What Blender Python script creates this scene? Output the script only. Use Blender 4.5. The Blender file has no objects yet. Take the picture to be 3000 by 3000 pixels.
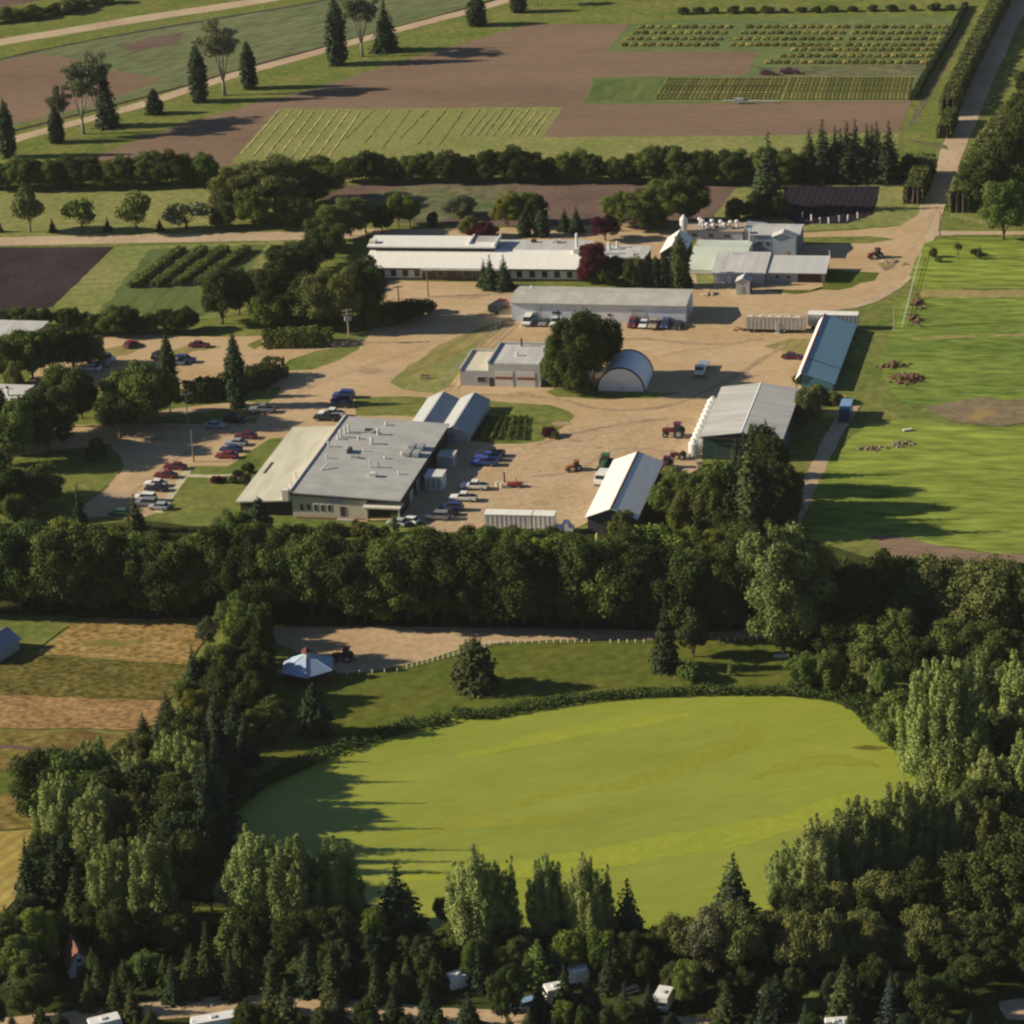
import bpy, bmesh, math, random
import numpy as np
from mathutils import Vector, Matrix

# ------------------------------------------------------------------ scene, camera
scn = bpy.context.scene
COL = scn.collection
F_PX, HALF, U2N = 9000.0, 1500.0, 3000.0 / 1932.0     # photograph: 3000 px; survey marks are kept on a 1932 grid
PITCH, ROLL, CAM_H = math.radians(22.34), math.radians(-3.0), 225.0
_f = Vector((0, math.cos(PITCH), -math.sin(PITCH)))
_u = Vector((0, math.sin(PITCH), math.cos(PITCH)))
_r = Vector((1, 0, 0))
RIGHT = math.cos(ROLL) * _r + math.sin(ROLL) * _u
UP = -math.sin(ROLL) * _r + math.cos(ROLL) * _u
FWD = _f
cam = bpy.data.cameras.new("camera")
cam.sensor_width = 36.0
cam.lens = 36.0 * F_PX / 3000.0
cam.clip_start, cam.clip_end = 1.0, 12000.0
cam_o = bpy.data.objects.new("camera", cam)
COL.objects.link(cam_o)
cam_o.matrix_world = Matrix(((RIGHT.x, UP.x, -FWD.x, 0), (RIGHT.y, UP.y, -FWD.y, 0), (RIGHT.z, UP.z, -FWD.z, CAM_H), (0, 0, 0, 1)))
scn.camera = cam_o

def G(u, v, z=0.0):
    """survey mark -> point of the level z on the ground plan"""
    d = RIGHT * (u * U2N - HALF) + UP * (HALF - v * U2N) + FWD * F_PX
    t = (z - CAM_H) / d.z
    return Vector((d.x * t, d.y * t, z))

def PR(p):
    q = p - Vector((0, 0, CAM_H))
    w = q.dot(FWD)
    return ((q.dot(RIGHT) / w * F_PX + HALF) / U2N, (HALF - q.dot(UP) / w * F_PX) / U2N)

def SC(u, v):
    """survey units per metre at a mark on the ground"""
    return F_PX / (G(u, v) - Vector((0, 0, CAM_H))).dot(FWD) / U2N

def HT(u, vb, vt):
    p = G(u, vb)
    lo, hi = 0.0, 60.0
    for _ in range(30):
        m = (lo + hi) / 2
        if PR(p + Vector((0, 0, m)))[1] > vt: lo = m
        else: hi = m
    return lo

# ------------------------------------------------------------------ light
SUN_EL, SHADOW_AZ = math.radians(24.5), math.radians(-6.0)      # shadows fall towards +X, slightly towards the viewer
to_sun = Vector((-math.cos(SHADOW_AZ) * math.cos(SUN_EL), -math.sin(SHADOW_AZ) * math.cos(SUN_EL), math.sin(SUN_EL)))
sun = bpy.data.lights.new("sun", "SUN")
sun.energy, sun.angle, sun.color = 5.0, math.radians(0.5), (1.0, 0.86, 0.65)
sun_o = bpy.data.objects.new("sun", sun)
COL.objects.link(sun_o)
sun_o.rotation_euler = to_sun.to_track_quat("Z", "Y").to_euler()
world = bpy.data.worlds.new("World")
scn.world = world
world.use_nodes = True
wn = world.node_tree.nodes
sky = wn.new("ShaderNodeTexSky")
sky.sky_type = "NISHITA"
sky.sun_disc = False
sky.ozone_density = 4.0
sky.dust_density = 0.3
sky.air_density = 1.0
sky.sun_elevation = SUN_EL
sky.sun_rotation = math.atan2(to_sun.x, to_sun.y)
world.node_tree.links.new(sky.outputs[0], wn["Background"].inputs[0])
wn["Background"].inputs[1].default_value = 0.05
scn.view_settings.view_transform = "Standard"
scn.view_settings.look = "None"
scn.view_settings.exposure = 0.44
scn.view_settings.gamma = 1.0
scn.render.engine = "CYCLES"
scn.cycles.max_bounces = 4
scn.cycles.diffuse_bounces = 2
scn.cycles.glossy_bounces = 2
scn.cycles.transmission_bounces = 2
scn.cycles.transparent_max_bounces = 4
scn.cycles.pixel_filter_type = "BLACKMAN_HARRIS"
scn.cycles.filter_width = 2.3

# ------------------------------------------------------------------ materials
def lin(c):
    return tuple((x / 255 / 12.92) if x / 255 <= 0.04045 else ((x / 255 + 0.055) / 1.055) ** 2.4 for x in c)
KG = (1.04, 0.96, 0.82)         # brightness of sunlit level ground per unit of base colour
def gcol(c, k=1.0):
    return tuple(min(0.85, x / (g * k)) for x, g in zip(lin(c), KG))
def rgba(c): return (c[0], c[1], c[2], 1.0)

MATS = {}
def nmat(name):
    m = bpy.data.materials.new(name)
    m.use_nodes = True
    nt = m.node_tree
    nt.nodes.clear()
    return m, nt, nt.nodes, nt.links

def plain(name, col, rough=0.7, metal=0.0, var=0.12, scale=0.8, spec=0.3, streak=None):
    """painted or built surface with slight mottling; streak = (x, y, z) noise scale of its own"""
    if name in MATS: return MATS[name]
    m, nt, N, L = nmat(name)
    out = N.new("ShaderNodeOutputMaterial"); b = N.new("ShaderNodeBsdfPrincipled")
    tc = N.new("ShaderNodeTexCoord"); mp = N.new("ShaderNodeMapping")
    mp.inputs["Scale"].default_value = streak or (scale, scale, scale)
    no = N.new("ShaderNodeTexNoise"); no.inputs["Scale"].default_value = 1.0; no.inputs["Detail"].default_value = 4
    rp = N.new("ShaderNodeValToRGB")
    rp.color_ramp.elements[0].position, rp.color_ramp.elements[1].position = 0.3, 0.7
    rp.color_ramp.elements[0].color = rgba([c * (1 - var) for c in col])
    rp.color_ramp.elements[1].color = rgba([min(0.9, c * (1 + var)) for c in col])
    L.new(tc.outputs["Object"], mp.inputs[0]); L.new(mp.outputs[0], no.inputs["Vector"])
    L.new(no.outputs[0], rp.inputs[0]); L.new(rp.outputs[0], b.inputs["Base Color"])
    b.inputs["Roughness"].default_value = rough; b.inputs["Metallic"].default_value = metal
    b.inputs["Specular IOR Level"].default_value = spec
    L.new(b.outputs[0], out.inputs[0])
    MATS[name] = m
    return m

def ground_mat(name, c1, c2, big=0.03, small=0.6, mix=0.5, stripe=None, spots=None, stretch=None):
    """earth, grass or crop: two colours by a broad noise, a fine noise over it, optional tillage lines
    stripe=(angle_deg, period_m, colour, amount); spots=(scale, threshold, colour); stretch=(angle_deg, factor)"""
    if name in MATS: return MATS[name]
    m, nt, N, L = nmat(name)
    out = N.new("ShaderNodeOutputMaterial"); b = N.new("ShaderNodeBsdfDiffuse")
    geo = N.new("ShaderNodeNewGeometry")
    src = geo.outputs["Position"]
    if stretch:
        mp = N.new("ShaderNodeMapping"); mp.vector_type = "POINT"
        mp.inputs["Rotation"].default_value = (0, 0, math.radians(-stretch[0]))
        L.new(src, mp.inputs[0])
        mp2 = N.new("ShaderNodeMapping"); mp2.inputs["Scale"].default_value = (1.0 / stretch[1], 1, 1)
        L.new(mp.outputs[0], mp2.inputs[0]); src = mp2.outputs[0]
    n1 = N.new("ShaderNodeTexNoise"); n1.inputs["Scale"].default_value = big; n1.inputs["Detail"].default_value = 5; n1.inputs["Roughness"].default_value = 0.72
    n2 = N.new("ShaderNodeTexNoise"); n2.inputs["Scale"].default_value = small; n2.inputs["Detail"].default_value = 3
    L.new(src, n1.inputs["Vector"]); L.new(src, n2.inputs["Vector"])
    r1 = N.new("ShaderNodeValToRGB")
    r1.color_ramp.elements[0].position, r1.color_ramp.elements[1].position = 0.35, 0.65
    r1.color_ramp.elements[0].color, r1.color_ramp.elements[1].color = rgba(c1), rgba(c2)
    L.new(n1.outputs[0], r1.inputs[0])
    mr = N.new("ShaderNodeMapRange")
    mr.inputs[1].default_value, mr.inputs[2].default_value = 0.25, 0.75
    mr.inputs[3].default_value, mr.inputs[4].default_value = 1 - mix * 0.8, 1 + mix * 0.8
    L.new(n2.outputs[0], mr.inputs[0])
    mu = N.new("ShaderNodeMix"); mu.data_type = "RGBA"; mu.blend_type = "MULTIPLY"; mu.inputs[0].default_value = 1.0
    L.new(r1.outputs[0], mu.inputs[6]); L.new(mr.outputs[0], mu.inputs[7])
    col = mu.outputs[2]
    if stripe:
        a, per, c3, amt = stripe
        mp = N.new("ShaderNodeMapping"); mp.inputs["Rotation"].default_value = (0, 0, math.radians(-a))
        L.new(geo.outputs["Position"], mp.inputs[0])
        wv = N.new("ShaderNodeTexWave"); wv.bands_direction = "Y"; wv.inputs["Scale"].default_value = 0.314 / per * 1.0
        wv.inputs["Distortion"].default_value = 0.6; wv.inputs["Detail"].default_value = 2; wv.inputs["Detail Scale"].default_value = 0.5
        L.new(mp.outputs[0], wv.inputs["Vector"])
        rr = N.new("ShaderNodeMapRange"); rr.inputs[1].default_value, rr.inputs[2].default_value = 0.45, 0.95
        rr.inputs[3].default_value, rr.inputs[4].default_value = 0, amt
        L.new(wv.outputs[1], rr.inputs[0])
        mm = N.new("ShaderNodeMix"); mm.data_type = "RGBA"
        L.new(rr.outputs[0], mm.inputs[0]); L.new(col, mm.inputs[6]); mm.inputs[7].default_value = rgba(c3)
        col = mm.outputs[2]
    if spots:
        sc_, th, c4 = spots
        n3 = N.new("ShaderNodeTexNoise"); n3.inputs["Scale"].default_value = sc_; n3.inputs["Detail"].default_value = 4
        L.new(src, n3.inputs["Vector"])
        rr = N.new("ShaderNodeMapRange"); rr.inputs[1].default_value, rr.inputs[2].default_value = th, th + 0.1
        L.new(n3.outputs[0], rr.inputs[0])
        mm = N.new("ShaderNodeMix"); mm.data_type = "RGBA"
        L.new(rr.outputs[0], mm.inputs[0]); L.new(col, mm.inputs[6]); mm.inputs[7].default_value = rgba(c4)
        col = mm.outputs[2]
    L.new(col, b.inputs[0]); L.new(b.outputs[0], out.inputs[0])
    MATS[name] = m
    return m

def leaf_mat(name, c1, c2, trans=0.18, scale=0.45, rnd=0.22):
    """foliage: pigment mottled through the crown, each plant a little different"""
    if name in MATS: return MATS[name]
    m, nt, N, L = nmat(name)
    out = N.new("ShaderNodeOutputMaterial"); d = N.new("ShaderNodeBsdfDiffuse"); t = N.new("ShaderNodeBsdfTranslucent")
    mx = N.new("ShaderNodeMixShader"); mx.inputs[0].default_value = trans
    tc = N.new("ShaderNodeTexCoord"); no = N.new("ShaderNodeTexNoise"); no.inputs["Scale"].default_value = scale; no.inputs["Detail"].default_value = 4
    rp = N.new("ShaderNodeValToRGB")
    rp.color_ramp.elements[0].position, rp.color_ramp.elements[1].position = 0.32, 0.68
    rp.color_ramp.elements[0].color, rp.color_ramp.elements[1].color = rgba(c1), rgba(c2)
    L.new(tc.outputs["Object"], no.inputs["Vector"]); L.new(no.outputs[0], rp.inputs[0])
    oi = N.new("ShaderNodeObjectInfo")
    mr = N.new("ShaderNodeMapRange"); mr.inputs[3].default_value, mr.inputs[4].default_value = 1 - rnd, 1 + rnd
    L.new(oi.outputs["Random"], mr.inputs[0])
    hs = N.new("ShaderNodeHueSaturation")
    mh = N.new("ShaderNodeMapRange"); mh.inputs[3].default_value, mh.inputs[4].default_value = 0.485, 0.515
    mul = N.new("ShaderNodeMath"); mul.operation = "MULTIPLY"; mul.inputs[1].default_value = 7.31
    fr = N.new("ShaderNodeMath"); fr.operation = "FRACT"
    L.new(oi.outputs["Random"], mul.inputs[0]); L.new(mul.outputs[0], fr.inputs[0]); L.new(fr.outputs[0], mh.inputs[0])
    L.new(mh.outputs[0], hs.inputs["Hue"]); L.new(mr.outputs[0], hs.inputs["Value"]); L.new(rp.outputs[0], hs.inputs["Color"])
    L.new(hs.outputs[0], d.inputs[0]); L.new(hs.outputs[0], t.inputs[0])
    L.new(d.outputs[0], mx.inputs[1]); L.new(t.outputs[0], mx.inputs[2]); L.new(mx.outputs[0], out.inputs[0])
    MATS[name] = m
    return m

# ------------------------------------------------------------------ objects
def tag(o, label=None, cat=None, group=None, kind=None):
    if label: o["label"] = label
    if cat: o["category"] = cat
    if group: o["group"] = group
    if kind: o["kind"] = kind
    return o

def empty(name, loc=(0, 0, 0), rz=0.0, label=None, cat=None, group=None):
    o = bpy.data.objects.new(name, None)
    o.empty_display_size = 0.5
    COL.objects.link(o)
    o.location = loc
    o.rotation_euler = (0, 0, rz)
    return tag(o, label, cat, group)

class MB:
    """collects shapes into one mesh"""
    def __init__(s): s.v, s.f = [], []
    def add(s, vs, fs):
        k = len(s.v)
        s.v += [tuple(p) for p in vs]
        s.f += [tuple(i + k for i in q) for q in fs]
        return s
    def box(s, x0, x1, y0, y1, z0, z1):
        return s.add([(x0, y0, z0), (x1, y0, z0), (x1, y1, z0), (x0, y1, z0), (x0, y0, z1), (x1, y0, z1), (x1, y1, z1), (x0, y1, z1)],
                     [(0, 3, 2, 1), (4, 5, 6, 7), (0, 1, 5, 4), (1, 2, 6, 5), (2, 3, 7, 6), (3, 0, 4, 7)])
    def prism(s, prof, a0, a1, axis="y"):
        """profile [(p, z)] (counter-clockwise) swept along an axis"""
        n = len(prof)
        if axis == "y": vs = [(p, a0, z) for p, z in prof] + [(p, a1, z) for p, z in prof]
        else: vs = [(a0, p, z) for p, z in prof] + [(a1, p, z) for p, z in prof]
        fs = [(i, (i + 1) % n, n + (i + 1) % n, n + i) for i in range(n)]
        fs += [tuple(range(n - 1, -1, -1)), tuple(range(n, 2 * n))]
        return s.add(vs, fs)
    def tube(s, pts, rads, n=6, cap=True):
        rings = []
        for i, p in enumerate(pts):
            p = Vector(p)
            a = Vector(pts[max(0, i - 1)]); b = Vector(pts[min(len(pts) - 1, i + 1)])
            d = (b - a).normalized() if (b - a).length > 1e-6 else Vector((0, 0, 1))
            e = d.cross(Vector((0, 0, 1)) if abs(d.z) < 0.9 else Vector((1, 0, 0))).normalized()
            g = d.cross(e)
            rings.append([p + (e * math.cos(6.2832 * k / n) + g * math.sin(6.2832 * k / n)) * rads[i] for k in range(n)])
        vs = [q for r in rings for q in r]
        fs = [(i * n + k, i * n + (k + 1) % n, (i + 1) * n + (k + 1) % n, (i + 1) * n + k) for i in range(len(pts) - 1) for k in range(n)]
        if cap: fs += [tuple(range(n - 1, -1, -1)), tuple(range((len(pts) - 1) * n, len(pts) * n))]
        return s.add(vs, fs)
    def cyl(s, x, y, z0, z1, r, n=10, r1=None):
        return s.tube([(x, y, z0), (x, y, z1)], [r, r if r1 is None else r1], n)
    def ball(s, c, r, n=8, m=5):
        vs, fs = [], []
        for i in range(m + 1):
            t = math.pi * i / m
            for k in range(n):
                a = 6.2832 * k / n
                vs.append((c[0] + r[0] * math.sin(t) * math.cos(a), c[1] + r[1] * math.sin(t) * math.sin(a), c[2] + r[2] * math.cos(t)))
        for i in range(m):
            for k in range(n): fs.append((i * n + k, (i + 1) * n + k, (i + 1) * n + (k + 1) % n, i * n + (k + 1) % n))
        return s.add(vs, fs)
    def mesh(s, name, smooth=False, fix=True):
        me = bpy.data.meshes.new(name)
        me.from_pydata(s.v, [], s.f)
        me.update()
        if fix:
            bm = bmesh.new(); bm.from_mesh(me)
            bmesh.ops.recalc_face_normals(bm, faces=bm.faces)
            bm.to_mesh(me); bm.free()
        if smooth: me.polygons.foreach_set("use_smooth", [True] * len(me.polygons))
        return me
    def build(s, name, mat, parent=None, smooth=False, fix=True):
        me = s.mesh(name, smooth, fix)
        me.materials.append(mat)
        o = bpy.data.objects.new(name, me)
        COL.objects.link(o)
        if parent: o.parent = parent
        return o

def copy_tree(o, parent=None):
    c = o.copy()
    COL.objects.link(c)
    if parent: c.parent = parent
    for ch in list(o.children): copy_tree(ch, c)
    return c

ONES = "first second third fourth fifth sixth seventh eighth ninth tenth eleventh twelfth thirteenth fourteenth fifteenth sixteenth seventeenth eighteenth nineteenth".split()
TENS = {20: "twenty", 30: "thirty", 40: "forty", 50: "fifty", 60: "sixty", 70: "seventy"}
TENTH = {20: "twentieth", 30: "thirtieth", 40: "fortieth", 50: "fiftieth", 60: "sixtieth", 70: "seventieth"}
def ordinal(i):
    """0 -> first"""
    n = i + 1
    if n < 20: return ONES[n - 1]
    if n % 10 == 0: return TENTH[n]
    return TENS[n // 10 * 10] + "-" + ONES[n % 10 - 1]
# ------------------------------------------------------------------ ground colours
GC = gcol
AX_A, AX_B = 76.0, -13.0        # compass of the plots: furrows run along A, streets along B (degrees from +X)
lawn = ground_mat("lawn", GC((100, 112, 50)), GC((130, 126, 66)), 0.07, 0.5, 0.4)
lawn_pale = ground_mat("lawn_pale", GC((122, 128, 66)), GC((146, 138, 82)), 0.06, 0.5, 0.35)
lawn_dark = ground_mat("lawn_dark", GC((88, 100, 40)), GC((108, 106, 44)), 0.07, 0.5, 0.4)
trial_grass = ground_mat("trial_grass", GC((98, 112, 64)), GC((118, 122, 72)), 0.05, 0.5, 0.4, stretch=(AX_B, 3))
meadow = ground_mat("meadow", GC((110, 124, 50)), GC((146, 153, 64)), 0.05, 0.5, 0.6, stretch=(AX_B, 4.0), spots=(0.16, 0.64, GC((92, 106, 52))))
meadow_tall = ground_mat("meadow_tall", GC((100, 116, 50)), GC((130, 142, 62)), 0.07, 0.6, 0.6, stretch=(AX_B, 3.0), spots=(0.22, 0.68, GC((90, 106, 48))))
gravel = ground_mat("gravel", GC((183, 151, 106)), GC((198, 168, 125)), 0.06, 0.9, 0.15, spots=(0.07, 0.6, GC((176, 152, 118))), stretch=(AX_B, 2.0))
road_gravel = ground_mat("road_gravel", GC((180, 152, 116)), GC((200, 174, 136)), 0.06, 0.8, 0.18)
yard_brown = ground_mat("yard_brown", GC((180, 150, 110)), GC((196, 167, 127)), 0.06, 0.8, 0.22)
soil = ground_mat("soil", GC((125, 101, 78)), GC((141, 116, 90)), 0.03, 0.8, 0.18, stripe=(AX_B, 3.0, GC((120, 98, 84)), 0.3), stretch=(AX_B, 4))
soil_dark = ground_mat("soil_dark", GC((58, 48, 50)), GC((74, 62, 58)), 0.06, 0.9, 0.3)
soil_mid = ground_mat("soil_mid", GC((104, 84, 72)), GC((124, 102, 84)), 0.06, 0.9, 0.25)
soil_black = ground_mat("soil_black", GC((34, 31, 40)), GC((46, 40, 46)), 0.2, 1.2, 0.3, stripe=(AX_A, 1.6, GC((70, 62, 60)), 0.4))
crop_green = ground_mat("crop_green", GC((100, 108, 70)), GC((124, 122, 82)), 0.06, 0.5, 0.5, stretch=(40, 4), spots=(0.06, 0.6, GC((88, 104, 74))))
crop_blue = ground_mat("crop_blue", GC((88, 102, 56)), GC((108, 114, 62)), 0.07, 0.5, 0.3, stretch=(AX_A, 5))
stubble = ground_mat("stubble", GC((122, 128, 66)), GC((142, 138, 80)), 0.07, 0.7, 0.3, stripe=(AX_A + 2, 1.6, GC((158, 148, 92)), 0.3))
weeds = ground_mat("weeds", GC((92, 100, 66)), GC((124, 112, 80)), 0.08, 0.4, 0.55, spots=(0.12, 0.58, GC((84, 102, 62))))
hay = ground_mat("hay", GC((132, 106, 56)), GC((172, 142, 86)), 0.16, 1.1, 0.8, stretch=(AX_B, 1.3), spots=(0.14, 0.6, GC((124, 116, 58))))
hay_red = ground_mat("hay_red", GC((142, 106, 66)), GC((166, 132, 86)), 0.16, 1.1, 0.7, stretch=(AX_B, 1.3), spots=(0.2, 0.64, GC((130, 116, 62))))
hay_green = ground_mat("hay_green", GC((90, 84, 38)), GC((116, 104, 54)), 0.18, 1.0, 0.9, stretch=(AX_B, 1.3), spots=(0.2, 0.64, GC((84, 92, 46))))
pasture = ground_mat("pasture", GC((136, 110, 62)), GC((116, 108, 50)), 0.14, 0.9, 0.8, stretch=(AX_B, 1.4), spots=(0.10, 0.58, GC((106, 82, 46))))
mud = ground_mat("mud", GC((120, 110, 78)), GC((144, 122, 92)), 0.12, 0.5, 0.35, spots=(0.12, 0.6, GC((158, 132, 78))))
dry_grass = ground_mat("dry_grass", GC((142, 130, 74)), GC((164, 142, 92)), 0.07, 0.5, 0.35, stretch=(60, 3), spots=(0.1, 0.56, GC((122, 124, 64))))
concrete = ground_mat("concrete", GC((190, 172, 132)), GC((204, 188, 150)), 0.1, 0.8, 0.1)
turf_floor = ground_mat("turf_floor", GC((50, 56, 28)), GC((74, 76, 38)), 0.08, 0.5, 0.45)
duckweed = ground_mat("duckweed", GC((140, 146, 46)), GC((158, 160, 58)), 0.04, 0.8, 0.11, spots=(0.035, 0.6, GC((134, 130, 54))), stretch=(16, 3.0))

# wet weed: a thin film of water gives the pond a faint sheen
_nt = duckweed.node_tree; _d = next(n for n in _nt.nodes if n.type == "BSDF_DIFFUSE"); _o = next(n for n in _nt.nodes if n.type == "OUTPUT_MATERIAL")
_g = _nt.nodes.new("ShaderNodeBsdfPrincipled"); _g.inputs["Roughness"].default_value = 0.45; _g.inputs["Specular IOR Level"].default_value = 0.32
_nt.links.new(_d.inputs[0].links[0].from_socket, _g.inputs["Base Color"]); _nt.links.new(_g.outputs[0], _o.inputs[0])

def flat(name, pts3, mat, label, cat, z, kind="structure"):
    me = bpy.data.meshes.new(name)
    me.from_pydata([(p.x, p.y, z) for p in pts3], [], [tuple(range(len(pts3)))])
    me.update()
    bm = bmesh.new(); bm.from_mesh(me)
    bmesh.ops.triangulate(bm, faces=bm.faces)
    for f in bm.faces:
        if f.normal.z < 0: f.normal_flip()
    bm.to_mesh(me); bm.free()
    me.materials.append(mat)
    o = bpy.data.objects.new(name, me)
    COL.objects.link(o)
    return tag(o, label, cat, None, kind)

def rough_edge(pts, step, amp, seed, closed=True):
    rng = random.Random(seed)
    out = []
    n = len(pts)
    for i in range(n if closed else n - 1):
        a, b = pts[i], pts[(i + 1) % n]
        L = (b - a).length
        k = max(1, int(L / step))
        for j in range(k):
            p = a.lerp(b, j / k)
            out.append(p + (Vector((rng.uniform(-amp, amp), rng.uniform(-amp, amp), 0)) if j else Vector((0, 0, 0))))
    return out

_layer = [0]
_boxes = []
def level(pts):
    """4 mm above every sheet already lying under this one"""
    x0, x1, y0, y1 = min(p.x for p in pts), max(p.x for p in pts), min(p.y for p in pts), max(p.y for p in pts)
    k = 1 + max([b[4] for b in _boxes if b[0] < x1 and b[1] > x0 and b[2] < y1 and b[3] > y0], default=0)
    _boxes.append((x0, x1, y0, y1, k))
    return 0.004 * k
def patch(name, uv, mat, label, cat="ground", amp=0.25, step=3.0, kind="structure"):
    _layer[0] += 1
    pts = [G(u, v) for u, v in uv]
    pts = rough_edge(pts, step, amp, _layer[0])
    return flat(name, pts, mat, label, cat, level(pts), kind)

def smooth_line(uv, sub=6):
    P = [G(u, v) for u, v in uv]
    P = [P[0]] + P + [P[-1]]
    out = []
    for i in range(1, len(P) - 2):
        for j in range(sub):
            t = j / sub
            p0, p1, p2, p3 = P[i - 1], P[i], P[i + 1], P[i + 2]
            out.append(0.5 * ((2 * p1) + (p2 - p0) * t + (2 * p0 - 5 * p1 + 4 * p2 - p3) * t * t + (3 * p1 - p0 - 3 * p2 + p3) * t ** 3))
    out.append(P[-2])
    return out

def path(name, uv, width, mat, label, cat="road", amp=0.2, kind="structure"):
    """strip of given width (metres, or one width per mark)"""
    _layer[0] += 1
    sub = 6
    C = smooth_line(uv, sub)
    rng = random.Random(_layer[0] * 7)
    Ls, Rs = [], []
    for i, p in enumerate(C):
        d = (C[min(i + 1, len(C) - 1)] - C[max(i - 1, 0)]).normalized()
        nrm = Vector((-d.y, d.x, 0))
        if isinstance(width, (int, float)): w = width
        else:
            t = i / sub; k = min(int(t), len(width) - 2); w = width[k] + (width[k + 1] - width[k]) * (t - k)
        Ls.append(p + nrm * (w / 2 + rng.uniform(-amp, amp))); Rs.append(p - nrm * (w / 2 + rng.uniform(-amp, amp)))
    return flat(name, Ls + Rs[::-1], mat, label, cat, level(Ls + Rs), kind)

# base sheet, to the horizon
flat("ground", [Vector((-4000, -600, 0)), Vector((4000, -600, 0)), Vector((4000, 9000, 0)), Vector((-4000, 9000, 0))], lawn, "mown green grass ground around the whole station", "ground", 0.0)

# ---- far fields
patch("field", [(-200, -60), (250, -60), (70, 2), (0, 16), (-200, 60)], soil_mid, "brown bare field in the far corner past the outer gravel road", "field")
patch("field", [(-250, 175), (0, 113), (300, 48), (600, 3), (900, -70), (1050, -70), (890, 8), (612, 86), (355, 155), (223, 192), (30, 238), (-250, 320)], crop_green, "dark green crop field between the two slanting gravel roads", "field")
patch("field", [(-250, 178), (0, 117), (60, 103), (110, 107), (150, 113), (190, 130), (240, 138), (300, 150), (220, 186), (30, 233), (-250, 314)], soil, "bare brown field between the two slanting gravel roads", "field", amp=0.8)
patch("field", [(225, 88), (280, 72), (350, 60), (330, 84), (250, 98)], soil_mid, "small thin-cropped brown patch within the dark green field", "field", amp=1.0)
path("road", [(-250, 128), (0, 80), (150, 55), (300, 30), (467, 5), (640, -28), (800, -60)], 8.5, road_gravel, "outer pale gravel road across the far corner", "road")
path("crop_edge_shade", [(-250, 178), (0, 112), (200, 71), (400, 37), (605, 2), (800, -40)], 1.6, soil_dark, "thin dark strip painted as crop edge shade beside the outer gravel road", "crop_edge_shade")  # dark sheet painted in place of the shade along the crop edge
path("crop_edge_shade", [(-250, 310), (30, 246), (220, 197), (356, 160), (465, 128), (612, 88), (740, 54), (880, 15), (960, -10)], 1.8, soil_dark, "thin dark strip painted as crop edge shade beside the tree lined gravel road", "crop_edge_shade")  # the field's near edge: its shadow line painted as a dark strip
path("road", [(-250, 345), (0, 272), (62, 253), (248, 203), (425, 147), (550, 112), (744, 58), (877, 23), (950, 2), (1100, -45)], 5.6, road_gravel, "pale gravel road lined by tall trees", "road")

# ---- trial fields behind
patch("field", [(130, 312), (250, 268), (367, 227), (467, 200), (644, 152), (731, 123), (871, 83), (997, 46), (1188, 46), (1150, 90), (1430, 96), (1412, 142), (1560, 150), (1722, 188), (1695, 252), (1450, 258), (1030, 262), (640, 312), (440, 314)], soil, "large bare brown field behind the treeline", "field")
patch("field", [(435, 306), (525, 206), (800, 204), (1062, 202), (1024, 258), (900, 300), (640, 335), (520, 330)], stubble, "mown stubble field with straw lines behind the treeline", "field")
patch("lawn", [(800, 264), (1025, 259), (1450, 256), (1700, 250), (1690, 300), (1540, 315), (1240, 305), (1000, 310), (700, 332), (640, 330)], lawn_pale, "pale mown strip between treeline and brown field", "lawn")
patch("lawn", [(1142, 97), (1190, 46), (1310, 36), (1812, 30), (1768, 108), (1722, 190), (1100, 197), (1120, 146), (1410, 141), (1430, 97)], trial_grass, "grassy alleys of the far crop trial grid", "lawn")
patch("field", [(1232, 190), (1260, 147), (1486, 146), (1728, 144), (1716, 190), (1470, 191)], ground_mat("trial_straw", GC((122, 124, 72)), GC((138, 134, 82)), 0.08, 0.6, 0.4), "pale ground under the lower crop trial rows", "field")
patch("lawn", [(1430, 128), (1762, 120), (1752, 142), (1424, 146)], weeds, "weedy lane between the two crop trial grids", "lane")
patch("field", [(1105, 190), (1122, 152), (1256, 146), (1230, 188)], crop_blue, "solid blue green crop block at the end of the trial rows", "field")
patch("lawn", [(1722, 190), (1815, 28), (1850, -60), (1960, -60), (1890, 20), (1790, 190), (1775, 300), (1700, 300)], lawn, "sloping grass strip beside the tall roadside hedge", "lawn")
path("wheel_track", [(1722, 235), (1760, 170), (1800, 95), (1835, 30)], 0.8, soil_mid, "faint wheel track in the grass beside the black hedge line", "track")
path("wheel_track", [(1708, 252), (1740, 190), (1785, 110)], 0.7, weeds, "second faint wheel track in the sloping grass strip", "track")
path("road", [(2050, -240), (1960, -60), (1900, 40), (1850, 150), (1815, 240), (1795, 290), (1775, 360), (1752, 400), (1735, 432), (1712, 480), (1690, 520), (1640, 556), (1590, 572), (1500, 580), (1400, 584), (1310, 582)], [8, 8, 8, 7.5, 6.5, 6, 6, 7, 9, 9, 8, 8.5, 8.5, 8, 8, 7], road_gravel, "pale gravel road running from the yard past the tall hedge", "road")
patch("dirt_yard", [(1700, 262), (1745, 275), (1790, 282), (1785, 274), (1755, 268)], weeds, "worn grass where a track meets the hedge road", "track")
path("road", [(1730, 443), (1800, 440), (1880, 440), (1960, 441), (2100, 446)], [5, 3.2, 3, 3, 3], road_gravel, "narrow gravel lane branching off beside the lone tree", "lane")

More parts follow.
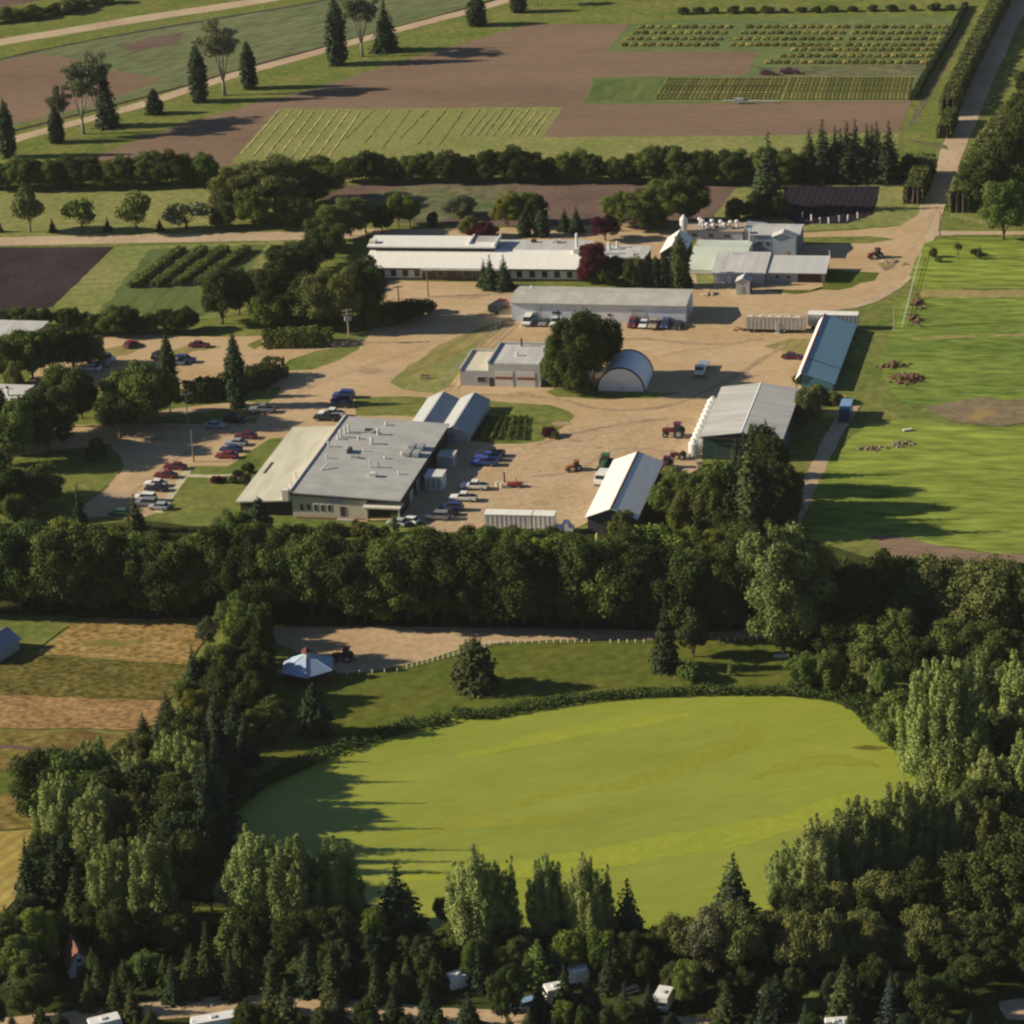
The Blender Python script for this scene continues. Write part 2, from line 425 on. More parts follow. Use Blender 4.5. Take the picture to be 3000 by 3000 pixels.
# ---- middle band
patch("lawn", [(-200, 358), (0, 354), (415, 350), (430, 440), (0, 448), (-200, 452)], lawn_pale, "sunny orchard lawn below the treeline", "lawn")
path("road", [(-250, 466), (0, 456), (150, 453), (300, 450), (450, 447), (600, 444), (690, 440)], 7.2, road_gravel, "pale straight gravel road below the orchard lawn", "road")
patch("field", [(640, 350), (900, 344), (1215, 344), (1400, 350), (1340, 420), (1160, 430), (900, 425), (640, 415), (590, 400)], soil_mid, "brown field strip between treeline and the long white building", "field")
patch("weed_patch", [(690, 372), (760, 352), (960, 350), (960, 370), (925, 400), (880, 415), (720, 418), (650, 400)], weeds, "weedy green patch in the brown strip behind the white building", "weeds", amp=1.2)
patch("lawn", [(1340, 420), (1390, 350), (1480, 346), (1700, 340), (1740, 344), (1735, 400), (1715, 425), (1600, 432), (1450, 440)], lawn_pale, "lawn around the dark garden plot by the tall conifer", "lawn")
patch("garden_plot", [(1478, 352), (1660, 352), (1648, 405), (1600, 422), (1508, 424), (1480, 410)], soil_black, "dark tilled garden plot with white stakes along one edge", "plot")
patch("dirt_yard", [(690, 432), (900, 432), (1280, 420), (1300, 450), (1320, 540), (1100, 470), (700, 446)], gravel, "gravel apron behind the long white building", "yard")

# ---- crop plots at left
patch("field", [(-250, 470), (0, 467), (216, 466), (101, 579), (0, 592), (-250, 600)], soil_dark, "freshly worked dark soil field beside the green crop rows", "field", amp=0.15)
patch("field", [(216, 466), (500, 458), (640, 452), (560, 560), (420, 600), (170, 612), (101, 579)], lawn_pale, "mown border of the green row crop plot", "lawn")
patch("field", [(285, 470), (505, 462), (440, 560), (385, 598), (185, 590)], crop_blue, "green plot around the four tall crop rows", "field", amp=0.8)

# ---- station yards
patch("dirt_yard", [(0, 640), (200, 632), (300, 634), (490, 634), (520, 640), (600, 645), (690, 640), (720, 590), (720, 532), (900, 532), (1000, 540), (1300, 548), (1320, 440), (1500, 440), (1590, 436), (1700, 426), (1742, 400), (1745, 460), (1700, 535), (1640, 566), (1560, 588),
      (1610, 610), (1560, 690), (1500, 760), (1320, 800), (1320, 870), (1280, 900), (1200, 900), (1110, 985), (1000, 1030), (800, 1040), (780, 980), (680, 985), (600, 960), (560, 830), (520, 830), (430, 890), (330, 960), (250, 980), (140, 975), (190, 930), (235, 880), (210, 838), (40, 860), (-80, 870), (-80, 820), (200, 800), (480, 800), (530, 730), (380, 735), (180, 730), (60, 740), (60, 660)],
      gravel, "tan gravel yard and lanes between the station buildings", "yard", amp=0.6)
patch("dirt_yard", [(900, 850), (1000, 838), (1130, 790), (1320, 800), (1320, 870), (1280, 905), (1200, 900), (1110, 985), (1000, 1035), (800, 1045), (770, 990), (850, 860)], yard_brown, "browner packed yard around the machines and sheds", "yard", amp=2.0, step=4)
patch("lawn", [(735, 722), (770, 690), (830, 650), (900, 622), (945, 606), (962, 600), (905, 660), (868, 690), (850, 725), (830, 738), (760, 735)], dry_grass, "dry grass bank beside the wire fence", "lawn", amp=0.8)
patch("lawn", [(760, 735), (800, 700), (868, 668), (900, 640), (870, 700), (850, 730), (820, 742)], lawn_pale, "green edge of the dry grass bank", "lawn", amp=0.8)
patch("lawn", [(530, 700), (545, 680), (600, 662), (680, 652), (676, 660), (640, 680), (590, 698)], lawn, "grass tongue below the utility pole", "lawn")
patch("lawn", [(465, 652), (490, 640), (500, 650), (480, 660)], lawn, "small grass patch at the end of the trimmed hedge", "lawn")
patch("lawn", [(290, 672), (360, 648), (420, 655), (360, 664), (330, 690)], dry_grass, "worn grass island in the upper parking area", "lawn", amp=0.6)
patch("lawn", [(195, 660), (262, 645), (275, 655), (240, 672), (200, 672)], dry_grass, "brown grass island beside the big bushes", "lawn", amp=0.6)
patch("lawn", [(145, 790), (160, 740), (215, 735), (250, 760), (300, 770), (330, 780), (460, 768), (480, 780), (400, 792), (300, 800), (180, 795)], lawn, "lawn under the round trees by the driveway", "lawn")
patch("lawn", [(350, 750), (480, 742), (520, 750), (470, 785), (380, 790), (300, 795), (340, 770)], lawn, "grass verge with the lone thin spruce", "lawn")
path("road", [(300, 782), (380, 772), (450, 765), (480, 768)], 4, gravel, "short driveway spur by the thin spruce", "lane")
patch("lawn", [(-150, 880), (60, 858), (160, 855), (208, 850), (236, 880), (200, 920), (150, 960), (100, 970), (-150, 1000)], lawn, "shaded lawn with trees beside the lower car park", "lawn")
patch("lawn", [(360, 880), (430, 880), (475, 850), (510, 828), (560, 826), (560, 860), (470, 960), (545, 1000), (700, 990), (800, 985), (830, 1030), (700, 1050), (500, 1030), (300, 985), (290, 975), (345, 905)], lawn, "lawn in front of the large flat roofed building", "lawn")
path("path", [(345, 897), (400, 899), (470, 897)], 1.8, concrete, "pale footpath crossing the front lawn", "path")
path("path", [(358, 884), (330, 925), (298, 968)], 1.6, concrete, "pale kerbside footpath along the car park", "path")
patch("flower_bed", [(392, 905), (420, 899), (475, 896), (472, 908), (430, 912), (400, 914)], soil_mid, "brown flower bed beside the front footpath", "bed", amp=0.4)
patch("lawn", [(670, 750), (770, 748), (830, 752), (900, 756), (960, 760), (1040, 765), (1072, 776), (1085, 785), (1060, 808), (1025, 832), (985, 838), (930, 838), (880, 830), (800, 790), (760, 785), (672, 785)], lawn, "rounded lawn beside the greenhouses", "lawn", amp=0.2)
patch("garden_plot", [(888, 833), (920, 785), (1000, 785), (975, 836)], lawn_dark, "dark strip planted plot on the rounded lawn", "plot", amp=0.1)
patch("lawn", [(1030, 740), (1050, 732), (1120, 732), (1180, 738), (1290, 742), (1240, 752), (1130, 754), (1050, 750)], lawn, "narrow grass strip under the cottonwood", "lawn", amp=0.4)
patch("lawn", [(1440, 655), (1490, 640), (1530, 640), (1525, 672), (1480, 664)], dry_grass, "dry grass patch by the teal shed", "lawn", amp=0.5)
patch("lawn", [(1310, 515), (1348, 515), (1345, 545), (1315, 540)], lawn_pale, "small lawn beside the pale greenhouse", "lawn")
patch("lawn", [(1440, 548), (1580, 548), (1650, 530), (1660, 515), (1560, 508), (1545, 548), (1500, 556)], lawn_dark, "rough grass around the end of the grey annex", "lawn", amp=0.6)
patch("lawn", [(1500, 448), (1640, 446), (1690, 452), (1640, 460), (1500, 462)], lawn, "narrow grass median by the gravel fork", "lawn", amp=0.3)
patch("dirt_mound", [(1655, 498), (1690, 490), (1720, 500), (1670, 512)], mud, "scraped bare earth by the gravel road bend", "ground", amp=0.6)

# worn wheel lines through the yards
yard_worn = ground_mat("yard_worn", GC((160, 134, 100)), GC((178, 152, 114)), 0.15, 0.8, 0.3)
yard_light = ground_mat("yard_light", GC((196, 166, 122)), GC((182, 150, 108)), 0.15, 0.8, 0.25)
for i_, (m_, q_, w_) in enumerate(((yard_light, [(520, 760), (620, 715), (740, 670), (850, 625), (930, 590), (1000, 560), (1120, 556)], 1.4), (yard_light, [(560, 735), (700, 690), (800, 655), (880, 610), (940, 575)], 1.0), (yard_worn, [(900, 745), (1040, 752), (1130, 772), (1240, 770), (1330, 740), (1420, 690), (1480, 650)], 1.2),
        (yard_light, [(940, 750), (1060, 762), (1180, 785), (1290, 790), (1320, 800)], 1.0), (yard_worn, [(1010, 840), (1100, 815), (1180, 800), (1260, 790)], 1.2), (yard_worn, [(1000, 900), (1080, 890), (1160, 850), (1240, 850), (1300, 860)], 1.0), (yard_light, [(960, 960), (1040, 930), (1120, 890), (1180, 850)], 1.1), (yard_worn, [(960, 640), (1060, 655), (1200, 640), (1330, 650), (1440, 640)], 1.2),
        (yard_light, [(1180, 690), (1280, 665), (1380, 650), (1460, 620)], 1.0), (yard_worn, [(740, 565), (860, 560), (980, 548)], 1.0), (yard_light, [(220, 800), (330, 810), (420, 795), (520, 780), (620, 760)], 1.2), (yard_worn, [(240, 940), (300, 890), (360, 850), (440, 815)], 1.1), (yard_light, [(1600, 566), (1660, 535), (1705, 490), (1740, 440), (1770, 380)], 1.2), (yard_worn, [(540, 1215), (700, 1232), (860, 1208), (1000, 1198), (1230, 1200)], 1.1), (yard_light, [(560, 1240), (680, 1250), (800, 1230), (900, 1210)], 0.9))):
    path("wheel_track", q_, w_, m_, "faint worn wheel line through the gravel yard", "track", amp=0.35)
for i_, (u_, v_, w_, h_) in enumerate(((1085, 832, 16, 3), (1130, 845, 10, 2), (985, 745, 30, 5), (1060, 800, 22, 4), (1320, 715, 20, 5), (700, 700, 26, 6), (1210, 880, 18, 4), (1420, 610, 24, 4), (880, 560, 30, 5), (300, 830, 24, 5), (1020, 950, 20, 5))):
    patch("stain", [(u_ - w_, v_), (u_ - w_ * .4, v_ - h_), (u_ + w_ * .5, v_ - h_ * .8), (u_ + w_, v_ + h_ * .2), (u_ + w_ * .3, v_ + h_), (u_ - w_ * .6, v_ + h_ * .8)], yard_worn, "dark worn stain on the gravel yard", "stain", amp=0.5, step=1.0)

# ---- right side pastures
patch("meadow", [(1745, 458), (1800, 448), (2150, 452), (2150, 545), (1880, 545), (1735, 550), (1715, 520)], meadow, "rough green meadow with small saplings beside the road", "meadow")
patch("meadow", [(1730, 548), (2150, 545), (2150, 562), (1740, 562)], dry_grass, "yellow mown line across the meadow", "meadow", amp=0.5)
patch("meadow", [(1700, 562), (2150, 562), (2150, 760), (1860, 760), (1720, 770), (1680, 740), (1660, 690), (1690, 600)], meadow_tall, "tall green pasture beside the rubble piles", "pasture", amp=0.6)
path("wheel_track", [(1720, 640), (1800, 636), (1950, 632), (2100, 630)], 1.6, dry_grass, "straw coloured line across the tall green pasture", "track")
path("wheel_track", [(1735, 618), (1850, 612), (2000, 606)], 1.4, lawn_dark, "dark drill line across the tall green pasture", "track")
patch("mud_patch", [(1735, 768), (1790, 760), (1850, 750), (1900, 756), (1960, 748), (2100, 752), (2100, 800), (1930, 798), (1890, 806), (1840, 800), (1800, 796), (1770, 782)], mud, "trampled bare mud patch between the green pastures", "ground", amp=1.0)
patch("meadow", [(1640, 800), (1720, 790), (1800, 806), (2150, 806), (2150, 1040), (1900, 1046), (1760, 1030), (1690, 1010), (1560, 1030), (1500, 1010), (1540, 900), (1600, 830)], meadow, "bright green pasture with long tree shadows", "pasture", amp=0.8)
patch("field", [(1640, 1010), (1700, 1012), (1770, 1030), (1850, 1044), (2200, 1058), (2200, 1110), (1900, 1120), (1700, 1060)], soil, "brown tilled strip below the bright pasture", "field", amp=0.4)
path("road", [(1530, 758), (1570, 756), (1600, 752)], 3.6, gravel, "short gravel link behind the grey barn", "lane")
path("road", [(1610, 765), (1580, 810), (1550, 868), (1520, 930), (1490, 1000), (1470, 1050)], 3.2, road_gravel, "dirt track running past the grey barn into the shade", "lane")

# ---- south side
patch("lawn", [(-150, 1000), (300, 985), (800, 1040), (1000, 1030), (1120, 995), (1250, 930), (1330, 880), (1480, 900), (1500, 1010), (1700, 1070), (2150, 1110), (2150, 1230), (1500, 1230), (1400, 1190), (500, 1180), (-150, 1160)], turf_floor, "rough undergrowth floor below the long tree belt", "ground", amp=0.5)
patch("lawn", [(1060, 1050), (1190, 1030), (1215, 1045), (1195, 1065), (1080, 1062)], lawn, "small sunny clearing behind the pole shed", "lawn")
patch("dirt_yard", [(500, 1190), (530, 1184), (700, 1184), (900, 1185), (1100, 1188), (1240, 1192), (1440, 1194), (1440, 1206), (1230, 1208), (1080, 1208), (960, 1212), (880, 1222), (830, 1238), (770, 1254), (700, 1268), (640, 1272), (600, 1250), (520, 1215)], yard_brown, "tan gravel lane widening towards the pavilion", "lane", amp=0.25)
patch("lawn", [(640, 1273), (720, 1266), (830, 1240), (940, 1216), (1080, 1210), (1440, 1208), (1520, 1240), (1600, 1300), (1700, 1380), (1760, 1460), (1900, 1500), (1900, 1780), (900, 1800), (400, 1700), (380, 1560), (420, 1420), (500, 1330), (560, 1290)], lawn_dark, "lawn bank sloping to the pond", "lawn")
pond_uv = [(405, 1590), (425, 1550), (500, 1488), (560, 1460), (640, 1424), (720, 1396), (800, 1376), (832, 1370), (850, 1356), (890, 1358), (930, 1357), (980, 1346), (1040, 1337), (1100, 1326), (1200, 1318), (1350, 1313), (1480, 1314), (1540, 1320), (1580, 1328), (1610, 1344), (1640, 1378), (1690, 1418), (1725, 1445), (1750, 1500), (1730, 1560), (1650, 1640), (1500, 1730), (1400, 1768), (1250, 1792), (1000, 1796), (800, 1770), (600, 1725), (460, 1690), (410, 1640)]
patch("pond_water", pond_uv, duckweed, "pond covered edge to edge with yellow green duckweed", "pond", amp=0.35, step=2.0)
weed_tone = [ground_mat("weed_tone_brown", GC((141, 141, 52)), GC((150, 149, 56)), 0.05, 0.8, 0.14), ground_mat("weed_tone_bright", GC((148, 156, 54)), GC((160, 160, 58)), 0.05, 0.8, 0.14)]
for t_ in weed_tone: pass
for m_, q_, w_ in ((0, [(900, 1545), (1040, 1500), (1200, 1478), (1330, 1430), (1420, 1392), (1380, 1362)], [1, 3, 4, 5, 4, 1]), (0, [(700, 1600), (860, 1560), (1020, 1550), (1180, 1520)], [1, 3, 3, 1]), (1, [(760, 1660), (1000, 1640), (1240, 1600), (1460, 1560), (1600, 1500)], [2, 5, 7, 6, 2]), (1, [(860, 1430), (1000, 1400), (1160, 1370), (1300, 1350)], [1, 4, 4, 1]), (0, [(1420, 1470), (1520, 1440), (1600, 1436), (1660, 1450)], [1, 4, 4, 1])):
    path("weed_streak", q_, w_, weed_tone[m_], "faint streak of different weed growth on the pond", "weeds", amp=0.7)
patch("weed_raft", [(1605, 1412), (1640, 1407), (1680, 1412), (1660, 1417), (1625, 1416)], ground_mat("weed_raft", GC((120, 104, 44)), GC((92, 96, 40)), 0.2, 1, 0.4), "brown floating weed raft near the pond edge", "weeds", amp=0.4, step=1.0)

# ---- hay strips at the lower left
patch("field", [(-150, 1160), (130, 1162), (150, 1168), (60, 1232), (-150, 1260)], lawn, "green grass beside the blue roofed hut", "lawn")
patch("field", [(150, 1168), (380, 1168), (400, 1180), (355, 1256), (300, 1252), (62, 1234)], hay, "cut hay plot by the tree belt", "field", amp=0.5)
patch("field", [(-150, 1240), (0, 1240), (62, 1236), (355, 1258), (320, 1320), (0, 1316), (-150, 1320)], hay_green, "olive uncut strip between the hay plots", "field", amp=0.5)
patch("field", [(-150, 1316), (0, 1314), (320, 1322), (300, 1368), (250, 1378), (0, 1374), (-150, 1376)], hay_red, "reddish cut hay strip between olive strips", "field", amp=0.5)
patch("field", [(-150, 1378), (250, 1382), (300, 1420), (120, 1560), (-150, 1580)], pasture, "patchy brown pasture at the edge of the poplars", "field", amp=0.5)
patch("lawn", [(-150, 1452), (0, 1452), (45, 1462), (66, 1478), (40, 1492), (0, 1502), (-150, 1510)], lawn_dark, "green tongue of tall grass in the brown pasture", "grass", amp=0.8)
path("wheel_track", [(-100, 1405), (40, 1412), (130, 1432), (90, 1500), (60, 1545)], 1.2, soil_mid, "curving brown cattle track in the pasture", "track")
patch("field", [(-150, 1572), (100, 1566), (100, 1600), (-20, 1760), (-150, 1790)], ground_mat("hay_rows", GC((160, 140, 70)), GC((176, 154, 84)), 0.06, 0.5, 0.3, stripe=(55, 2.4, GC((130, 104, 58)), 0.4)), "raked hay rows at the lower edge of the pasture", "field", amp=0.4)

# ---- bottom: campground among trees
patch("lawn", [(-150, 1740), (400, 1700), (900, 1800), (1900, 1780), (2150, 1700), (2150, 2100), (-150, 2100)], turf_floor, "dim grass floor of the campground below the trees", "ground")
path("road", [(-100, 1950), (150, 1925), (330, 1905), (470, 1898), (650, 1905), (760, 1916), (900, 1924), (1100, 1930), (1400, 1945), (1600, 1955)], 5.0, yard_brown, "reddish dirt camp road along the bottom edge", "road")
path("road", [(640, 1860), (730, 1852), (800, 1862)], 4.0, yard_brown, "short dirt loop between the camp spruces", "road")
patch("dirt_yard", [(1884, 1892), (1920, 1886), (2050, 1880), (2050, 1925), (1900, 1925), (1886, 1906)], yard_brown, "bare tan camp pad in the bottom corner", "yard", amp=0.3)
patch("lawn", [(1590, 1832), (1650, 1828), (1730, 1838), (1720, 1855), (1600, 1856)], lawn, "sunlit gap of grass between camp spruces", "lawn")
patch("lawn", [(270, 1750), (340, 1710), (450, 1715), (440, 1740), (330, 1770)], lawn_dark, "grass gap below the pale poplars", "lawn")
patch("lawn", [(1420, 1880), (1520, 1872), (1600, 1880), (1590, 1905), (1430, 1910)], lawn, "small lit lawn by the white camper", "lawn")
# ------------------------------------------------------------------ foliage
def leaves_mesh(name, P, Nn, size, rng, aspect=1.5):
    """leaf-sized kites at points P facing Nn"""
    n = len(P)
    Nn = Nn / np.maximum(np.linalg.norm(Nn, axis=1, keepdims=True), 1e-6)
    r = rng.normal(size=(n, 3))
    T = np.cross(Nn, r); T /= np.maximum(np.linalg.norm(T, axis=1, keepdims=True), 1e-6)
    B = np.cross(Nn, T)
    s = np.asarray(size).reshape(-1, 1) * rng.uniform(0.6, 1.35, (n, 1))
    a = T * s * aspect * 0.5; b = B * s * 0.5
    V = np.empty((n, 4, 3))
    V[:, 0] = P - a; V[:, 1] = P - b * rng.uniform(0.7, 1.3, (n, 1)) + Nn * s * 0.12; V[:, 2] = P + a * rng.uniform(0.6, 1.1, (n, 1)); V[:, 3] = P + b - Nn * s * 0.1
    me = bpy.data.meshes.new(name)
    me.vertices.add(4 * n); me.vertices.foreach_set("co", V.reshape(-1).astype(np.float32))
    me.loops.add(4 * n); me.loops.foreach_set("vertex_index", np.arange(4 * n, dtype=np.int32))
    me.polygons.add(n); me.polygons.foreach_set("loop_start", np.arange(0, 4 * n, 4, dtype=np.int32))
    me.update(calc_edges=True)
    me.materials.append(None)
    return me

def clump_points(clumps, dens, rng, jit=0.62, shell=0.66):
    Ps, Ns = [], []
    C = np.array([c[:3] for c in clumps]); R = np.array([c[3:6] for c in clumps])
    for i in range(len(clumps)):
        c, r = C[i], R[i]
        area = 12.57 * ((r[0] * r[1]) ** 1.6 / 3 + (r[0] * r[2]) ** 1.6 / 3 + (r[1] * r[2]) ** 1.6 / 3) ** (1 / 1.6)
        n = int(area * dens)
        d = rng.normal(size=(n, 3)); d /= np.linalg.norm(d, axis=1, keepdims=True)
        p = c + r * d * np.where(rng.random((n, 1)) < 0.72, rng.uniform(shell, 1.05, (n, 1)), rng.uniform(0.95, 1.38, (n, 1)))
        keep = np.ones(n, bool)
        for j in range(len(clumps)):
            if j != i: keep &= ((((p - C[j]) / R[j]) ** 2).sum(1) > 0.5)
        nn = d / r; nn /= np.linalg.norm(nn, axis=1, keepdims=True)
        nn = nn + rng.normal(size=(n, 3)) * jit
        Ps.append(p[keep]); Ns.append(nn[keep])
    return np.concatenate(Ps), np.concatenate(Ns)

PROTO = {}
def proto(kind, H, W, crown, trunk_mb):
    PROTO.setdefault(kind, []).append((crown, trunk_mb.mesh("trunk", smooth=True), H, W))

def limb(mb, a, b, r0, r1, sag=0.12):
    a, b = Vector(a), Vector(b)
    m = a.lerp(b, 0.5) + Vector((0, 0, -sag * (b - a).length * 0.3))
    mb.tube([a, m, b], [r0, (r0 + r1) / 2, r1], 5)

def make_broad(kind, seed, H, W, zb, nc, cr, dens, leaf, flat_top=0.0, lean=0.0, trunk_r=0.28, visible_limbs=5, core=True, rzf=0.85, spread=0.78):
    rng = np.random.default_rng(seed)
    zc = (H + zb) / 2; rz = (H - zb) / 2; rx = W / 2
    cl = []
    if core: cl.append((0, 0, zc, rx * 0.52, rx * 0.52, rz * 0.58))
    k = 0
    while len(cl) < nc and k < 2000:
        k += 1
        d = rng.normal(size=3); d /= np.linalg.norm(d)
        if d[2] < -0.55: continue
        q = rng.uniform(0.62, 1.0) * spread
        p = np.array([d[0] * rx * q + lean * (d[2]), d[1] * rx * q, zc + d[2] * rz * q * (1 - flat_top * 0.3)])
        r = cr * rng.uniform(0.55, 1.45)
        p = p * (1 + 0.16 * math.sin(2.1 * d[0] + seed) * math.cos(1.7 * d[2] - seed))
        if any(np.linalg.norm((p - np.array(c[:3]))) < 0.85 * min(r, c[3]) + 0.2 for c in cl[1:]): continue
        cl.append((p[0], p[1], p[2], r, r, r * rzf))
    P, Nn = clump_points(cl, dens, rng)
    Nn[:, 2] += 0.15
    me = leaves_mesh("crown", P, Nn, leaf, rng)
    mb = MB()
    mb.tube([(0, 0, -0.2), (0.05, 0, zb * 0.6), (0.1 * lean, 0.05, zb * 1.1), (0.2 * lean, 0, zc + rz * 0.4)], [trunk_r * 1.25, trunk_r, trunk_r * 0.8, trunk_r * 0.25], 7)
    for c in cl[1:1 + visible_limbs]: limb(mb, (0, 0, zb * rng.uniform(0.7, 1.3)), c[:3], trunk_r * 0.5, 0.05)
    proto(kind, H, W, me, mb)

def make_poplar(kind, seed, H, W, n, leaf, dens, zb=1.5):
    """loose crown of rising, outward leaning tufts over a full lower skirt"""
    rng = np.random.default_rng(seed)
    cl = []
    mb = MB()
    mb.tube([(0, 0, -0.2), (0, 0, H * 0.3), (0.1, 0, H * 0.7)], [0.4, 0.3, 0.1], 7)
    for i in range(n):
        a = 6.283 * i * 0.382 + rng.uniform(-0.5, 0.5)
        q = math.sqrt((i + 0.4) / n)
        R = W / 2 * q * rng.uniform(0.72, 0.98)
        top = H * (1.0 - 0.42 * q ** 2.2) * rng.uniform(0.84, 1.0)
        z = max(zb + 0.5, top - H * rng.uniform(0.28, 0.42))
        m = 5
        lean = rng.uniform(0.1, 0.45)
        for k in range(m):
            t = k / (m - 1)
            r = W * rng.uniform(0.075, 0.12) * (1.15 - 0.75 * t)
            rr = R * (1 - lean * (1 - t))
            cl.append((rr * math.cos(a) + rng.uniform(-.35, .35), rr * math.sin(a) + rng.uniform(-.35, .35), z + (top - z) * t - r * 0.5 * t, r, r, r * rng.uniform(1.1, 1.7)))
        limb(mb, (0, 0, H * rng.uniform(0.12, 0.35)), (R * 0.75 * math.cos(a), R * 0.75 * math.sin(a), z + (top - z) * 0.4), 0.12, 0.04)
    for i in range(n // 2):
        a, q = rng.uniform(0, 6.283), rng.uniform(0.3, 0.85)
        r = W * rng.uniform(0.1, 0.15)
        cl.append((W / 2 * q * math.cos(a), W / 2 * q * math.sin(a), zb + rng.uniform(0.06, 0.3) * H, r, r, r))
    cl.append((0, 0, H * 0.42, W * 0.24, W * 0.24, H * 0.28))
    P, Nn = clump_points(cl, dens, rng, jit=0.6)
    Nn[:, 2] += 0.25
    proto(kind, H, W, leaves_mesh("crown", P, Nn, leaf, rng), mb)

def make_sparse(kind, seed, H, W, nc, cr, dens, leaf, zb):
    """open old tree, forked trunk, crown in separate tufts"""
    rng = np.random.default_rng(seed)
    mb = MB(); cl = []
    mb.tube([(0, 0, -0.2), (0.1, 0, zb * 0.8), (0.1, 0.1, zb * 1.2)], [0.42, 0.32, 0.26], 7)
    nf = 4
    for f in range(nf):
        a = 6.283 * f / nf + rng.uniform(-0.4, 0.4)
        R = W * rng.uniform(0.18, 0.34)
        top = (R * math.cos(a), R * math.sin(a), H * rng.uniform(0.78, 0.97))
        mid = (top[0] * 0.55, top[1] * 0.55, (zb + top[2]) * 0.5)
        mb.tube([(0.1, 0.05, zb * 1.1), mid, top], [0.22, 0.14, 0.04], 5)
        for k in range(nc // nf):
            t = rng.uniform(0.25, 1.05)
            base = np.array(mid) * (1 - t) + np.array(top) * t
            off = rng.normal(size=3) * np.array([W * 0.12, W * 0.12, 0.7])
            p = base + off
            r = cr * rng.uniform(0.6, 1.3)
            cl.append((p[0], p[1], max(zb, p[2]), r, r, r * 0.8))
            limb(mb, base, p, 0.07, 0.03)
    P, Nn = clump_points(cl, dens, rng, jit=0.8, shell=0.45)
    proto(kind, H, W, leaves_mesh("crown", P, Nn, leaf, rng), mb)

def make_spruce(kind, seed, H, W, zb, leaf, layers, droop=0.35, taper=0.9, per=9, col=0.0, ragged=0.18):
    rng = np.random.default_rng(seed)
    Ps, Ns, Ss = [], [], []
    for i in range(layers):
        t = i / (layers - 1)
        z = zb + (H - zb) * t
        prof = (1 - t) ** taper
        if col: prof = min(prof * (1 + col), 1.0 if t > 0.12 else 0.82)
        R = max(0.18, W / 2 * prof)
        nb = max(3, int(per * (0.4 + prof)))
        a0 = rng.uniform(0, 6.28)
        for k in range(nb):
            a = a0 + 6.283 * k / nb + rng.uniform(-0.2, 0.2)
            L = R * rng.uniform(1 - ragged * 2, 1 + ragged)
            m = max(2, int(L / (leaf * 0.34)))
            s = rng.uniform(0.12, 1.0, m)
            rr = s * L
            x = rr * math.cos(a) + rng.normal(size=m) * leaf * 0.3
            y = rr * math.sin(a) + rng.normal(size=m) * leaf * 0.3
            zz = z - droop * L * s ** 1.5 + rng.normal(size=m) * leaf * 0.22
            Ps.append(np.stack([x, y, zz], 1))
            nv = np.stack([np.cos(a) * np.ones(m) * 0.75, np.sin(a) * np.ones(m) * 0.75, np.ones(m) * 0.75], 1) + rng.normal(size=(m, 3)) * 0.42
            Ns.append(nv); Ss.append(np.full(m, leaf * min(1.0, 0.3 + 1.5 * R / W)))
    Ps.append(np.stack([rng.normal(size=7) * 0.05, rng.normal(size=7) * 0.05, H + rng.uniform(-1.2, -0.1, 7)], 1)); nt_ = rng.normal(size=(7, 3)); nt_[:, 2] *= 0.1; Ns.append(nt_); Ss.append(np.full(7, leaf * 0.35))
    P = np.concatenate(Ps); Nn = np.concatenate(Ns)
    P[:, 2] = np.maximum(P[:, 2], 0.15)
    mb = MB()
    mb.tube([(0, 0, -0.2), (0, 0, H * 0.5), (0, 0, H * 0.96)], [W * 0.055 + 0.08, W * 0.035 + 0.05, 0.03], 6)
    proto(kind, H, W, leaves_mesh("crown", P, Nn, np.concatenate(Ss), rng, 1.7), mb)

for i in range(5): make_broad("broad", 10 + i, 11, 9.5, 0.9, 44, 1.2, 26, 0.28, spread=0.96, rzf=0.85, lean=(-.5, .4, 0, .7, -.3)[i])
for i in range(4): make_broad("wood", 15 + i, 12, 9.5, 0.2, 56, 1.2, 26, 0.28, spread=0.97, rzf=0.95, visible_limbs=2, lean=(-.5, .4, 0, .6)[i])
for i in range(3): make_broad("round", 20 + i, 9, 9.0, 1.6, 34, 1.2, 26, 0.28, flat_top=0.5, spread=0.92)
for i in range(3): make_broad("clump", 30 + i, 7, 8.0, 0.3, 34, 1.1, 26, 0.27, spread=0.9, visible_limbs=2, trunk_r=0.16)
for i in range(3): make_broad("bush", 40 + i, 3.2, 4.2, 0.05, 16, 0.85, 16, 0.36, visible_limbs=2, trunk_r=0.08)
for i in range(3): make_broad("orchard", 50 + i, 6, 6.2, 1.7, 17, 0.95, 12, 0.4, flat_top=0.4, trunk_r=0.16, core=False, visible_limbs=9)
for i in range(2): make_broad("tallbroad", 60 + i, 16, 11, 0.8, 48, 1.35, 24, 0.30, spread=0.98)
for i in range(5): make_poplar("poplar", 70 + i, 17, 12.5, 24, 0.25, 28)
for i in range(2): make_poplar("plume", 80 + i, 16, 5.5, 7, 0.25, 26)
for i in range(3): make_sparse("sparse", 90 + i, 17, 9, 52, 1.1, 14.0, 0.30, 3.0)
for i in range(3): make_spruce("spruce", 100 + i, 16, 6.4, 0.5, 0.62, 30, taper=0.85, per=12)
for i in range(2): make_spruce("colspruce", 110 + i, 16, 4.6, 0.3, 0.5, 36, taper=0.6, per=12, col=0.8, droop=0.45, ragged=0.12)
for i in range(3): make_spruce("youngspruce", 120 + i, 7, 3.4, 0.15, 0.4, 18, taper=0.85, per=11)
for i in range(2): make_spruce("stubspruce", 130 + i, 7, 5.0, 0.2, 0.5, 17, taper=0.42, per=12, col=0.3, droop=0.4)
for i in range(2): make_broad("pine", 140 + i, 12, 8.2, 0.6, 34, 1.15, 10, 0.46, spread=0.86, rzf=0.7)

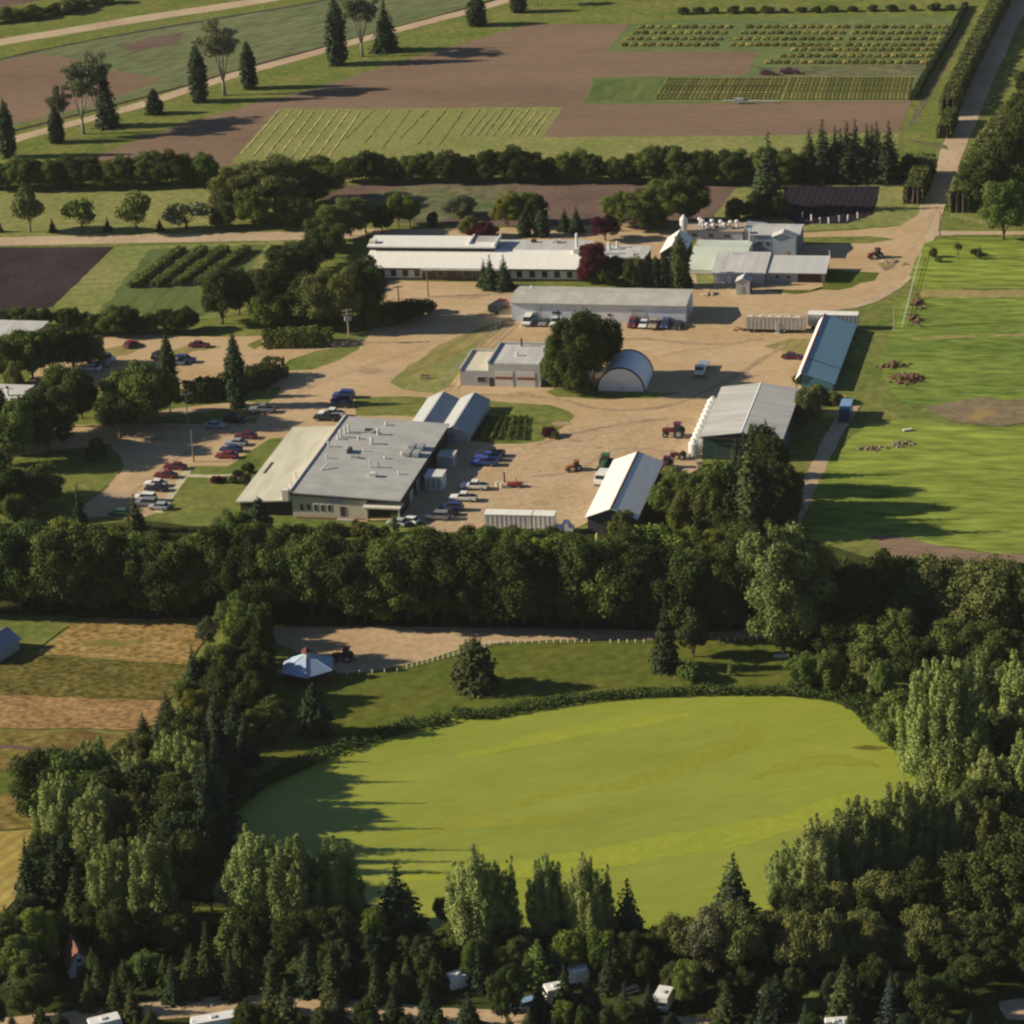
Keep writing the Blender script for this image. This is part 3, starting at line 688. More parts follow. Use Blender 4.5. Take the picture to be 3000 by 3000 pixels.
LM = {
    "mid": leaf_mat("foliage_mid", (0.094, 0.130, 0.034), (0.172, 0.222, 0.060)),
    "dark": leaf_mat("foliage_dark", (0.042, 0.062, 0.020), (0.096, 0.128, 0.038)),
    "bright": leaf_mat("foliage_bright", (0.132, 0.178, 0.034), (0.232, 0.285, 0.062)),
    "yellow": leaf_mat("foliage_yellow", (0.190, 0.195, 0.034), (0.300, 0.275, 0.058)),
    "poplar": leaf_mat("foliage_poplar", (0.178, 0.218, 0.074), (0.306, 0.354, 0.124)),
    "palegreen": leaf_mat("foliage_pale", (0.216, 0.266, 0.084), (0.360, 0.418, 0.138)),
    "olive": leaf_mat("foliage_olive", (0.112, 0.130, 0.042), (0.196, 0.212, 0.072)),
    "grey": leaf_mat("foliage_grey", (0.128, 0.142, 0.076), (0.205, 0.218, 0.118)),
    "needle": leaf_mat("needles", (0.030, 0.048, 0.026), (0.064, 0.090, 0.044), trans=0.05),
    "needleblue": leaf_mat("needles_blue", (0.040, 0.062, 0.050), (0.074, 0.098, 0.074), trans=0.05),
    "needleolive": leaf_mat("needles_olive", (0.050, 0.064, 0.026), (0.098, 0.112, 0.042), trans=0.05),
    "purple": leaf_mat("foliage_purple", (0.075, 0.020, 0.034), (0.135, 0.036, 0.052)),
}
bark = plain("bark", (0.11, 0.09, 0.07), 0.9, scale=3)
bark_pale = plain("bark_pale", (0.30, 0.27, 0.22), 0.9, scale=3)

ALLTREES = []
_tr = random.Random(5)
CATS = {"poplar": "poplar", "plume": "poplar", "spruce": "spruce", "colspruce": "spruce", "youngspruce": "spruce", "stubspruce": "spruce", "pine": "pine", "bush": "bush", "clump": "bushy tree"}
def tree(kind, u, vb, hpx=None, wpx=None, mat="mid", name="tree", label=None, cat="tree", group=None, h=None, w=None, pale=False, variant=None):
    """kind of plant at a ground mark; height and spread in survey units (hpx, wpx) or metres (h, w)"""
    p = G(u, vb)
    if h is None: h = HT(u, vb, vb - hpx)
    if w is None: w = wpx / SC(u, vb)
    return tree_at(kind, p, h, w, mat, name, label, cat, group, pale, variant)

def tree_at(kind, p, h, w, mat="mid", name="tree", label=None, cat="tree", group=None, pale=False, variant=None):
    opts = PROTO[kind]
    if kind == "poplar": w *= 1.16
    if kind in ("spruce", "youngspruce"): w *= 1.22
    crown_me, trunk_me, H, W = opts[_tr.randrange(len(opts)) if variant is None else variant % len(opts)]
    root = empty(name, (p.x, p.y, 0), _tr.uniform(0, 6.283), label, CATS.get(kind, cat), group)
    if not trunk_me.materials: trunk_me.materials.append(None)
    sx, sz = w / W, h / H
    for nm, me, m in (("crown", crown_me, LM[mat]), ("trunk", trunk_me, bark_pale if pale else bark)):
        o = bpy.data.objects.new(nm, me)
        COL.objects.link(o)
        o.parent = root
        o.scale = (sx, sx * _tr.uniform(0.92, 1.08), sz)
        o.material_slots[0].link = "OBJECT"
        o.material_slots[0].material = m
    root["_h"] = h
    ALLTREES.append(root)
    return root

SIZEW = ["low", "small", "medium", "tall", "very tall"]
def name_row(trees, place, group, axis=0):
    """label a counted row of plants from the left end: [(object, adjective noun)]"""
    it = sorted(trees, key=lambda t: PR(t[0].location)[axis])
    for i, (o, what) in enumerate(it):
        o["label"] = f"{what}, {ordinal(i)} from left {place}" if len(it) > 1 else f"{what} {place}"
        if len(it) > 1: o["group"] = group

# spots kept open because something stands there in view: (u from, u to, v from, v to)
OPEN = [(120, 175, 1832, 1885), (848, 884, 1856, 1896), (1030, 1060, 1880, 1925), (1228, 1268, 1885, 1950), (345, 460, 1925, 2000), (160, 236, 1930, 1990), (1550, 1605, 1930, 1990), (975, 1005, 1900, 1930), (1405, 1445, 1880, 1915), (1180, 1205, 1868, 1900)]
def row(marks, place, group, kinds, hs, ws=0.8, mats=("mid",), nouns=None, step=None, seed=0, jv=3, name="tree", cat="tree", ju=0.3, pale=False):
    """plants strung along marks every `step` units; hs = (lo, hi) metres; ws = spread / height"""
    rng = random.Random(seed)
    out = []
    acc = 0.0
    for (u0, v0), (u1, v1) in zip(marks, marks[1:]):
        L = math.hypot(u1 - u0, v1 - v0)
        d = acc
        while d < L:
            t = d / L
            u, v = u0 + (u1 - u0) * t + rng.uniform(-ju, ju) * step, v0 + (v1 - v0) * t + rng.uniform(-jv, jv)
            k = rng.choice(kinds); m = rng.choice(mats)
            if any(a < u < b and c < v < e for a, b, c, e in OPEN):
                d += step * rng.uniform(0.85, 1.15); continue
            h = rng.uniform(*hs)
            w = h * ws * rng.uniform(0.85, 1.2)
            out.append((tree(k, u, v, mat=m, h=h, w=w, name=name, cat=cat, pale=pale), describe(k, m)))
            d += step * rng.uniform(0.85, 1.15)
        acc = d - L
    name_row(out, place, group)
    return out

MATW = {"mid": "green", "dark": "dark green", "bright": "bright green", "yellow": "yellow green", "poplar": "grey green", "palegreen": "pale green", "olive": "olive green", "grey": "grey leaved", "needle": "dark", "needleblue": "blue green", "needleolive": "olive", "purple": "dark purple"}
KINDW = {"broad": "leafy tree", "round": "round tree", "clump": "bushy tree", "wood": "leafy tree", "bush": "bush", "orchard": "orchard tree", "tallbroad": "big leafy tree", "poplar": "poplar", "plume": "slim poplar", "sparse": "open crowned tree", "spruce": "spruce", "colspruce": "columnar spruce", "youngspruce": "young spruce", "stubspruce": "stout spruce", "pine": "pine"}
def describe(k, m): return f"{MATW[m]} {KINDW[k]}"

def hedge_box(name, marks, width, height, mat, label, cat="hedge", group=None, dens=16, leaf=0.4, seed=0, rnd=0.12, metres=False):
    """clipped hedge: leaf faces over a long box with rounded shoulders, on a woody core"""
    rng = np.random.default_rng(seed)
    P3 = [G(u, v) for u, v in marks]
    root = empty(name, P3[0], 0, label, cat, group)
    Ps, Ns = [], []
    core = MB()
    for a, b in zip(P3, P3[1:]):
        L = (b - a).length; d = (b - a) / L; nrm = Vector((-d.y, d.x, 0))
        per = width + 2 * height
        n = int(L * per * dens)
        s = rng.uniform(0, L, n); q = rng.uniform(0, per, n)
        x = np.where(q < height, -width / 2, np.where(q < height + width, q - height - width / 2, width / 2))
        z = np.where(q < height, q, np.where(q < height + width, height, per - q))
        nx = np.where(q < height, -1.0, np.where(q < height + width, 0.0, 1.0)); nz = np.where((q >= height) & (q < height + width), 1.0, 0.15)
        bump = 0.5 * np.sin(s * 1.1 + seed) + 0.5 * np.sin(s * 0.43 + 2 * seed) + 0.4 * np.sin(s * 2.3)
        sh = 1 - 0.25 * np.clip((z / height - 0.7) / 0.3, 0, 1)
        x = x * sh * (1 + rnd * bump); z = z * (1 + rnd * bump * 0.7)
        pts = np.array([[a.x - P3[0].x, a.y - P3[0].y, 0]]) + s[:, None] * np.array([[d.x, d.y, 0]]) + x[:, None] * np.array([[nrm.x, nrm.y, 0]])
        pts[:, 2] = z
        pts += rng.normal(size=pts.shape) * 0.14
        pts[:, 2] = np.maximum(pts[:, 2], 0.05)
        Ps.append(pts); Ns.append(nx[:, None] * np.array([[nrm.x, nrm.y, 0]]) + nz[:, None] * np.array([[0, 0, 1]]) + rng.normal(size=pts.shape) * 0.45)
        m = max(2, int(L / 0.8))
        cr = random.Random(seed)
        for k in range(m):
            c = (a - P3[0]) + d * (L * (k + 0.5) / m)
            for q in (-0.3, 0.0, 0.3):
                e = c + nrm * (q * width)
                core.tube([(e.x, e.y, 0), (e.x + cr.uniform(-.3, .3), e.y + cr.uniform(-.3, .3), height * 0.82)], [0.34, 0.26], 5)
    me = leaves_mesh("foliage", np.concatenate(Ps), np.concatenate(Ns), leaf, rng)
    me.materials[0] = LM[mat]
    o = bpy.data.objects.new("foliage", me); COL.objects.link(o); o.parent = root
    core.build("stems", bark, root)
    return root
# ------------------------------------------------------------------ plants
def stand(items, place, group, name=None, pale=()):
    """plants measured one by one: (kind, u, v, height, spread, foliage)"""
    out = []
    for it in items:
        k, u, v, h, w, m = it[:6]
        nm = name or ("bush" if k in ("bush",) else "spruce_tree" if "spruce" in k else "pine_tree" if k == "pine" else "poplar_tree" if k in ("poplar", "plume") else "broadleaf_tree")
        out.append((tree(k, u, v, h, w, m, name=nm, cat="bush" if k == "bush" else "tree", pale=k in pale), describe(k, m)))
    name_row(out, place, group)
    return out

# the avenue along the far gravel road
stand([("colspruce", 17, 297, 112, 32, "needle"), ("colspruce", 108, 269, 68, 30, "needle"), ("spruce", 204, 239, 135, 44, "needle"), ("stubspruce", 292, 215, 48, 36, "needle"),
       ("colspruce", 377, 192, 112, 36, "needle"), ("colspruce", 471, 167, 92, 31, "needle"), ("colspruce", 637, 122, 132, 42, "needle"), ("spruce", 728, 96, 106, 46, "needle"), ("colspruce", 900, 48, 62, 36, "needle"), ("colspruce", 979, 23, 54, 30, "needle")],
      "of the gravel road avenue", "spruces along the far gravel road")
stand([("sparse", 118, 262, 92, 44, "grey"), ("sparse", 158, 253, 134, 78, "grey"), ("sparse", 187, 238, 130, 70, "grey"), ("sparse", 424, 180, 134, 84, "grey"), ("sparse", 684, 107, 124, 74, "grey"), ("sparse", 1021, 10, 62, 34, "grey")],
      "of the gravel road avenue", "open crowned trees along the far gravel road", pale=("sparse",))
row([(-10, 44), (60, 34), (130, 22), (215, 4)], "of the brushy fence line in the far corner", "bushes on the far fence line", ["clump", "bush"], (2.5, 4), 1.7, ("olive", "dark"), step=20, seed=3, name="bush", cat="bush")
row([(1060, -6), (1200, -10), (1500, -14), (1790, -20)], "of the shelterbelt above the crop trials", "trees of the shelterbelt at the top edge", ["broad", "colspruce"], (8, 12), 0.75, ("dark", "mid"), step=48, seed=4, name="broadleaf_tree")
row([(1290, 26), (1440, 24), (1600, 22), (1812, 18)], "of the spaced clump line beyond the crop trials", "tufts spaced along the far plot", ["bush"], (1.5, 2.0), 1.9, ("dark",), step=34.3, seed=5, jv=0.6, ju=0.03, name="bush", cat="bush")

# treeline across the middle distance
row([(-30, 356), (60, 356), (180, 354), (300, 350), (408, 350)], "of the western treeline above the orchard lawn", "bushy trees of the western treeline", ["clump", "wood", "wood"], (5.4, 8.2), 0.95, ("mid", "dark", "olive", "mid"), step=21, seed=6, jv=2, name="bushy_tree")
row([(652, 346), (800, 343), (1000, 342), (1200, 344), (1420, 346), (1500, 344)], "of the treeline behind the brown strip", "bushy trees of the middle treeline", ["clump", "wood", "wood"], (5.6, 8.6), 0.95, ("dark", "mid", "dark"), step=22, seed=7, jv=2, name="bushy_tree")
stand([("tallbroad", 452, 412, 92, 84, "olive"), ("tallbroad", 520, 398, 104, 118, "olive"), ("tallbroad", 592, 388, 84, 112, "dark"), ("broad", 480, 428, 66, 70, "mid"), ("clump", 424, 430, 40, 50, "dark"), ("clump", 552, 422, 48, 66, "olive"), ("clump", 586, 420, 40, 50, "olive")],
      "of the big treeline clump", "trees of the big clump in the treeline")
stand([("spruce", 1528, 340, 98, 54, "needle"), ("spruce", 1552, 341, 115, 57, "needle"), ("spruce", 1576, 339, 100, 52, "needle"), ("spruce", 1598, 341, 112, 54, "needle"), ("spruce", 1614, 340, 114, 52, "needle"), ("spruce", 1636, 341, 106, 52, "needle"), ("spruce", 1654, 340, 110, 54, "needle"), ("spruce", 1676, 342, 112, 59, "needle"), ("spruce", 1586, 334, 92, 52, "needle"), ("spruce", 1645, 334, 96, 52, "needle")],
      "of the dark spruce block by the hedge road", "spruces of the dark block")
stand([("spruce", 1450, 400, 148, 80, "needle")], "standing tall between treeline and garden plot", "tall conifer by the garden plot")
stand([("clump", 1392, 414, 34, 44, "dark"), ("clump", 1425, 412, 42, 44, "dark"), ("clump", 1466, 408, 40, 46, "dark"), ("clump", 1500, 345, 50, 40, "dark")], "of the shrubs around the tall conifer", "shrubs around the tall conifer")
stand([("clump", 1712, 336, 42, 34, "dark")], "between spruce block and road hedge", "bush by the road hedge")
# orchard lawn
stand([("orchard", 58, 438, 76, 68, "olive"), ("orchard", 156, 438, 62, 62, "mid"), ("orchard", 258, 439, 68, 76, "olive"), ("orchard", 352, 434, 52, 90, "grey")], "of the orchard lawn row", "orchard trees on the sunny lawn", name="orchard_tree")
stand([("youngspruce", 0, 438, 24, 15, "needle"), ("youngspruce", 100, 438, 27, 16, "needle"), ("youngspruce", 204, 437, 28, 18, "needle"), ("youngspruce", 302, 436, 26, 16, "needle")], "between the orchard trees", "small spruces between the orchard trees")

# behind the long white building
stand([("broad", 612, 470, 60, 62, "dark"), ("broad", 634, 455, 66, 60, "mid"), ("broad", 662, 446, 68, 62, "olive"), ("round", 690, 440, 56, 46, "mid"), ("broad", 722, 440, 54, 38, "dark"), ("round", 752, 428, 56, 44, "bright"), ("round", 774, 427, 54, 40, "bright"), ("bush", 817, 426, 22, 24, "dark"),
       ("clump", 868, 410, 34, 60, "grey"), ("broad", 958, 428, 54, 52, "yellow"), ("broad", 985, 425, 60, 64, "mid"), ("broad", 1012, 430, 56, 50, "dark"), ("colspruce", 990, 446, 48, 26, "needle"), ("colspruce", 1022, 446, 50, 30, "needle"), ("spruce", 1066, 436, 46, 26, "needle"), ("spruce", 1088, 438, 52, 28, "needle"), ("clump", 886, 448, 34, 40, "olive")],
      "behind the long white building", "trees behind the long white building")
stand([("clump", 910, 450, 30, 56, "purple"), ("round", 1142, 454, 44, 50, "purple"), ("tallbroad", 1124, 532, 76, 54, "purple"), ("clump", 1108, 534, 44, 36, "purple")], "around the long white building", "dark purple trees around the white building")
stand([("broad", 1172, 426, 60, 62, "mid"), ("tallbroad", 1208, 432, 66, 84, "mid"), ("tallbroad", 1252, 428, 90, 86, "mid"), ("tallbroad", 1294, 424, 92, 80, "dark"), ("clump", 1300, 420, 48, 40, "dark"), ("clump", 1240, 436, 34, 44, "dark")], "of the leafy clump by the exhaust stacks", "leafy clump behind the pump house")
stand([("spruce", 926, 545, 64, 34, "needle"), ("spruce", 952, 547, 66, 36, "needle"), ("spruce", 914, 540, 52, 26, "needle")], "of the spruces before the white wall", "spruces before the long white wall")
stand([("plume", 1204, 542, 78, 28, "olive"), ("colspruce", 1284, 542, 104, 34, "needleolive"), ("clump", 1164, 532, 44, 44, "dark"), ("clump", 1146, 538, 42, 36, "dark"), ("colspruce", 1222, 541, 62, 24, "needle"), ("colspruce", 1238, 541, 60, 24, "needle"), ("colspruce", 1254, 541, 62, 24, "needle"), ("colspruce", 1270, 541, 58, 24, "needle"), ("clump", 1192, 540, 46, 34, "dark"), ("stubspruce", 1298, 543, 30, 22, "needle")],
      "of the dark screen behind the long grey barn", "dark screen behind the long grey barn")

# trees between the crop plot and the yard
stand([("broad", 420, 611, 98, 76, "dark"), ("broad", 452, 594, 84, 64, "mid"), ("broad", 490, 578, 66, 60, "dark"), ("broad", 522, 614, 102, 76, "dark"), ("broad", 540, 548, 78, 72, "dark"), ("broad", 570, 532, 74, 72, "dark"), ("broad", 602, 506, 66, 64, "dark"), ("broad", 628, 486, 60, 56, "mid"), ("broad", 606, 620, 100, 98, "olive"), ("clump", 502, 620, 62, 72, "bright"), ("broad", 560, 616, 92, 70, "dark"),
       ("broad", 652, 622, 112, 76, "olive"), ("tallbroad", 688, 614, 124, 84, "dark"), ("clump", 700, 622, 60, 46, "dark")], "of the tree group beside the crop rows", "trees between crop rows and yard")
stand([("clump", 745, 606, 32, 60, "dark"), ("clump", 775, 604, 36, 66, "dark"), ("bush", 806, 590, 22, 36, "dark"), ("bush", 732, 612, 20, 40, "mid")], "of the dark shrub island in the yard", "shrubs on the yard island")
hedge_box("clipped_hedge", [(498, 652), (628, 648)], 5.5, 3.3, "mid", "long clipped green hedge in the yard beside the utility pole", seed=2)
hedge_box("clipped_hedge", [(348, 756), (400, 750), (450, 738), (502, 722), (524, 706)], 5.0, 3.8, "dark", "dark rounded hedge behind the thin spruces", seed=3)
row([(140, 632), (240, 631), (300, 630), (380, 622)], "of the bushes under the crop plot", "bushes under the green crop plot", ["clump", "broad"], (4.2, 6.4), 1.05, ("dark", "dark", "mid"), step=25, seed=9, jv=2, name="bushy_tree")
row([(-40, 622), (40, 620), (120, 618)], "of the bushes under the dark soil field", "bushes under the dark soil field", ["clump", "round"], (4, 5.5), 1.0, ("mid", "dark"), step=26, seed=10, jv=2, name="bushy_tree")
stand([("broad", 14, 722, 78, 72, "olive"), ("broad", 62, 716, 86, 86, "mid"), ("broad", 100, 704, 86, 84, "dark"), ("broad", 138, 700, 70, 70, "dark"), ("clump", 172, 692, 62, 52, "olive"), ("clump", 28, 742, 50, 40, "olive")], "of the big bushes over the grey roofs", "big bushes between the grey roofs")
stand([("broad", 132, 806, 108, 96, "mid"), ("broad", 92, 854, 118, 98, "dark"), ("broad", 20, 880, 108, 96, "mid"), ("broad", 45, 830, 70, 70, "mid"), ("broad", -30, 850, 110, 100, "dark"), ("broad", 155, 790, 84, 66, "dark")], "of the dense trees beside the lower grey roof", "dense trees beside the lower grey roof")
stand([("round", 286, 802, 108, 104, "mid"), ("round", 240, 800, 90, 84, "mid"), ("round", 228, 826, 78, 78, "dark"), ("round", 322, 780, 60, 44, "dark")], "of the round trees by the driveway", "round trees by the driveway")
stand([("colspruce", 322, 752, 126, 34, "needle"), ("colspruce", 449, 768, 144, 38, "needle")], "of the two thin tall spruces by the driveway", "thin tall spruces by the driveway")
stand([("clump", 184, 870, 36, 44, "dark"), ("broad", 70, 960, 74, 92, "olive"), ("broad", 18, 975, 90, 80, "dark"), ("broad", -40, 950, 110, 100, "dark"), ("clump", 34, 990, 60, 60, "mid")], "of the trees beside the lower car park", "trees beside the lower car park")
stand([("clump", 470, 893, 20, 24, "dark"), ("bush", 448, 897, 10, 20, "dark"), ("bush", 464, 913, 14, 26, "dark"), ("bush", 440, 911, 11, 20, "mid"), ("bush", 408, 911, 12, 22, "purple"), ("bush", 422, 910, 9, 16, "mid")], "of the shrubs along the front footpath", "shrubs along the front footpath", name="bush")
stand([("colspruce", 495, 1040, 104, 48, "needle"), ("broad", 452, 1040, 72, 74, "mid"), ("clump", 580, 1040, 42, 60, "mid"), ("clump", 622, 1042, 46, 70, "dark"), ("bush", 676, 1010, 22, 34, "olive"), ("bush", 700, 1012, 22, 30, "olive"), ("plume", 745, 1006, 44, 22, "bright"), ("bush", 652, 1010, 16, 26, "mid"), ("bush", 726, 1012, 18, 26, "mid")], "before the flat roofed building", "plants before the flat roofed building")
stand([("youngspruce", 153, 1000, 84, 34, "needle"), ("youngspruce", 258, 1004, 70, 40, "needleolive")], "of the two spruces at the car park edge", "spruces at the lower car park edge")
# the yard
stand([("tallbroad", 1096, 738, 152, 82, "dark"), ("tallbroad", 1062, 734, 112, 72, "mid"), ("round", 1146, 712, 112, 72, "dark"), ("broad", 1120, 716, 120, 70, "dark"), ("spruce", 1060, 724, 138, 40, "needle"), ("clump", 1046, 736, 70, 50, "mid"), ("clump", 1088, 744, 50, 56, "dark")], "of the cottonwood clump by the arched hut", "cottonwood clump beside the arched hut")
stand([("clump", 1522, 800, 66, 52, "olive"), ("bush", 1545, 760, 30, 40, "olive"), ("bush", 1575, 762, 18, 36, "olive"), ("bush", 1507, 724, 20, 22, "dark")], "between the grey barn and the teal shed", "shrubs between barn and teal shed")
stand([("bush", 1036, 824, 16, 24, "purple"), ("bush", 1046, 826, 10, 22, "olive")], "at the tip of the rounded lawn", "bushes at the tip of the rounded lawn", name="bush")
stand([("spruce", 1420, 1010, 205, 84, "needleolive"), ("spruce", 1400, 1004, 150, 70, "needle"), ("spruce", 1446, 1006, 150, 70, "needle"), ("clump", 1366, 1000, 110, 80, "mid"), ("wood", 1438, 930, 112, 70, "dark"), ("wood", 1462, 966, 124, 76, "dark"), ("wood", 1474, 1004, 120, 80, "dark"), ("spruce", 1462, 985, 150, 60, "needle"), ("spruce", 1470, 955, 135, 56, "needle"), ("spruce", 1462, 925, 120, 54, "needle"), ("spruce", 1446, 900, 108, 50, "needle"), ("spruce", 1405, 965, 150, 60, "needle"), ("spruce", 1390, 935, 110, 56, "needle"), ("spruce", 1478, 1006, 130, 56, "needle")], "of the tall conifer group before the grey barn", "tall conifers before the grey barn")
stand([("clump", 1268, 925, 38, 52, "mid"), ("clump", 1300, 950, 56, 66, "mid"), ("clump", 1250, 975, 60, 56, "mid"), ("clump", 1290, 1000, 64, 60, "olive"), ("plume", 1272, 1010, 62, 30, "bright"), ("clump", 1326, 1000, 80, 70, "olive"), ("clump", 1340, 925, 40, 56, "mid"), ("clump", 1180, 1010, 48, 40, "olive"), ("bush", 1165, 1010, 24, 30, "mid")], "of the shrubs along the white roofed shed", "shrubs along the white roofed shed")
# meadow saplings
stand([("bush", 1760, 486, 18, 16, "olive"), ("sparse", 1808, 490, 34, 16, "olive"), ("youngspruce", 1848, 484, 22, 14, "needle"), ("bush", 1770, 495, 12, 14, "mid"), ("bush", 1840, 480, 10, 20, "dark")], "of the meadow saplings by the lane", "saplings in the roadside meadow")
stand([("broad", 1893, 452, 104, 88, "mid")], "standing alone over the gravel lane", "lone tree over the lane")
# east side of the hedge road
hedge_box("roadside_hedge", [(1905, -20), (1868, 52), (1832, 122), (1804, 182), (1788, 220)], 4.6, 5.2, "olive", "tall overgrown hedge along the far gravel road", seed=5, leaf=0.4, dens=12)
hedge_box("roadside_hedge", [(1795, 228), (1780, 262)], 3.5, 3.6, "mid", "short piece of roadside hedge by the gravel gap", seed=6)
hedge_box("roadside_hedge", [(1748, 325), (1735, 355), (1722, 386)], 4.5, 4.6, "olive", "middle piece of roadside hedge near the spruce block", seed=7)
hedge_box("roadside_hedge", [(1806, 402), (1834, 340), (1866, 285), (1905, 240), (1985, 170)], 5.0, 5.6, "olive", "towering dark hedge facing the gravel road from the east", seed=8, leaf=0.45, dens=10)
hedge_box("field_hedge", [(1721, 190), (1750, 140), (1775, 98), (1800, 55), (1822, 12)], 1.6, 1.4, "needle", "low black hedge line along the crop trial edge", seed=9)
stand([("broad", 1850, 396, 100, 80, "dark"), ("broad", 1888, 392, 130, 84, "dark"), ("broad", 1930, 388, 140, 96, "dark"), ("broad", 1975, 380, 140, 110, "dark"), ("spruce", 1900, 340, 110, 56, "needle"), ("broad", 1935, 310, 96, 76, "dark"), ("broad", 1975, 270, 90, 80, "dark"), ("broad", 2010, 330, 130, 100, "dark"), ("broad", 2010, 220, 90, 80, "dark"), ("broad", 1926, 252, 70, 60, "dark"), ("broad", 1946, 196, 66, 56, "dark"), ("broad", 1968, 150, 60, 56, "dark")], "of the dark wood east of the hedge road", "trees of the dark wood east of the road")

# long belt between the yard and the pond
row([(-40, 1150), (240, 1154), (480, 1162), (700, 1176), (1000, 1178), (1230, 1184), (1420, 1192)], "of the tree belt's front row", "front row of the long tree belt", ["wood", "wood", "broad"], (12, 15), 0.74, ("dark", "mid", "dark", "dark"), step=37, seed=11, jv=8, name="belt_tree")
row([(-60, 1110), (240, 1112), (480, 1116), (700, 1126), (1000, 1128), (1240, 1120), (1430, 1130)], "of the tree belt's middle row", "middle row of the long tree belt", ["wood", "tallbroad", "broad"], (8.5, 12), 0.9, ("dark", "mid", "mid", "bright"), step=42, seed=12, jv=8, name="belt_tree")
row([(-60, 1070), (240, 1074), (470, 1088)], "of the tree belt's western back row", "western back row of the long tree belt", ["broad", "round", "clump"], (6, 8.6), 1.0, ("mid", "dark", "bright"), step=46, seed=13, jv=8, name="belt_tree")
row([(520, 1098), (640, 1104), (850, 1100)], "of the low bushes below the laboratory lawn", "low bushes below the laboratory lawn", ["clump", "wood"], (4.5, 6.5), 1.0, ("mid", "dark", "bright"), step=40, seed=51, jv=6, name="bushy_tree")
row([(870, 1068), (1000, 1070), (1120, 1090), (1200, 1090)], "of the brighter bushes behind the white trailers", "bushes behind the white trailers", ["clump", "broad"], (5.5, 7.5), 1.0, ("bright", "mid", "olive"), step=40, seed=14, jv=8, name="bushy_tree")
row([(880, 1032), (960, 1036), (1060, 1040), (1110, 1046)], "of the scrub below the white trailers", "scrub at the foot of the white trailers", ["bush", "clump"], (2.6, 4), 1.2, ("olive", "mid", "bright"), step=26, seed=15, jv=5, name="bush", cat="bush")
row([(1250, 1080), (1330, 1074), (1420, 1070)], "of the belt trees below the tall conifers", "belt trees below the tall conifers", ["broad", "clump"], (7, 9), 0.95, ("mid", "bright"), step=46, seed=16, jv=8, name="belt_tree")
stand([("colspruce", 478, 1160, 150, 60, "needle"), ("poplar", 460, 1222, 88, 78, "bright"), ("broad", 438, 1196, 70, 66, "mid"), ("clump", 484, 1218, 42, 44, "bright"), ("wood", 474, 1252, 110, 76, "dark"), ("wood", 496, 1264, 96, 50, "dark"), ("wood", 488, 1322, 90, 62, "dark")], "at the corner of the hay plot", "trees at the hay plot corner")
stand([("tallbroad", 1478, 1238, 220, 140, "poplar"), ("tallbroad", 1512, 1226, 190, 110, "olive"), ("clump", 1466, 1226, 76, 60, "mid"), ("clump", 1500, 1234, 60, 60, "dark")], "of the pond corner cottonwood group", "huge cottonwood at the pond corner")
row([(1560, 1200), (1640, 1210), (1760, 1216), (1900, 1222), (2000, 1226)], "of the eastern belt's dark front row", "dark front row of the eastern belt", ["wood", "wood"], (11, 15), 0.82, ("dark", "dark", "olive"), step=46, seed=17, jv=8, name="belt_tree")
row([(1580, 1140), (1640, 1136), (1720, 1150), (1840, 1160), (2000, 1170)], "of the eastern belt's back row", "back row of the eastern belt", ["broad", "round"], (6, 9), 1.05, ("olive", "dark", "olive"), step=48, seed=18, jv=6, name="belt_tree")
stand([("plume", 1690, 1240, 130, 50, "olive"), ("plume", 1672, 1256, 90, 40, "mid"), ("broad", 1820, 1210, 140, 130, "olive"), ("broad", 1890, 1216, 140, 120, "olive"), ("broad", 1945, 1220, 130, 120, "dark")], "of the olive trees above the eastern poplars", "olive trees above the eastern poplars")
# pond surroundings
stand([("stubspruce", 897, 1300, 98, 84, "needleolive")], "standing alone on the pond lawn", "lone bushy conifer on the pond lawn")
stand([("spruce", 1257, 1263, 142, 56, "needle"), ("pine", 1308, 1240, 88, 58, "needleolive"), ("bush", 1300, 1284, 34, 44, "mid"), ("plume", 1378, 1276, 36, 15, "palegreen")], "of the pond bank group", "plants on the pond bank")
stand([("stubspruce", 597, 1388, 100, 62, "needle")], "below the blue pavilion", "dark conifer below the pavilion")
stand([("clump", 1520, 1298, 64, 62, "mid"), ("clump", 1566, 1300, 62, 62, "mid"), ("plume", 1621, 1306, 82, 26, "palegreen"), ("plume", 1648, 1310, 64, 36, "palegreen"), ("bush", 1600, 1308, 36, 40, "olive"), ("clump", 1668, 1318, 70, 40, "mid"), ("clump", 1545, 1290, 48, 50, "dark")], "of the shrubs at the pond's far corner", "shrubs at the pond's far corner")
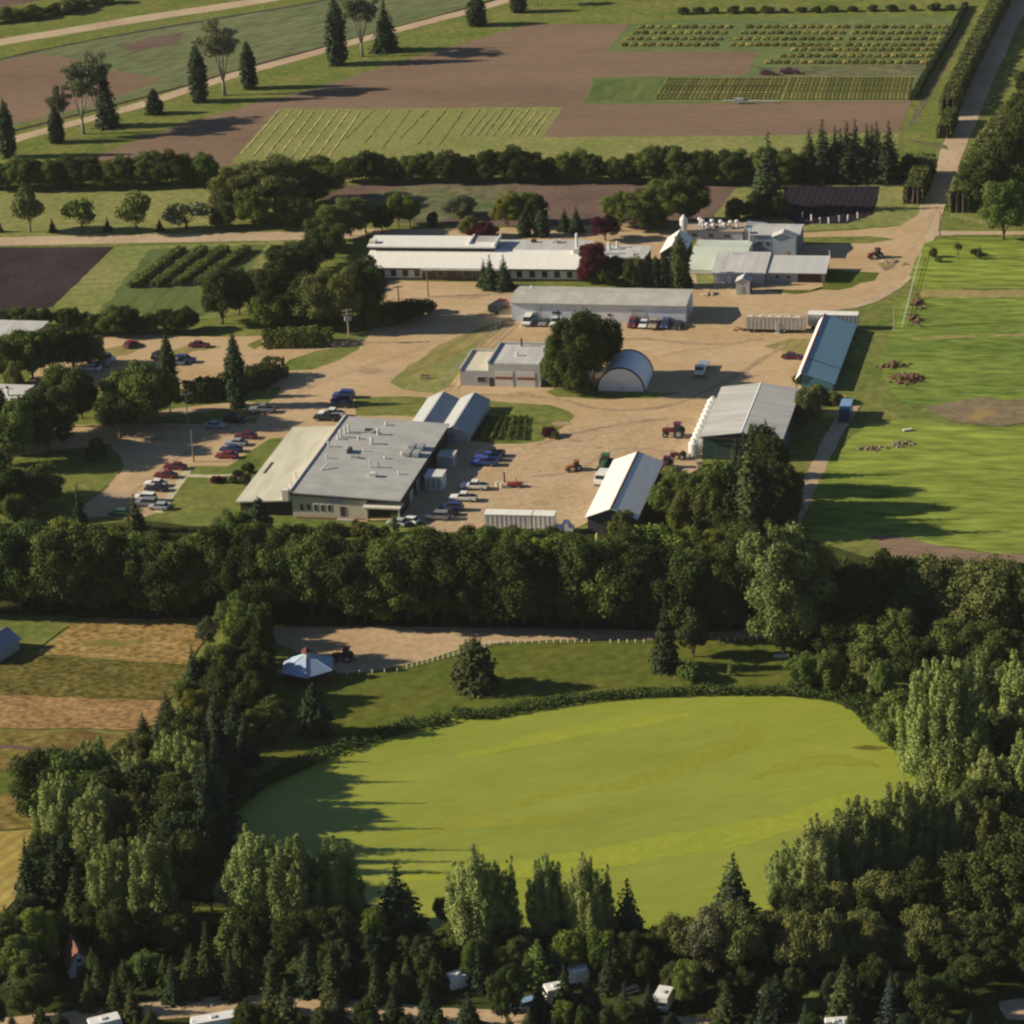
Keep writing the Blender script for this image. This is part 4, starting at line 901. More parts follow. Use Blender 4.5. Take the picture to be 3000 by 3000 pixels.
# east grove
stand([("poplar", 1756, 1496, 262, 120, "palegreen"), ("poplar", 1802, 1510, 282, 130, "palegreen"), ("poplar", 1852, 1420, 196, 140, "poplar"), ("poplar", 1926, 1440, 214, 130, "palegreen"), ("poplar", 1990, 1440, 220, 130, "poplar"), ("broad", 1880, 1470, 110, 100, "dark"), ("poplar", 1870, 1560, 150, 110, "poplar"), ("poplar", 1940, 1560, 190, 120, "palegreen")],
      "of the pale poplars at the pond's east end", "pale poplars at the pond's east end", pale=("poplar",))
stand([("poplar", 1492, 1722, 140, 90, "poplar"), ("poplar", 1542, 1730, 196, 110, "poplar"), ("poplar", 1616, 1706, 210, 120, "poplar"), ("poplar", 1690, 1690, 220, 110, "palegreen"), ("poplar", 1740, 1670, 200, 100, "poplar"), ("poplar", 1800, 1680, 200, 120, "poplar"), ("poplar", 1860, 1690, 190, 120, "olive"), ("broad", 1800, 1760, 120, 130, "dark"), ("broad", 1880, 1760, 130, 130, "dark"), ("broad", 1950, 1720, 170, 150, "dark"), ("broad", 1740, 1760, 110, 110, "dark")],
      "of the poplar grove below the pond's east end", "poplar grove below the pond's east end", pale=("poplar",))
stand([("spruce", 1386, 1742, 130, 88, "needle")], "with a pointed top against the bright pond", "pointed spruce before the pond")
stand([("round", 1290, 1822, 92, 88, "olive"), ("round", 1336, 1836, 110, 90, "grey"), ("round", 1398, 1838, 116, 94, "olive"), ("round", 1450, 1830, 84, 70, "dark"), ("round", 1508, 1842, 104, 92, "olive"), ("round", 1560, 1838, 100, 84, "olive"), ("round", 1632, 1820, 88, 84, "olive"), ("round", 1692, 1824, 62, 46, "olive"), ("round", 1752, 1812, 92, 92, "olive"), ("round", 1806, 1808, 86, 84, "olive"), ("round", 1856, 1816, 84, 70, "dark"), ("round", 1925, 1790, 84, 70, "olive")],
      "of the rounded willows along the camp edge", "rounded willows along the camp edge", name="willow_tree")
stand([("spruce", 1370, 1938, 86, 62, "needleolive"), ("spruce", 1450, 1936, 92, 60, "needle"), ("spruce", 1594, 1918, 114, 66, "needleolive"), ("spruce", 1680, 1926, 92, 46, "needleblue"), ("broad", 1752, 1934, 84, 82, "dark"), ("spruce", 1520, 1960, 70, 40, "needle"), ("broad", 1300, 1900, 78, 60, "mid"), ("broad", 1410, 1896, 60, 50, "dark"), ("broad", 1830, 1880, 70, 76, "dark")],
      "among the camp conifers by the white camper", "camp conifers by the white camper")
# south shore
stand([("spruce", 754, 1778, 155, 108, "needle"), ("spruce", 1188, 1796, 136, 84, "needle")], "of the two pointed spruces on the south shore", "pointed spruces on the south shore")
stand([("poplar", 908, 1796, 200, 120, "poplar"), ("plume", 968, 1790, 200, 50, "poplar"), ("poplar", 1036, 1782, 178, 82, "poplar"), ("poplar", 1110, 1802, 196, 86, "poplar"), ("plume", 1146, 1800, 192, 56, "poplar"), ("clump", 846, 1748, 52, 46, "mid"), ("clump", 860, 1800, 50, 60, "dark"), ("clump", 900, 1806, 50, 60, "dark"), ("clump", 950, 1808, 50, 60, "dark"), ("clump", 1082, 1836, 74, 60, "bright"), ("clump", 1136, 1840, 84, 66, "bright"), ("clump", 1058, 1800, 46, 40, "mid"), ("broad", 1215, 1830, 60, 70, "dark"), ("broad", 1250, 1826, 66, 70, "dark")],
      "of the airy poplar group on the south shore", "airy poplars on the south shore")
stand([("poplar", 492, 1760, 200, 128, "poplar"), ("poplar", 556, 1776, 200, 118, "poplar"), ("poplar", 640, 1764, 188, 104, "poplar"), ("broad", 692, 1810, 86, 80, "bright"), ("broad", 560, 1810, 90, 90, "dark"), ("broad", 620, 1812, 90, 90, "dark"), ("broad", 480, 1796, 80, 80, "dark")],
      "of the grey green poplars by the shaded water", "grey green poplars by the shaded water")
# west grove
stand([("poplar", 190, 1545, 160, 112, "poplar"), ("poplar", 262, 1560, 150, 100, "poplar"), ("poplar", 338, 1540, 168, 100, "palegreen"), ("poplar", 378, 1550, 160, 80, "palegreen"), ("poplar", 124, 1620, 168, 104, "poplar"), ("poplar", 196, 1640, 170, 112, "poplar"), ("poplar", 270, 1640, 150, 110, "olive"), ("broad", 340, 1640, 130, 120, "dark"), ("broad", 360, 1600, 120, 100, "dark"), ("broad", 330, 1590, 100, 100, "dark")],
      "of the west grove beside the brown pasture", "poplars of the west grove")
stand([("poplar", 222, 1750, 178, 112, "palegreen"), ("poplar", 296, 1758, 190, 124, "poplar"), ("spruce", 62, 1728, 148, 66, "needle"), ("spruce", 112, 1700, 120, 60, "needle"), ("spruce", 150, 1752, 116, 62, "needleolive"), ("broad", 360, 1740, 150, 110, "dark"), ("broad", 400, 1720, 120, 90, "dark"), ("spruce", 276, 1620, 90, 44, "needleolive"), ("spruce", 310, 1624, 92, 44, "needleolive"), ("spruce", 346, 1620, 100, 46, "needleolive")],
      "of the mixed trees below west grove", "mixed trees below the west grove")
stand([("sparse", 396, 1264, 92, 44, "grey"), ("spruce", 368, 1300, 84, 42, "needle"), ("broad", 420, 1290, 70, 60, "mid"), ("broad", 452, 1280, 60, 60, "dark"), ("broad", 350, 1332, 50, 44, "mid"), ("spruce", 318, 1374, 70, 46, "needle"), ("spruce", 274, 1408, 64, 44, "needle"), ("broad", 372, 1372, 64, 52, "yellow"), ("spruce", 412, 1400, 110, 52, "needle"), ("spruce", 447, 1410, 112, 50, "needle"), ("spruce", 300, 1420, 60, 40, "needle"), ("spruce", 345, 1420, 90, 50, "needleolive"), ("spruce", 390, 1450, 110, 56, "needle"), ("spruce", 430, 1466, 110, 56, "needle"), ("spruce", 466, 1440, 96, 50, "needle"), ("broad", 496, 1296, 60, 60, "dark"), ("broad", 420, 1340, 70, 66, "dark"), ("broad", 470, 1350, 70, 66, "dark"), ("clump", 480, 1400, 50, 60, "dark"), ("clump", 520, 1370, 44, 60, "dark")],
      "of the conifer strip by the hay", "dark conifer strip beside the hay plots")
# campground
stand([("broad", 18, 1826, 84, 76, "mid"), ("broad", 84, 1818, 92, 72, "bright"), ("broad", 46, 1860, 80, 74, "mid"), ("broad", 112, 1800, 66, 56, "olive"), ("broad", 226, 1806, 96, 70, "dark"), ("broad", 172, 1780, 60, 60, "dark"), ("clump", 282, 1846, 44, 64, "mid"), ("broad", 84, 1890, 60, 60, "dark"), ("broad", 62, 1920, 70, 70, "dark"), ("broad", 330, 1800, 70, 66, "dark")],
      "around the brown roofed hut in the camp", "leafy trees around the brown roofed hut")
stand([("spruce", 222, 1912, 80, 44, "needleolive"), ("spruce", 172, 1902, 66, 40, "needleolive"), ("spruce", 254, 1940, 86, 50, "needleolive"), ("spruce", 190, 1886, 84, 40, "needleolive"), ("spruce", 330, 1890, 84, 46, "needle"), ("spruce", 398, 1864, 126, 54, "needleolive"), ("spruce", 362, 1880, 90, 48, "needleolive"), ("spruce", 440, 1880, 90, 48, "needle"), ("spruce", 518, 1918, 112, 54, "needleolive"), ("spruce", 545, 1938, 90, 52, "needleolive"), ("spruce", 586, 1874, 104, 52, "needle"), ("spruce", 630, 1890, 98, 48, "needleolive"), ("spruce", 640, 1950, 80, 50, "needle"), ("spruce", 470, 1860, 70, 44, "needleolive"), ("spruce", 660, 1850, 70, 44, "needle")],
      "of the camp conifers west of the dirt loop", "camp conifers west of the dirt loop")
stand([("spruce", 712, 1894, 84, 46, "needleolive"), ("spruce", 770, 1872, 66, 40, "needleolive"), ("spruce", 812, 1938, 86, 56, "needle"), ("spruce", 834, 1870, 56, 36, "needleolive"), ("spruce", 906, 1866, 84, 44, "needle"), ("broad", 956, 1930, 96, 60, "dark"), ("spruce", 886, 1946, 74, 52, "needle"), ("spruce", 1020, 1928, 86, 46, "needle"), ("spruce", 1068, 1916, 98, 50, "needle"), ("spruce", 1112, 1912, 80, 46, "needle"), ("broad", 1066, 1950, 54, 44, "bright"), ("spruce", 1180, 1938, 84, 50, "needle"), ("spruce", 1225, 1926, 70, 44, "needle"), ("broad", 955, 1850, 56, 56, "mid"), ("broad", 1000, 1852, 50, 44, "mid"), ("spruce", 1150, 1870, 76, 44, "needle"), ("spruce", 745, 1930, 70, 44, "needle")],
      "of the camp conifers between the campers", "camp conifers between the campers")

stand([("spruce", 398, 1648, 214, 54, "needle"), ("spruce", 404, 1606, 200, 52, "needle"), ("spruce", 400, 1566, 180, 50, "needle"), ("spruce", 416, 1518, 160, 50, "needle"), ("spruce", 388, 1628, 200, 54, "needle"), ("spruce", 440, 1478, 140, 46, "needle")], "of the tall conifers on the west bank", "tall conifers on the west bank")
# the deep shade between the groves
row([(1540, 1178), (1700, 1184), (1960, 1190)], "of the eastern belt's middle row", "middle row of the eastern belt", ["wood", "broad"], (9, 13), 0.85, ("dark", "olive", "dark"), step=52, seed=31, jv=8, name="belt_tree")
row([(1600, 1262), (1700, 1268), (1800, 1280), (1960, 1290)], "of the dark thicket above the pale poplars", "dark thicket above the pale poplars", ["wood", "broad"], (7, 10), 0.95, ("dark", "mid"), step=46, seed=32, jv=8, name="belt_tree")
row([(1700, 1400), (1800, 1390), (1960, 1380)], "of the thicket among the pale poplars", "thicket among the pale poplars", ["wood", "clump"], (6, 9), 0.95, ("dark", "mid"), step=46, seed=33, jv=10, name="belt_tree")
row([(1540, 1778), (1640, 1764), (1760, 1740), (1960, 1700)], "of the dark thicket under the poplar grove", "dark thicket under the poplar grove", ["wood", "broad"], (6, 9), 0.95, ("dark", "dark", "olive"), step=42, seed=34, jv=10, name="belt_tree")
row([(1760, 1620), (1860, 1600), (1960, 1570)], "of the upper thicket in the poplar grove", "upper thicket in the poplar grove", ["wood", "poplar"], (8, 12), 0.8, ("dark", "poplar", "mid"), step=46, seed=35, jv=10, name="belt_tree")
row([(1250, 1806), (1420, 1812), (1600, 1816), (1760, 1830), (1960, 1840)], "of the willow row's dark backing", "dark backing of the willow row", ["wood", "round"], (4.5, 7), 1.0, ("dark", "olive", "dark"), step=40, seed=36, jv=8, name="belt_tree")
row([(100, 1560), (250, 1580), (420, 1540)], "of the dark trees inside the west grove", "dark trees inside the west grove", ["wood", "broad"], (8, 12), 0.85, ("dark", "mid", "dark"), step=44, seed=37, jv=12, name="belt_tree")
row([(90, 1680), (250, 1690), (430, 1660)], "of the second dark line in the west grove", "second dark line in the west grove", ["wood", "spruce"], (7, 11), 0.75, ("dark", "needle", "dark"), step=40, seed=38, jv=12, name="belt_tree")
row([(350, 1470), (378, 1520), (376, 1600), (390, 1690)], "of the dark trees along the pond's west bank", "dark trees along the pond's west bank", ["wood", "spruce"], (10, 14), 0.66, ("dark", "needle"), step=36, seed=39, jv=10, ju=.5, name="belt_tree")
row([(330, 1440), (400, 1500), (300, 1500), (240, 1470)], "of the undergrowth above the west grove", "undergrowth above the west grove", ["clump", "wood"], (4, 7), 1.0, ("dark", "mid", "olive"), step=34, seed=40, jv=10, name="bushy_tree")
row([(400, 1300), (500, 1290), (480, 1350), (420, 1380), (520, 1400)], "of the undergrowth in the conifer strip", "undergrowth in the conifer strip", ["clump", "wood"], (3.5, 6), 1.0, ("dark", "dark", "mid"), step=34, seed=41, jv=8, name="bushy_tree")
row([(450, 1785), (560, 1800), (700, 1800)], "of the thicket at the grey poplars' feet", "thicket at the grey poplars' feet", ["clump", "wood"], (4, 6.5), 1.0, ("dark", "mid"), step=36, seed=42, jv=8, name="bushy_tree")
row([(820, 1800), (920, 1812), (1040, 1812), (1230, 1818)], "of the thicket at the airy poplars' feet", "thicket at the airy poplars' feet", ["clump", "wood"], (3, 5), 1.0, ("dark", "mid"), step=34, seed=43, jv=6, name="bushy_tree")
row([(-20, 1790), (140, 1770), (400, 1800), (700, 1834), (1000, 1850), (1240, 1850)], "of the camp thicket's upper line", "upper line of the camp thicket", ["wood", "spruce", "spruce"], (4, 7), 0.72, ("dark", "needle", "needleolive", "mid"), step=38, seed=44, jv=12, name="camp_tree")
row([(-20, 1850), (200, 1856), (420, 1846), (640, 1870), (850, 1880)], "of the camp thicket's middle line", "middle line of the camp thicket", ["spruce", "wood", "spruce"], (4, 6.5), 0.66, ("needle", "needleolive", "dark"), step=42, seed=45, jv=12, name="camp_tree")
row([(-20, 1950), (140, 1960), (300, 1966), (700, 1968), (1100, 1972), (1500, 1976), (1900, 1980)], "of the spruces along the bottom edge", "spruces along the bottom edge", ["spruce", "spruce", "wood"], (4, 6), 0.62, ("needle", "needleolive", "dark"), step=44, seed=46, jv=8, name="camp_tree")
row([(1280, 1880), (1400, 1920), (1520, 1900), (1660, 1890), (1820, 1900)], "of the conifers under the willow row", "conifers under the willow row", ["spruce", "wood"], (4, 6.5), 0.7, ("needle", "dark", "needleolive"), step=46, seed=47, jv=8, name="camp_tree")
row([(1330, 1000), (1400, 1030), (1480, 1030)], "of the shrubs under the tall conifers", "shrubs under the tall conifers", ["clump", "wood"], (4, 6.5), 0.95, ("mid", "dark", "olive"), step=34, seed=48, jv=8, name="bushy_tree")
row([(560, 520), (520, 580), (560, 600), (640, 600)], "of the shrubs inside the yard tree group", "shrubs inside the yard tree group", ["clump", "wood"], (4, 6), 1.0, ("dark", "mid"), step=34, seed=49, jv=6, name="bushy_tree")

# reeds round the pond: one uncountable fringe
def reed_fringe():
    rng = np.random.default_rng(77)
    idx = range(1, 33)
    Ps, Ns = [], []
    P = [G(*pond_uv[i]) for i in idx]
    c0 = sum((G(*q) for q in pond_uv), Vector()) / len(pond_uv)
    for a, b in zip(P, P[1:]):
        L = (b - a).length; d = (b - a) / L
        nrm = Vector((-d.y, d.x, 0))
        if nrm.dot(a - c0) < 0: nrm = -nrm
        right_end = a.x > 36
        wid = 7.0 if right_end else (3.4 if a.x > -20 else 4.2)
        n = int(L * wid * 24)
        s = rng.uniform(0, L, n); q = rng.uniform(0, 1, n)
        edge = 0.2 * np.sin(s * 0.9 + a.x) + 0.4 * np.sin(s * 0.27 + a.y)
        x = -0.4 + q * (wid + edge * 1.2)
        hgt = (1.35 + 0.25 * np.sin(s * 0.5 + a.y) * np.sin(q * 5 + a.x)) * np.sqrt(np.clip(1.15 - q * 0.8, 0, 1))
        pt = np.stack([a.x + d.x * s + nrm.x * x, a.y + d.y * s + nrm.y * x, np.maximum(0.1, hgt * rng.uniform(0.25, 1.0, n))], 1)
        Ps.append(pt); Ns.append(rng.normal(size=(n, 3)) * 0.75 + np.array([-0.15, -0.15, 0.75]))
    me = leaves_mesh("reeds", np.concatenate(Ps), np.concatenate(Ns), 0.32, rng)
    me.materials[0] = leaf_mat("reeds", (0.052, 0.088, 0.028), (0.100, 0.140, 0.042), rnd=0.0, scale=0.25)
    o = bpy.data.objects.new("reeds", me); COL.objects.link(o)
    tag(o, "dark green reed fringe around the duckweed pond", "reeds", None, "stuff")
reed_fringe()
# ------------------------------------------------------------------ building materials
PW = lambda n, c, **k: plain(n, lin(c), **k)
white_metal = plain("white_metal_roof", (0.88, 0.86, 0.78), 0.45, scale=0.3, var=0.05, streak=(1.2, 0.15, 0.3))
white_wall = plain("white_wall", (0.72, 0.72, 0.70), 0.7, var=0.06)
blue_wall = plain("pale_blue_siding", (0.68, 0.73, 0.77), 0.6, var=0.05, streak=(1.5, 1.5, 0.1))
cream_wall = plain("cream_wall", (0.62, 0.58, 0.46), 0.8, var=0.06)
cream_trim = plain("cream_trim", (0.74, 0.70, 0.58), 0.6, var=0.05)
grey_roof = plain("grey_gravel_roof", (0.42, 0.42, 0.40), 0.9, var=0.13, streak=(0.25, 0.35, 0.3))
tan_roof = plain("pale_tan_roof", (0.56, 0.54, 0.43), 0.85, var=0.16, streak=(0.4, 0.08, 0.3))
barn_roof = plain("barn_grey_roof", (0.50, 0.50, 0.47), 0.6, var=0.16, streak=(0.1, 0.8, 0.3))
old_roof = plain("weathered_roof", (0.46, 0.45, 0.39), 0.8, var=0.14, streak=(0.5, 0.25, 0.3))
light_roof = plain("light_grey_roof", (0.52, 0.52, 0.50), 0.7, var=0.16, streak=(0.6, 0.1, 0.3))
blue_grey_roof = plain("blue_grey_roof", (0.32, 0.36, 0.42), 0.6, var=0.08)
teal_roof = plain("teal_roof", (0.22, 0.38, 0.45), 0.55, var=0.10, streak=(0.15, 0.9, 0.3))
green_wall = plain("dark_green_wall", (0.035, 0.075, 0.065), 0.6, var=0.10)
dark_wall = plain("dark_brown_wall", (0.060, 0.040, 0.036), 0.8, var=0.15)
brick = plain("brown_brick", (0.26, 0.16, 0.10), 0.9, var=0.22, scale=2.5)
glass = plain("window_glass", (0.035, 0.045, 0.055), 0.15, var=0.2, spec=0.5)
frame_white = plain("white_frame", (0.66, 0.66, 0.63), 0.6, var=0.04)
dark_trim = plain("dark_trim", (0.05, 0.05, 0.055), 0.7)
red_trim = plain("red_trim", (0.30, 0.03, 0.05), 0.6)
grey_metal = plain("grey_metal", (0.40, 0.42, 0.43), 0.45, 0.2)
grey_wall = plain("grey_wall", (0.44, 0.45, 0.45), 0.8, var=0.08)
glasshouse_shade = plain("greenhouse_glazing_shade", (0.36, 0.40, 0.42), 0.3, var=0.10, streak=(0.9, 0.3, 0.3), spec=0.5)  # darker copy for the east slopes, shade put into the colour
glasshouse_sunlit = plain("greenhouse_glazing_sunlit", (0.52, 0.55, 0.55), 0.35, var=0.08, spec=0.5)  # paler copy for walls and west slopes, sunlight put into the colour
pale_green_film = plain("pale_green_film", (0.58, 0.64, 0.54), 0.5, var=0.08, scale=0.2)
wood = plain("weathered_wood", (0.26, 0.20, 0.14), 0.9, var=0.2, scale=2)
wood_pale = plain("pale_wood", (0.45, 0.38, 0.28), 0.9, var=0.15, scale=2)
rust = plain("rusty_scrap", (0.17, 0.095, 0.06), 0.9, var=0.35, scale=2)
brown_roof = plain("brown_shingle_roof", (0.20, 0.10, 0.06), 0.9, var=0.2, scale=2)
blue_roof = plain("blue_metal_roof", (0.40, 0.52, 0.66), 0.5, var=0.05)
quonset_roof = plain("quonset_sheet", (0.76, 0.82, 0.88), 0.5, var=0.05, streak=(0.2, 1.6, 0.2))
quonset_front = plain("quonset_front", (0.76, 0.79, 0.79), 0.7, var=0.06)
beige_door = plain("beige_door", (0.66, 0.64, 0.58), 0.6, var=0.05)
maroon = plain("maroon_band", (0.28, 0.09, 0.07), 0.7)
concrete_b = plain("concrete_block", (0.42, 0.41, 0.39), 0.9, var=0.1)
black = plain("black_rubber", (0.02, 0.02, 0.022), 0.8)
TH = math.radians(-13.3)
AV = Vector((-math.sin(TH), math.cos(TH), 0)); BV = Vector((math.cos(TH), math.sin(TH), 0))

def building(name, label, origin, cat="building", th=TH, group=None):
    return empty(name, (origin.x, origin.y, 0), th, label, cat, group)

def window(par, x, y, z, w, h, face="front", frame=frame_white, pane=glass, name="window"):
    """frame proud of the wall with a pane set in it"""
    f, p = MB(), MB()
    if face == "front":
        f.box(x, x + w, y - 0.06, y - 0.003, z, z + h); p.box(x + 0.1, x + w - 0.1, y - 0.075, y - 0.062, z + 0.1, z + h - 0.1)
    elif face == "left":
        f.box(x - 0.06, x - 0.003, y, y + w, z, z + h); p.box(x - 0.075, x - 0.062, y + 0.1, y + w - 0.1, z + 0.1, z + h - 0.1)
    else:
        f.box(x + 0.003, x + 0.06, y, y + w, z, z + h); p.box(x + 0.062, x + 0.075, y + 0.1, y + w - 0.1, z + 0.1, z + h - 0.1)
    o = f.build(name, frame, par)
    p.build("pane", pane, o)
    return o

def door(par, x, y, z, w, h, mat, face="front"):
    d = MB(); k = MB()
    if face == "front":
        d.box(x, x + w, y - 0.08, y - 0.003, z, z + h); k.box(x + w * 0.82, x + w * 0.9, y - 0.13, y - 0.082, z + h * 0.42, z + h * 0.5)
    else:
        d.box(x - 0.08, x - 0.003, y, y + w, z, z + h); k.box(x - 0.13, x - 0.082, y + w * 0.82, y + w * 0.9, z + h * 0.42, z + h * 0.5)
    o = d.build("door", mat, par)
    k.build("handle", dark_trim, o)
    return o

def gable_y(par, W, L, ze, zr, wall, roof, over=0.4, xr=None, th=0.14, fascia=None):
    """ridge along the depth axis; walls and two roof slopes"""
    xr = W / 2 if xr is None else xr
    MB().prism([(0, 0), (W, 0), (W, ze), (xr, zr - 0.02), (0, ze)], 0, L).build("wall", wall, par)
    sl = (zr - ze) / xr; sr = (zr - ze) / (W - xr)
    a = MB().prism([(-over, ze - over * sl + 0.02), (xr, zr + 0.02), (xr, zr + 0.02 + th), (-over, ze - over * sl + 0.02 + th)], -over, L + over)
    b = MB().prism([(xr, zr + 0.02), (W + over, ze - over * sr + 0.02), (W + over, ze - over * sr + 0.02 + th), (xr, zr + 0.02 + th)], -over, L + over)
    ra = a.build("roof_slope", roof, par); rb = b.build("roof_slope", roof, par)
    MB().prism([(xr - 0.25, zr + th - 0.03), (xr, zr + th + 0.09), (xr + 0.25, zr + th - 0.03), (xr, zr + th + 0.05)], -over - 0.02, L + over + 0.02).build("ridge_cap", fascia or roof, par)
    return ra, rb

def gable_x(par, W, D, ze, zr, wall, roof, over=0.4, yr=None, th=0.14):
    yr = D / 2 if yr is None else yr
    MB().prism([(0, 0), (D, 0), (D, ze), (yr, zr - 0.02), (0, ze)], 0, W, "x").build("wall", wall, par)
    sl = (zr - ze) / yr; sr = (zr - ze) / (D - yr)
    MB().prism([(-over, ze - over * sl + 0.02), (yr, zr + 0.02), (yr, zr + 0.02 + th), (-over, ze - over * sl + 0.02 + th)], -over, W + over, "x").build("roof_slope", roof, par)
    MB().prism([(yr, zr + 0.02), (D + over, ze - over * sr + 0.02), (D + over, ze - over * sr + 0.02 + th), (yr, zr + 0.02 + th)], -over, W + over, "x").build("roof_slope", roof, par)

def vent(par, x, y, z, h, r, mat=frame_white, cap=True):
    m = MB().cyl(x, y, z - 0.1, z + h, r, 8)
    if cap: m.cyl(x, y, z + h, z + h + 0.18, r * 1.5, 8, r * 0.6)
    return m.build("roof_vent", mat, par)

# ---- large flat roofed laboratory block with lower wing
o = building("laboratory_building", "large grey flat roofed building with pale lower wing and many white roof vents", G(553, 974))
W, L = 21.3, 40.8
zl, zr_ = 5.1, 4.15
def zroof(x): return zl + (zr_ - zl) * x / W
MB().prism([(0, 0), (W - 6.4, 0), (W - 6.4, zroof(W - 6.4) - 0.1), (0, zl - 0.1)], 0, L).build("wall", cream_wall, o)
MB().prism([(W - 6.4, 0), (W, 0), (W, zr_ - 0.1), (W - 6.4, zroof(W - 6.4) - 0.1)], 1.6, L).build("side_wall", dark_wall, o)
MB().prism([(-0.35, zl - 0.1), (W + 0.5, zr_ - 0.12), (W + 0.5, zr_ + 0.12), (-0.35, zl + 0.14)], -0.5, L + 0.3).build("roof", grey_roof, o)
MB().box(-0.45, -0.12, -0.5, L + 0.3, 3.35, zl + 0.4).build("parapet", plain("bright_parapet", (0.8, 0.76, 0.64), 0.6, var=0.04), o)
MB().prism([(-0.5, zl - 0.55), (W - 6.0, zroof(W - 6.0) - 0.42), (W - 6.0, zroof(W - 6.0) - 0.11), (-0.5, zl - 0.13)], -0.42, -0.1).build("fascia", dark_wall, o)
MB().box(W - 6.8, W + 0.6, -1.4, 1.55, 2.75, 3.05).build("porch_roof", cream_trim, o)
for x in (W - 6.3, W + 0.1): MB().box(x, x + 0.3, -1.2, -0.9, 0, 2.75).build("porch_post", cream_trim, o)
MB().box(-1.7, -0.47, -0.6, 0.6, 3.5, zl + 0.5).build("corner_block", cream_trim, o)
for k in range(5): window(o, 1.5 + k * 1.38, 0, 1.25, 0.85, 1.5)
MB().box(7.2, 10.2, -0.05, -0.003, 3.05, 3.75).build("wall_emblem", plain("faded_blue_emblem", (0.36, 0.46, 0.58), 0.7, var=0.2, scale=3), o)
door(o, 9.6, 0, 0.3, 1.0, 2.1, dark_wall)
MB().box(9.2, 12.6, -1.6, -0.1, 0.0, 0.3).build("door_step", concrete_b, o)
MB().box(1, 15, -0.9, -0.35, 0, 0.35).build("planter_edge", brick, o)
VS = [(1285, 440, 1.5, .26), (1325, 402, 1.2, .2), (1360, 390, 1.4, .22), (1635, 402, 1.1, .3), (1575, 490, 1.2, .3), (1170, 530, 1.0, .2), (1560, 705, 1.6, .14), (1640, 702, 1.0, .16), (1150, 640, 0.8, .18), (1500, 560, .6, .15), (1710, 312, .6, .24), (1450, 450, .5, .2), (1260, 460, .7, .25), (1700, 620, .5, .2), (1830, 760, .6, .2), (1860, 575, .5, .25)]
for X, Y, h, r in VS:
    q = G(386.4 + X / 5, 740.6 + Y / 5, 4.7) - G(553, 974)
    x, y = q.dot(BV), q.dot(AV)
    vent(o, x, y, zroof(x) + 0.1, h, r)
for X, Y, w, d, h, m in ((1550, 795, 1.3, 1.0, .8, frame_white), (1340, 590, .7, 2.0, .8, dark_trim), (1380, 630, 1.6, .6, .5, grey_metal), (1510, 375, 1.6, .7, .4, dark_trim), (1560, 395, .8, .8, .5, grey_metal)):
    q = G(386.4 + X / 5, 740.6 + Y / 5, 4.7) - G(553, 974)
    x, y = q.dot(BV), q.dot(AV)
    MB().box(x, x + w, y, y + d, zroof(x) + 0.05, zroof(x) + 0.12 + h).build("roof_unit", m, o)
q = G(607, 893, 4.7) - G(553, 974)
MB().tube([(q.dot(BV) - .4, q.dot(AV), 4.8), (q.dot(BV) + .6, q.dot(AV) + 2.2, 5.9)], [.16, .16], 6).build("duct", frame_white, o)
for k in range(4):
    x, y = 17.0 + (k % 2) * 1.7, 21.5 + (k // 2) * 3.6
    MB().box(x, x + 1.3, y, y + 2.4, zroof(x) + .3, zroof(x) + 1.0).box(x + .1, x + .25, y + .1, y + .25, zroof(x), zroof(x) + .3).box(x + 1.05, x + 1.2, y + 2.1, y + 2.3, zroof(x), zroof(x) + .3).build("condenser", grey_metal, o)
for y, h in ((8, 2.4), (14, 2.6)): MB().box(W + 0.003, W + 0.1, y, y + 3.0, 0.1, h).build("service_door", grey_wall, o)
# lower wing on the west
wing = []
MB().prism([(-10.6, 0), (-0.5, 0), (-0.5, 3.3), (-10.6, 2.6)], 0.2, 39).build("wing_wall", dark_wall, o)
MB().prism([(-11.3, 2.62), (-0.47, 3.32), (-0.47, 3.6), (-11.3, 2.9)], -0.6, 39.8).build("wing_roof", tan_roof, o)
for k in range(9): window(o, -10.6, 3 + k * 4, 0.9, 2.2, 1.2, "left", dark_trim)
vent(o, -1.9, 9.5, 3.5, 1.5, .28); vent(o, -1.4, 7.5, 3.5, 1.2, .2); vent(o, -1.6, 5.0, 3.5, 1.0, .3); vent(o, -2.6, 11.5, 3.4, .5, .2)
MB().box(-10.0, -9.4, 14.0, 20.0, 2.95, 3.05).build("roof_grille", dark_trim, o)

# loading side: units standing beside the laboratory
for nm, lab, u, v, w, d, h, m in (("cooling_unit", "pale grey cooling cabinet beside the laboratory's shaded side", 826, 884, 3.2, 3.4, 2.5, grey_wall), ("loading_shed", "white topped loading shed beside the laboratory's shaded side", 803, 926, 3.4, 3.6, 3.0, white_wall)):
    p = G(u, v); t = empty(nm, (p.x, p.y, 0), TH, lab, "shed")
    MB().box(0, w, 0, d, 0, h).build("body", m, t); MB().box(-.15, w + .15, -.15, d + .15, h, h + .18).build("roof", frame_white if m is white_wall else light_roof, t)
    for k in range(3): MB().box(0.3 + k * w / 3.2, 0.3 + k * w / 3.2 + .6, -.05, -.003, .5, h - .5).build("louvre", grey_metal, t)

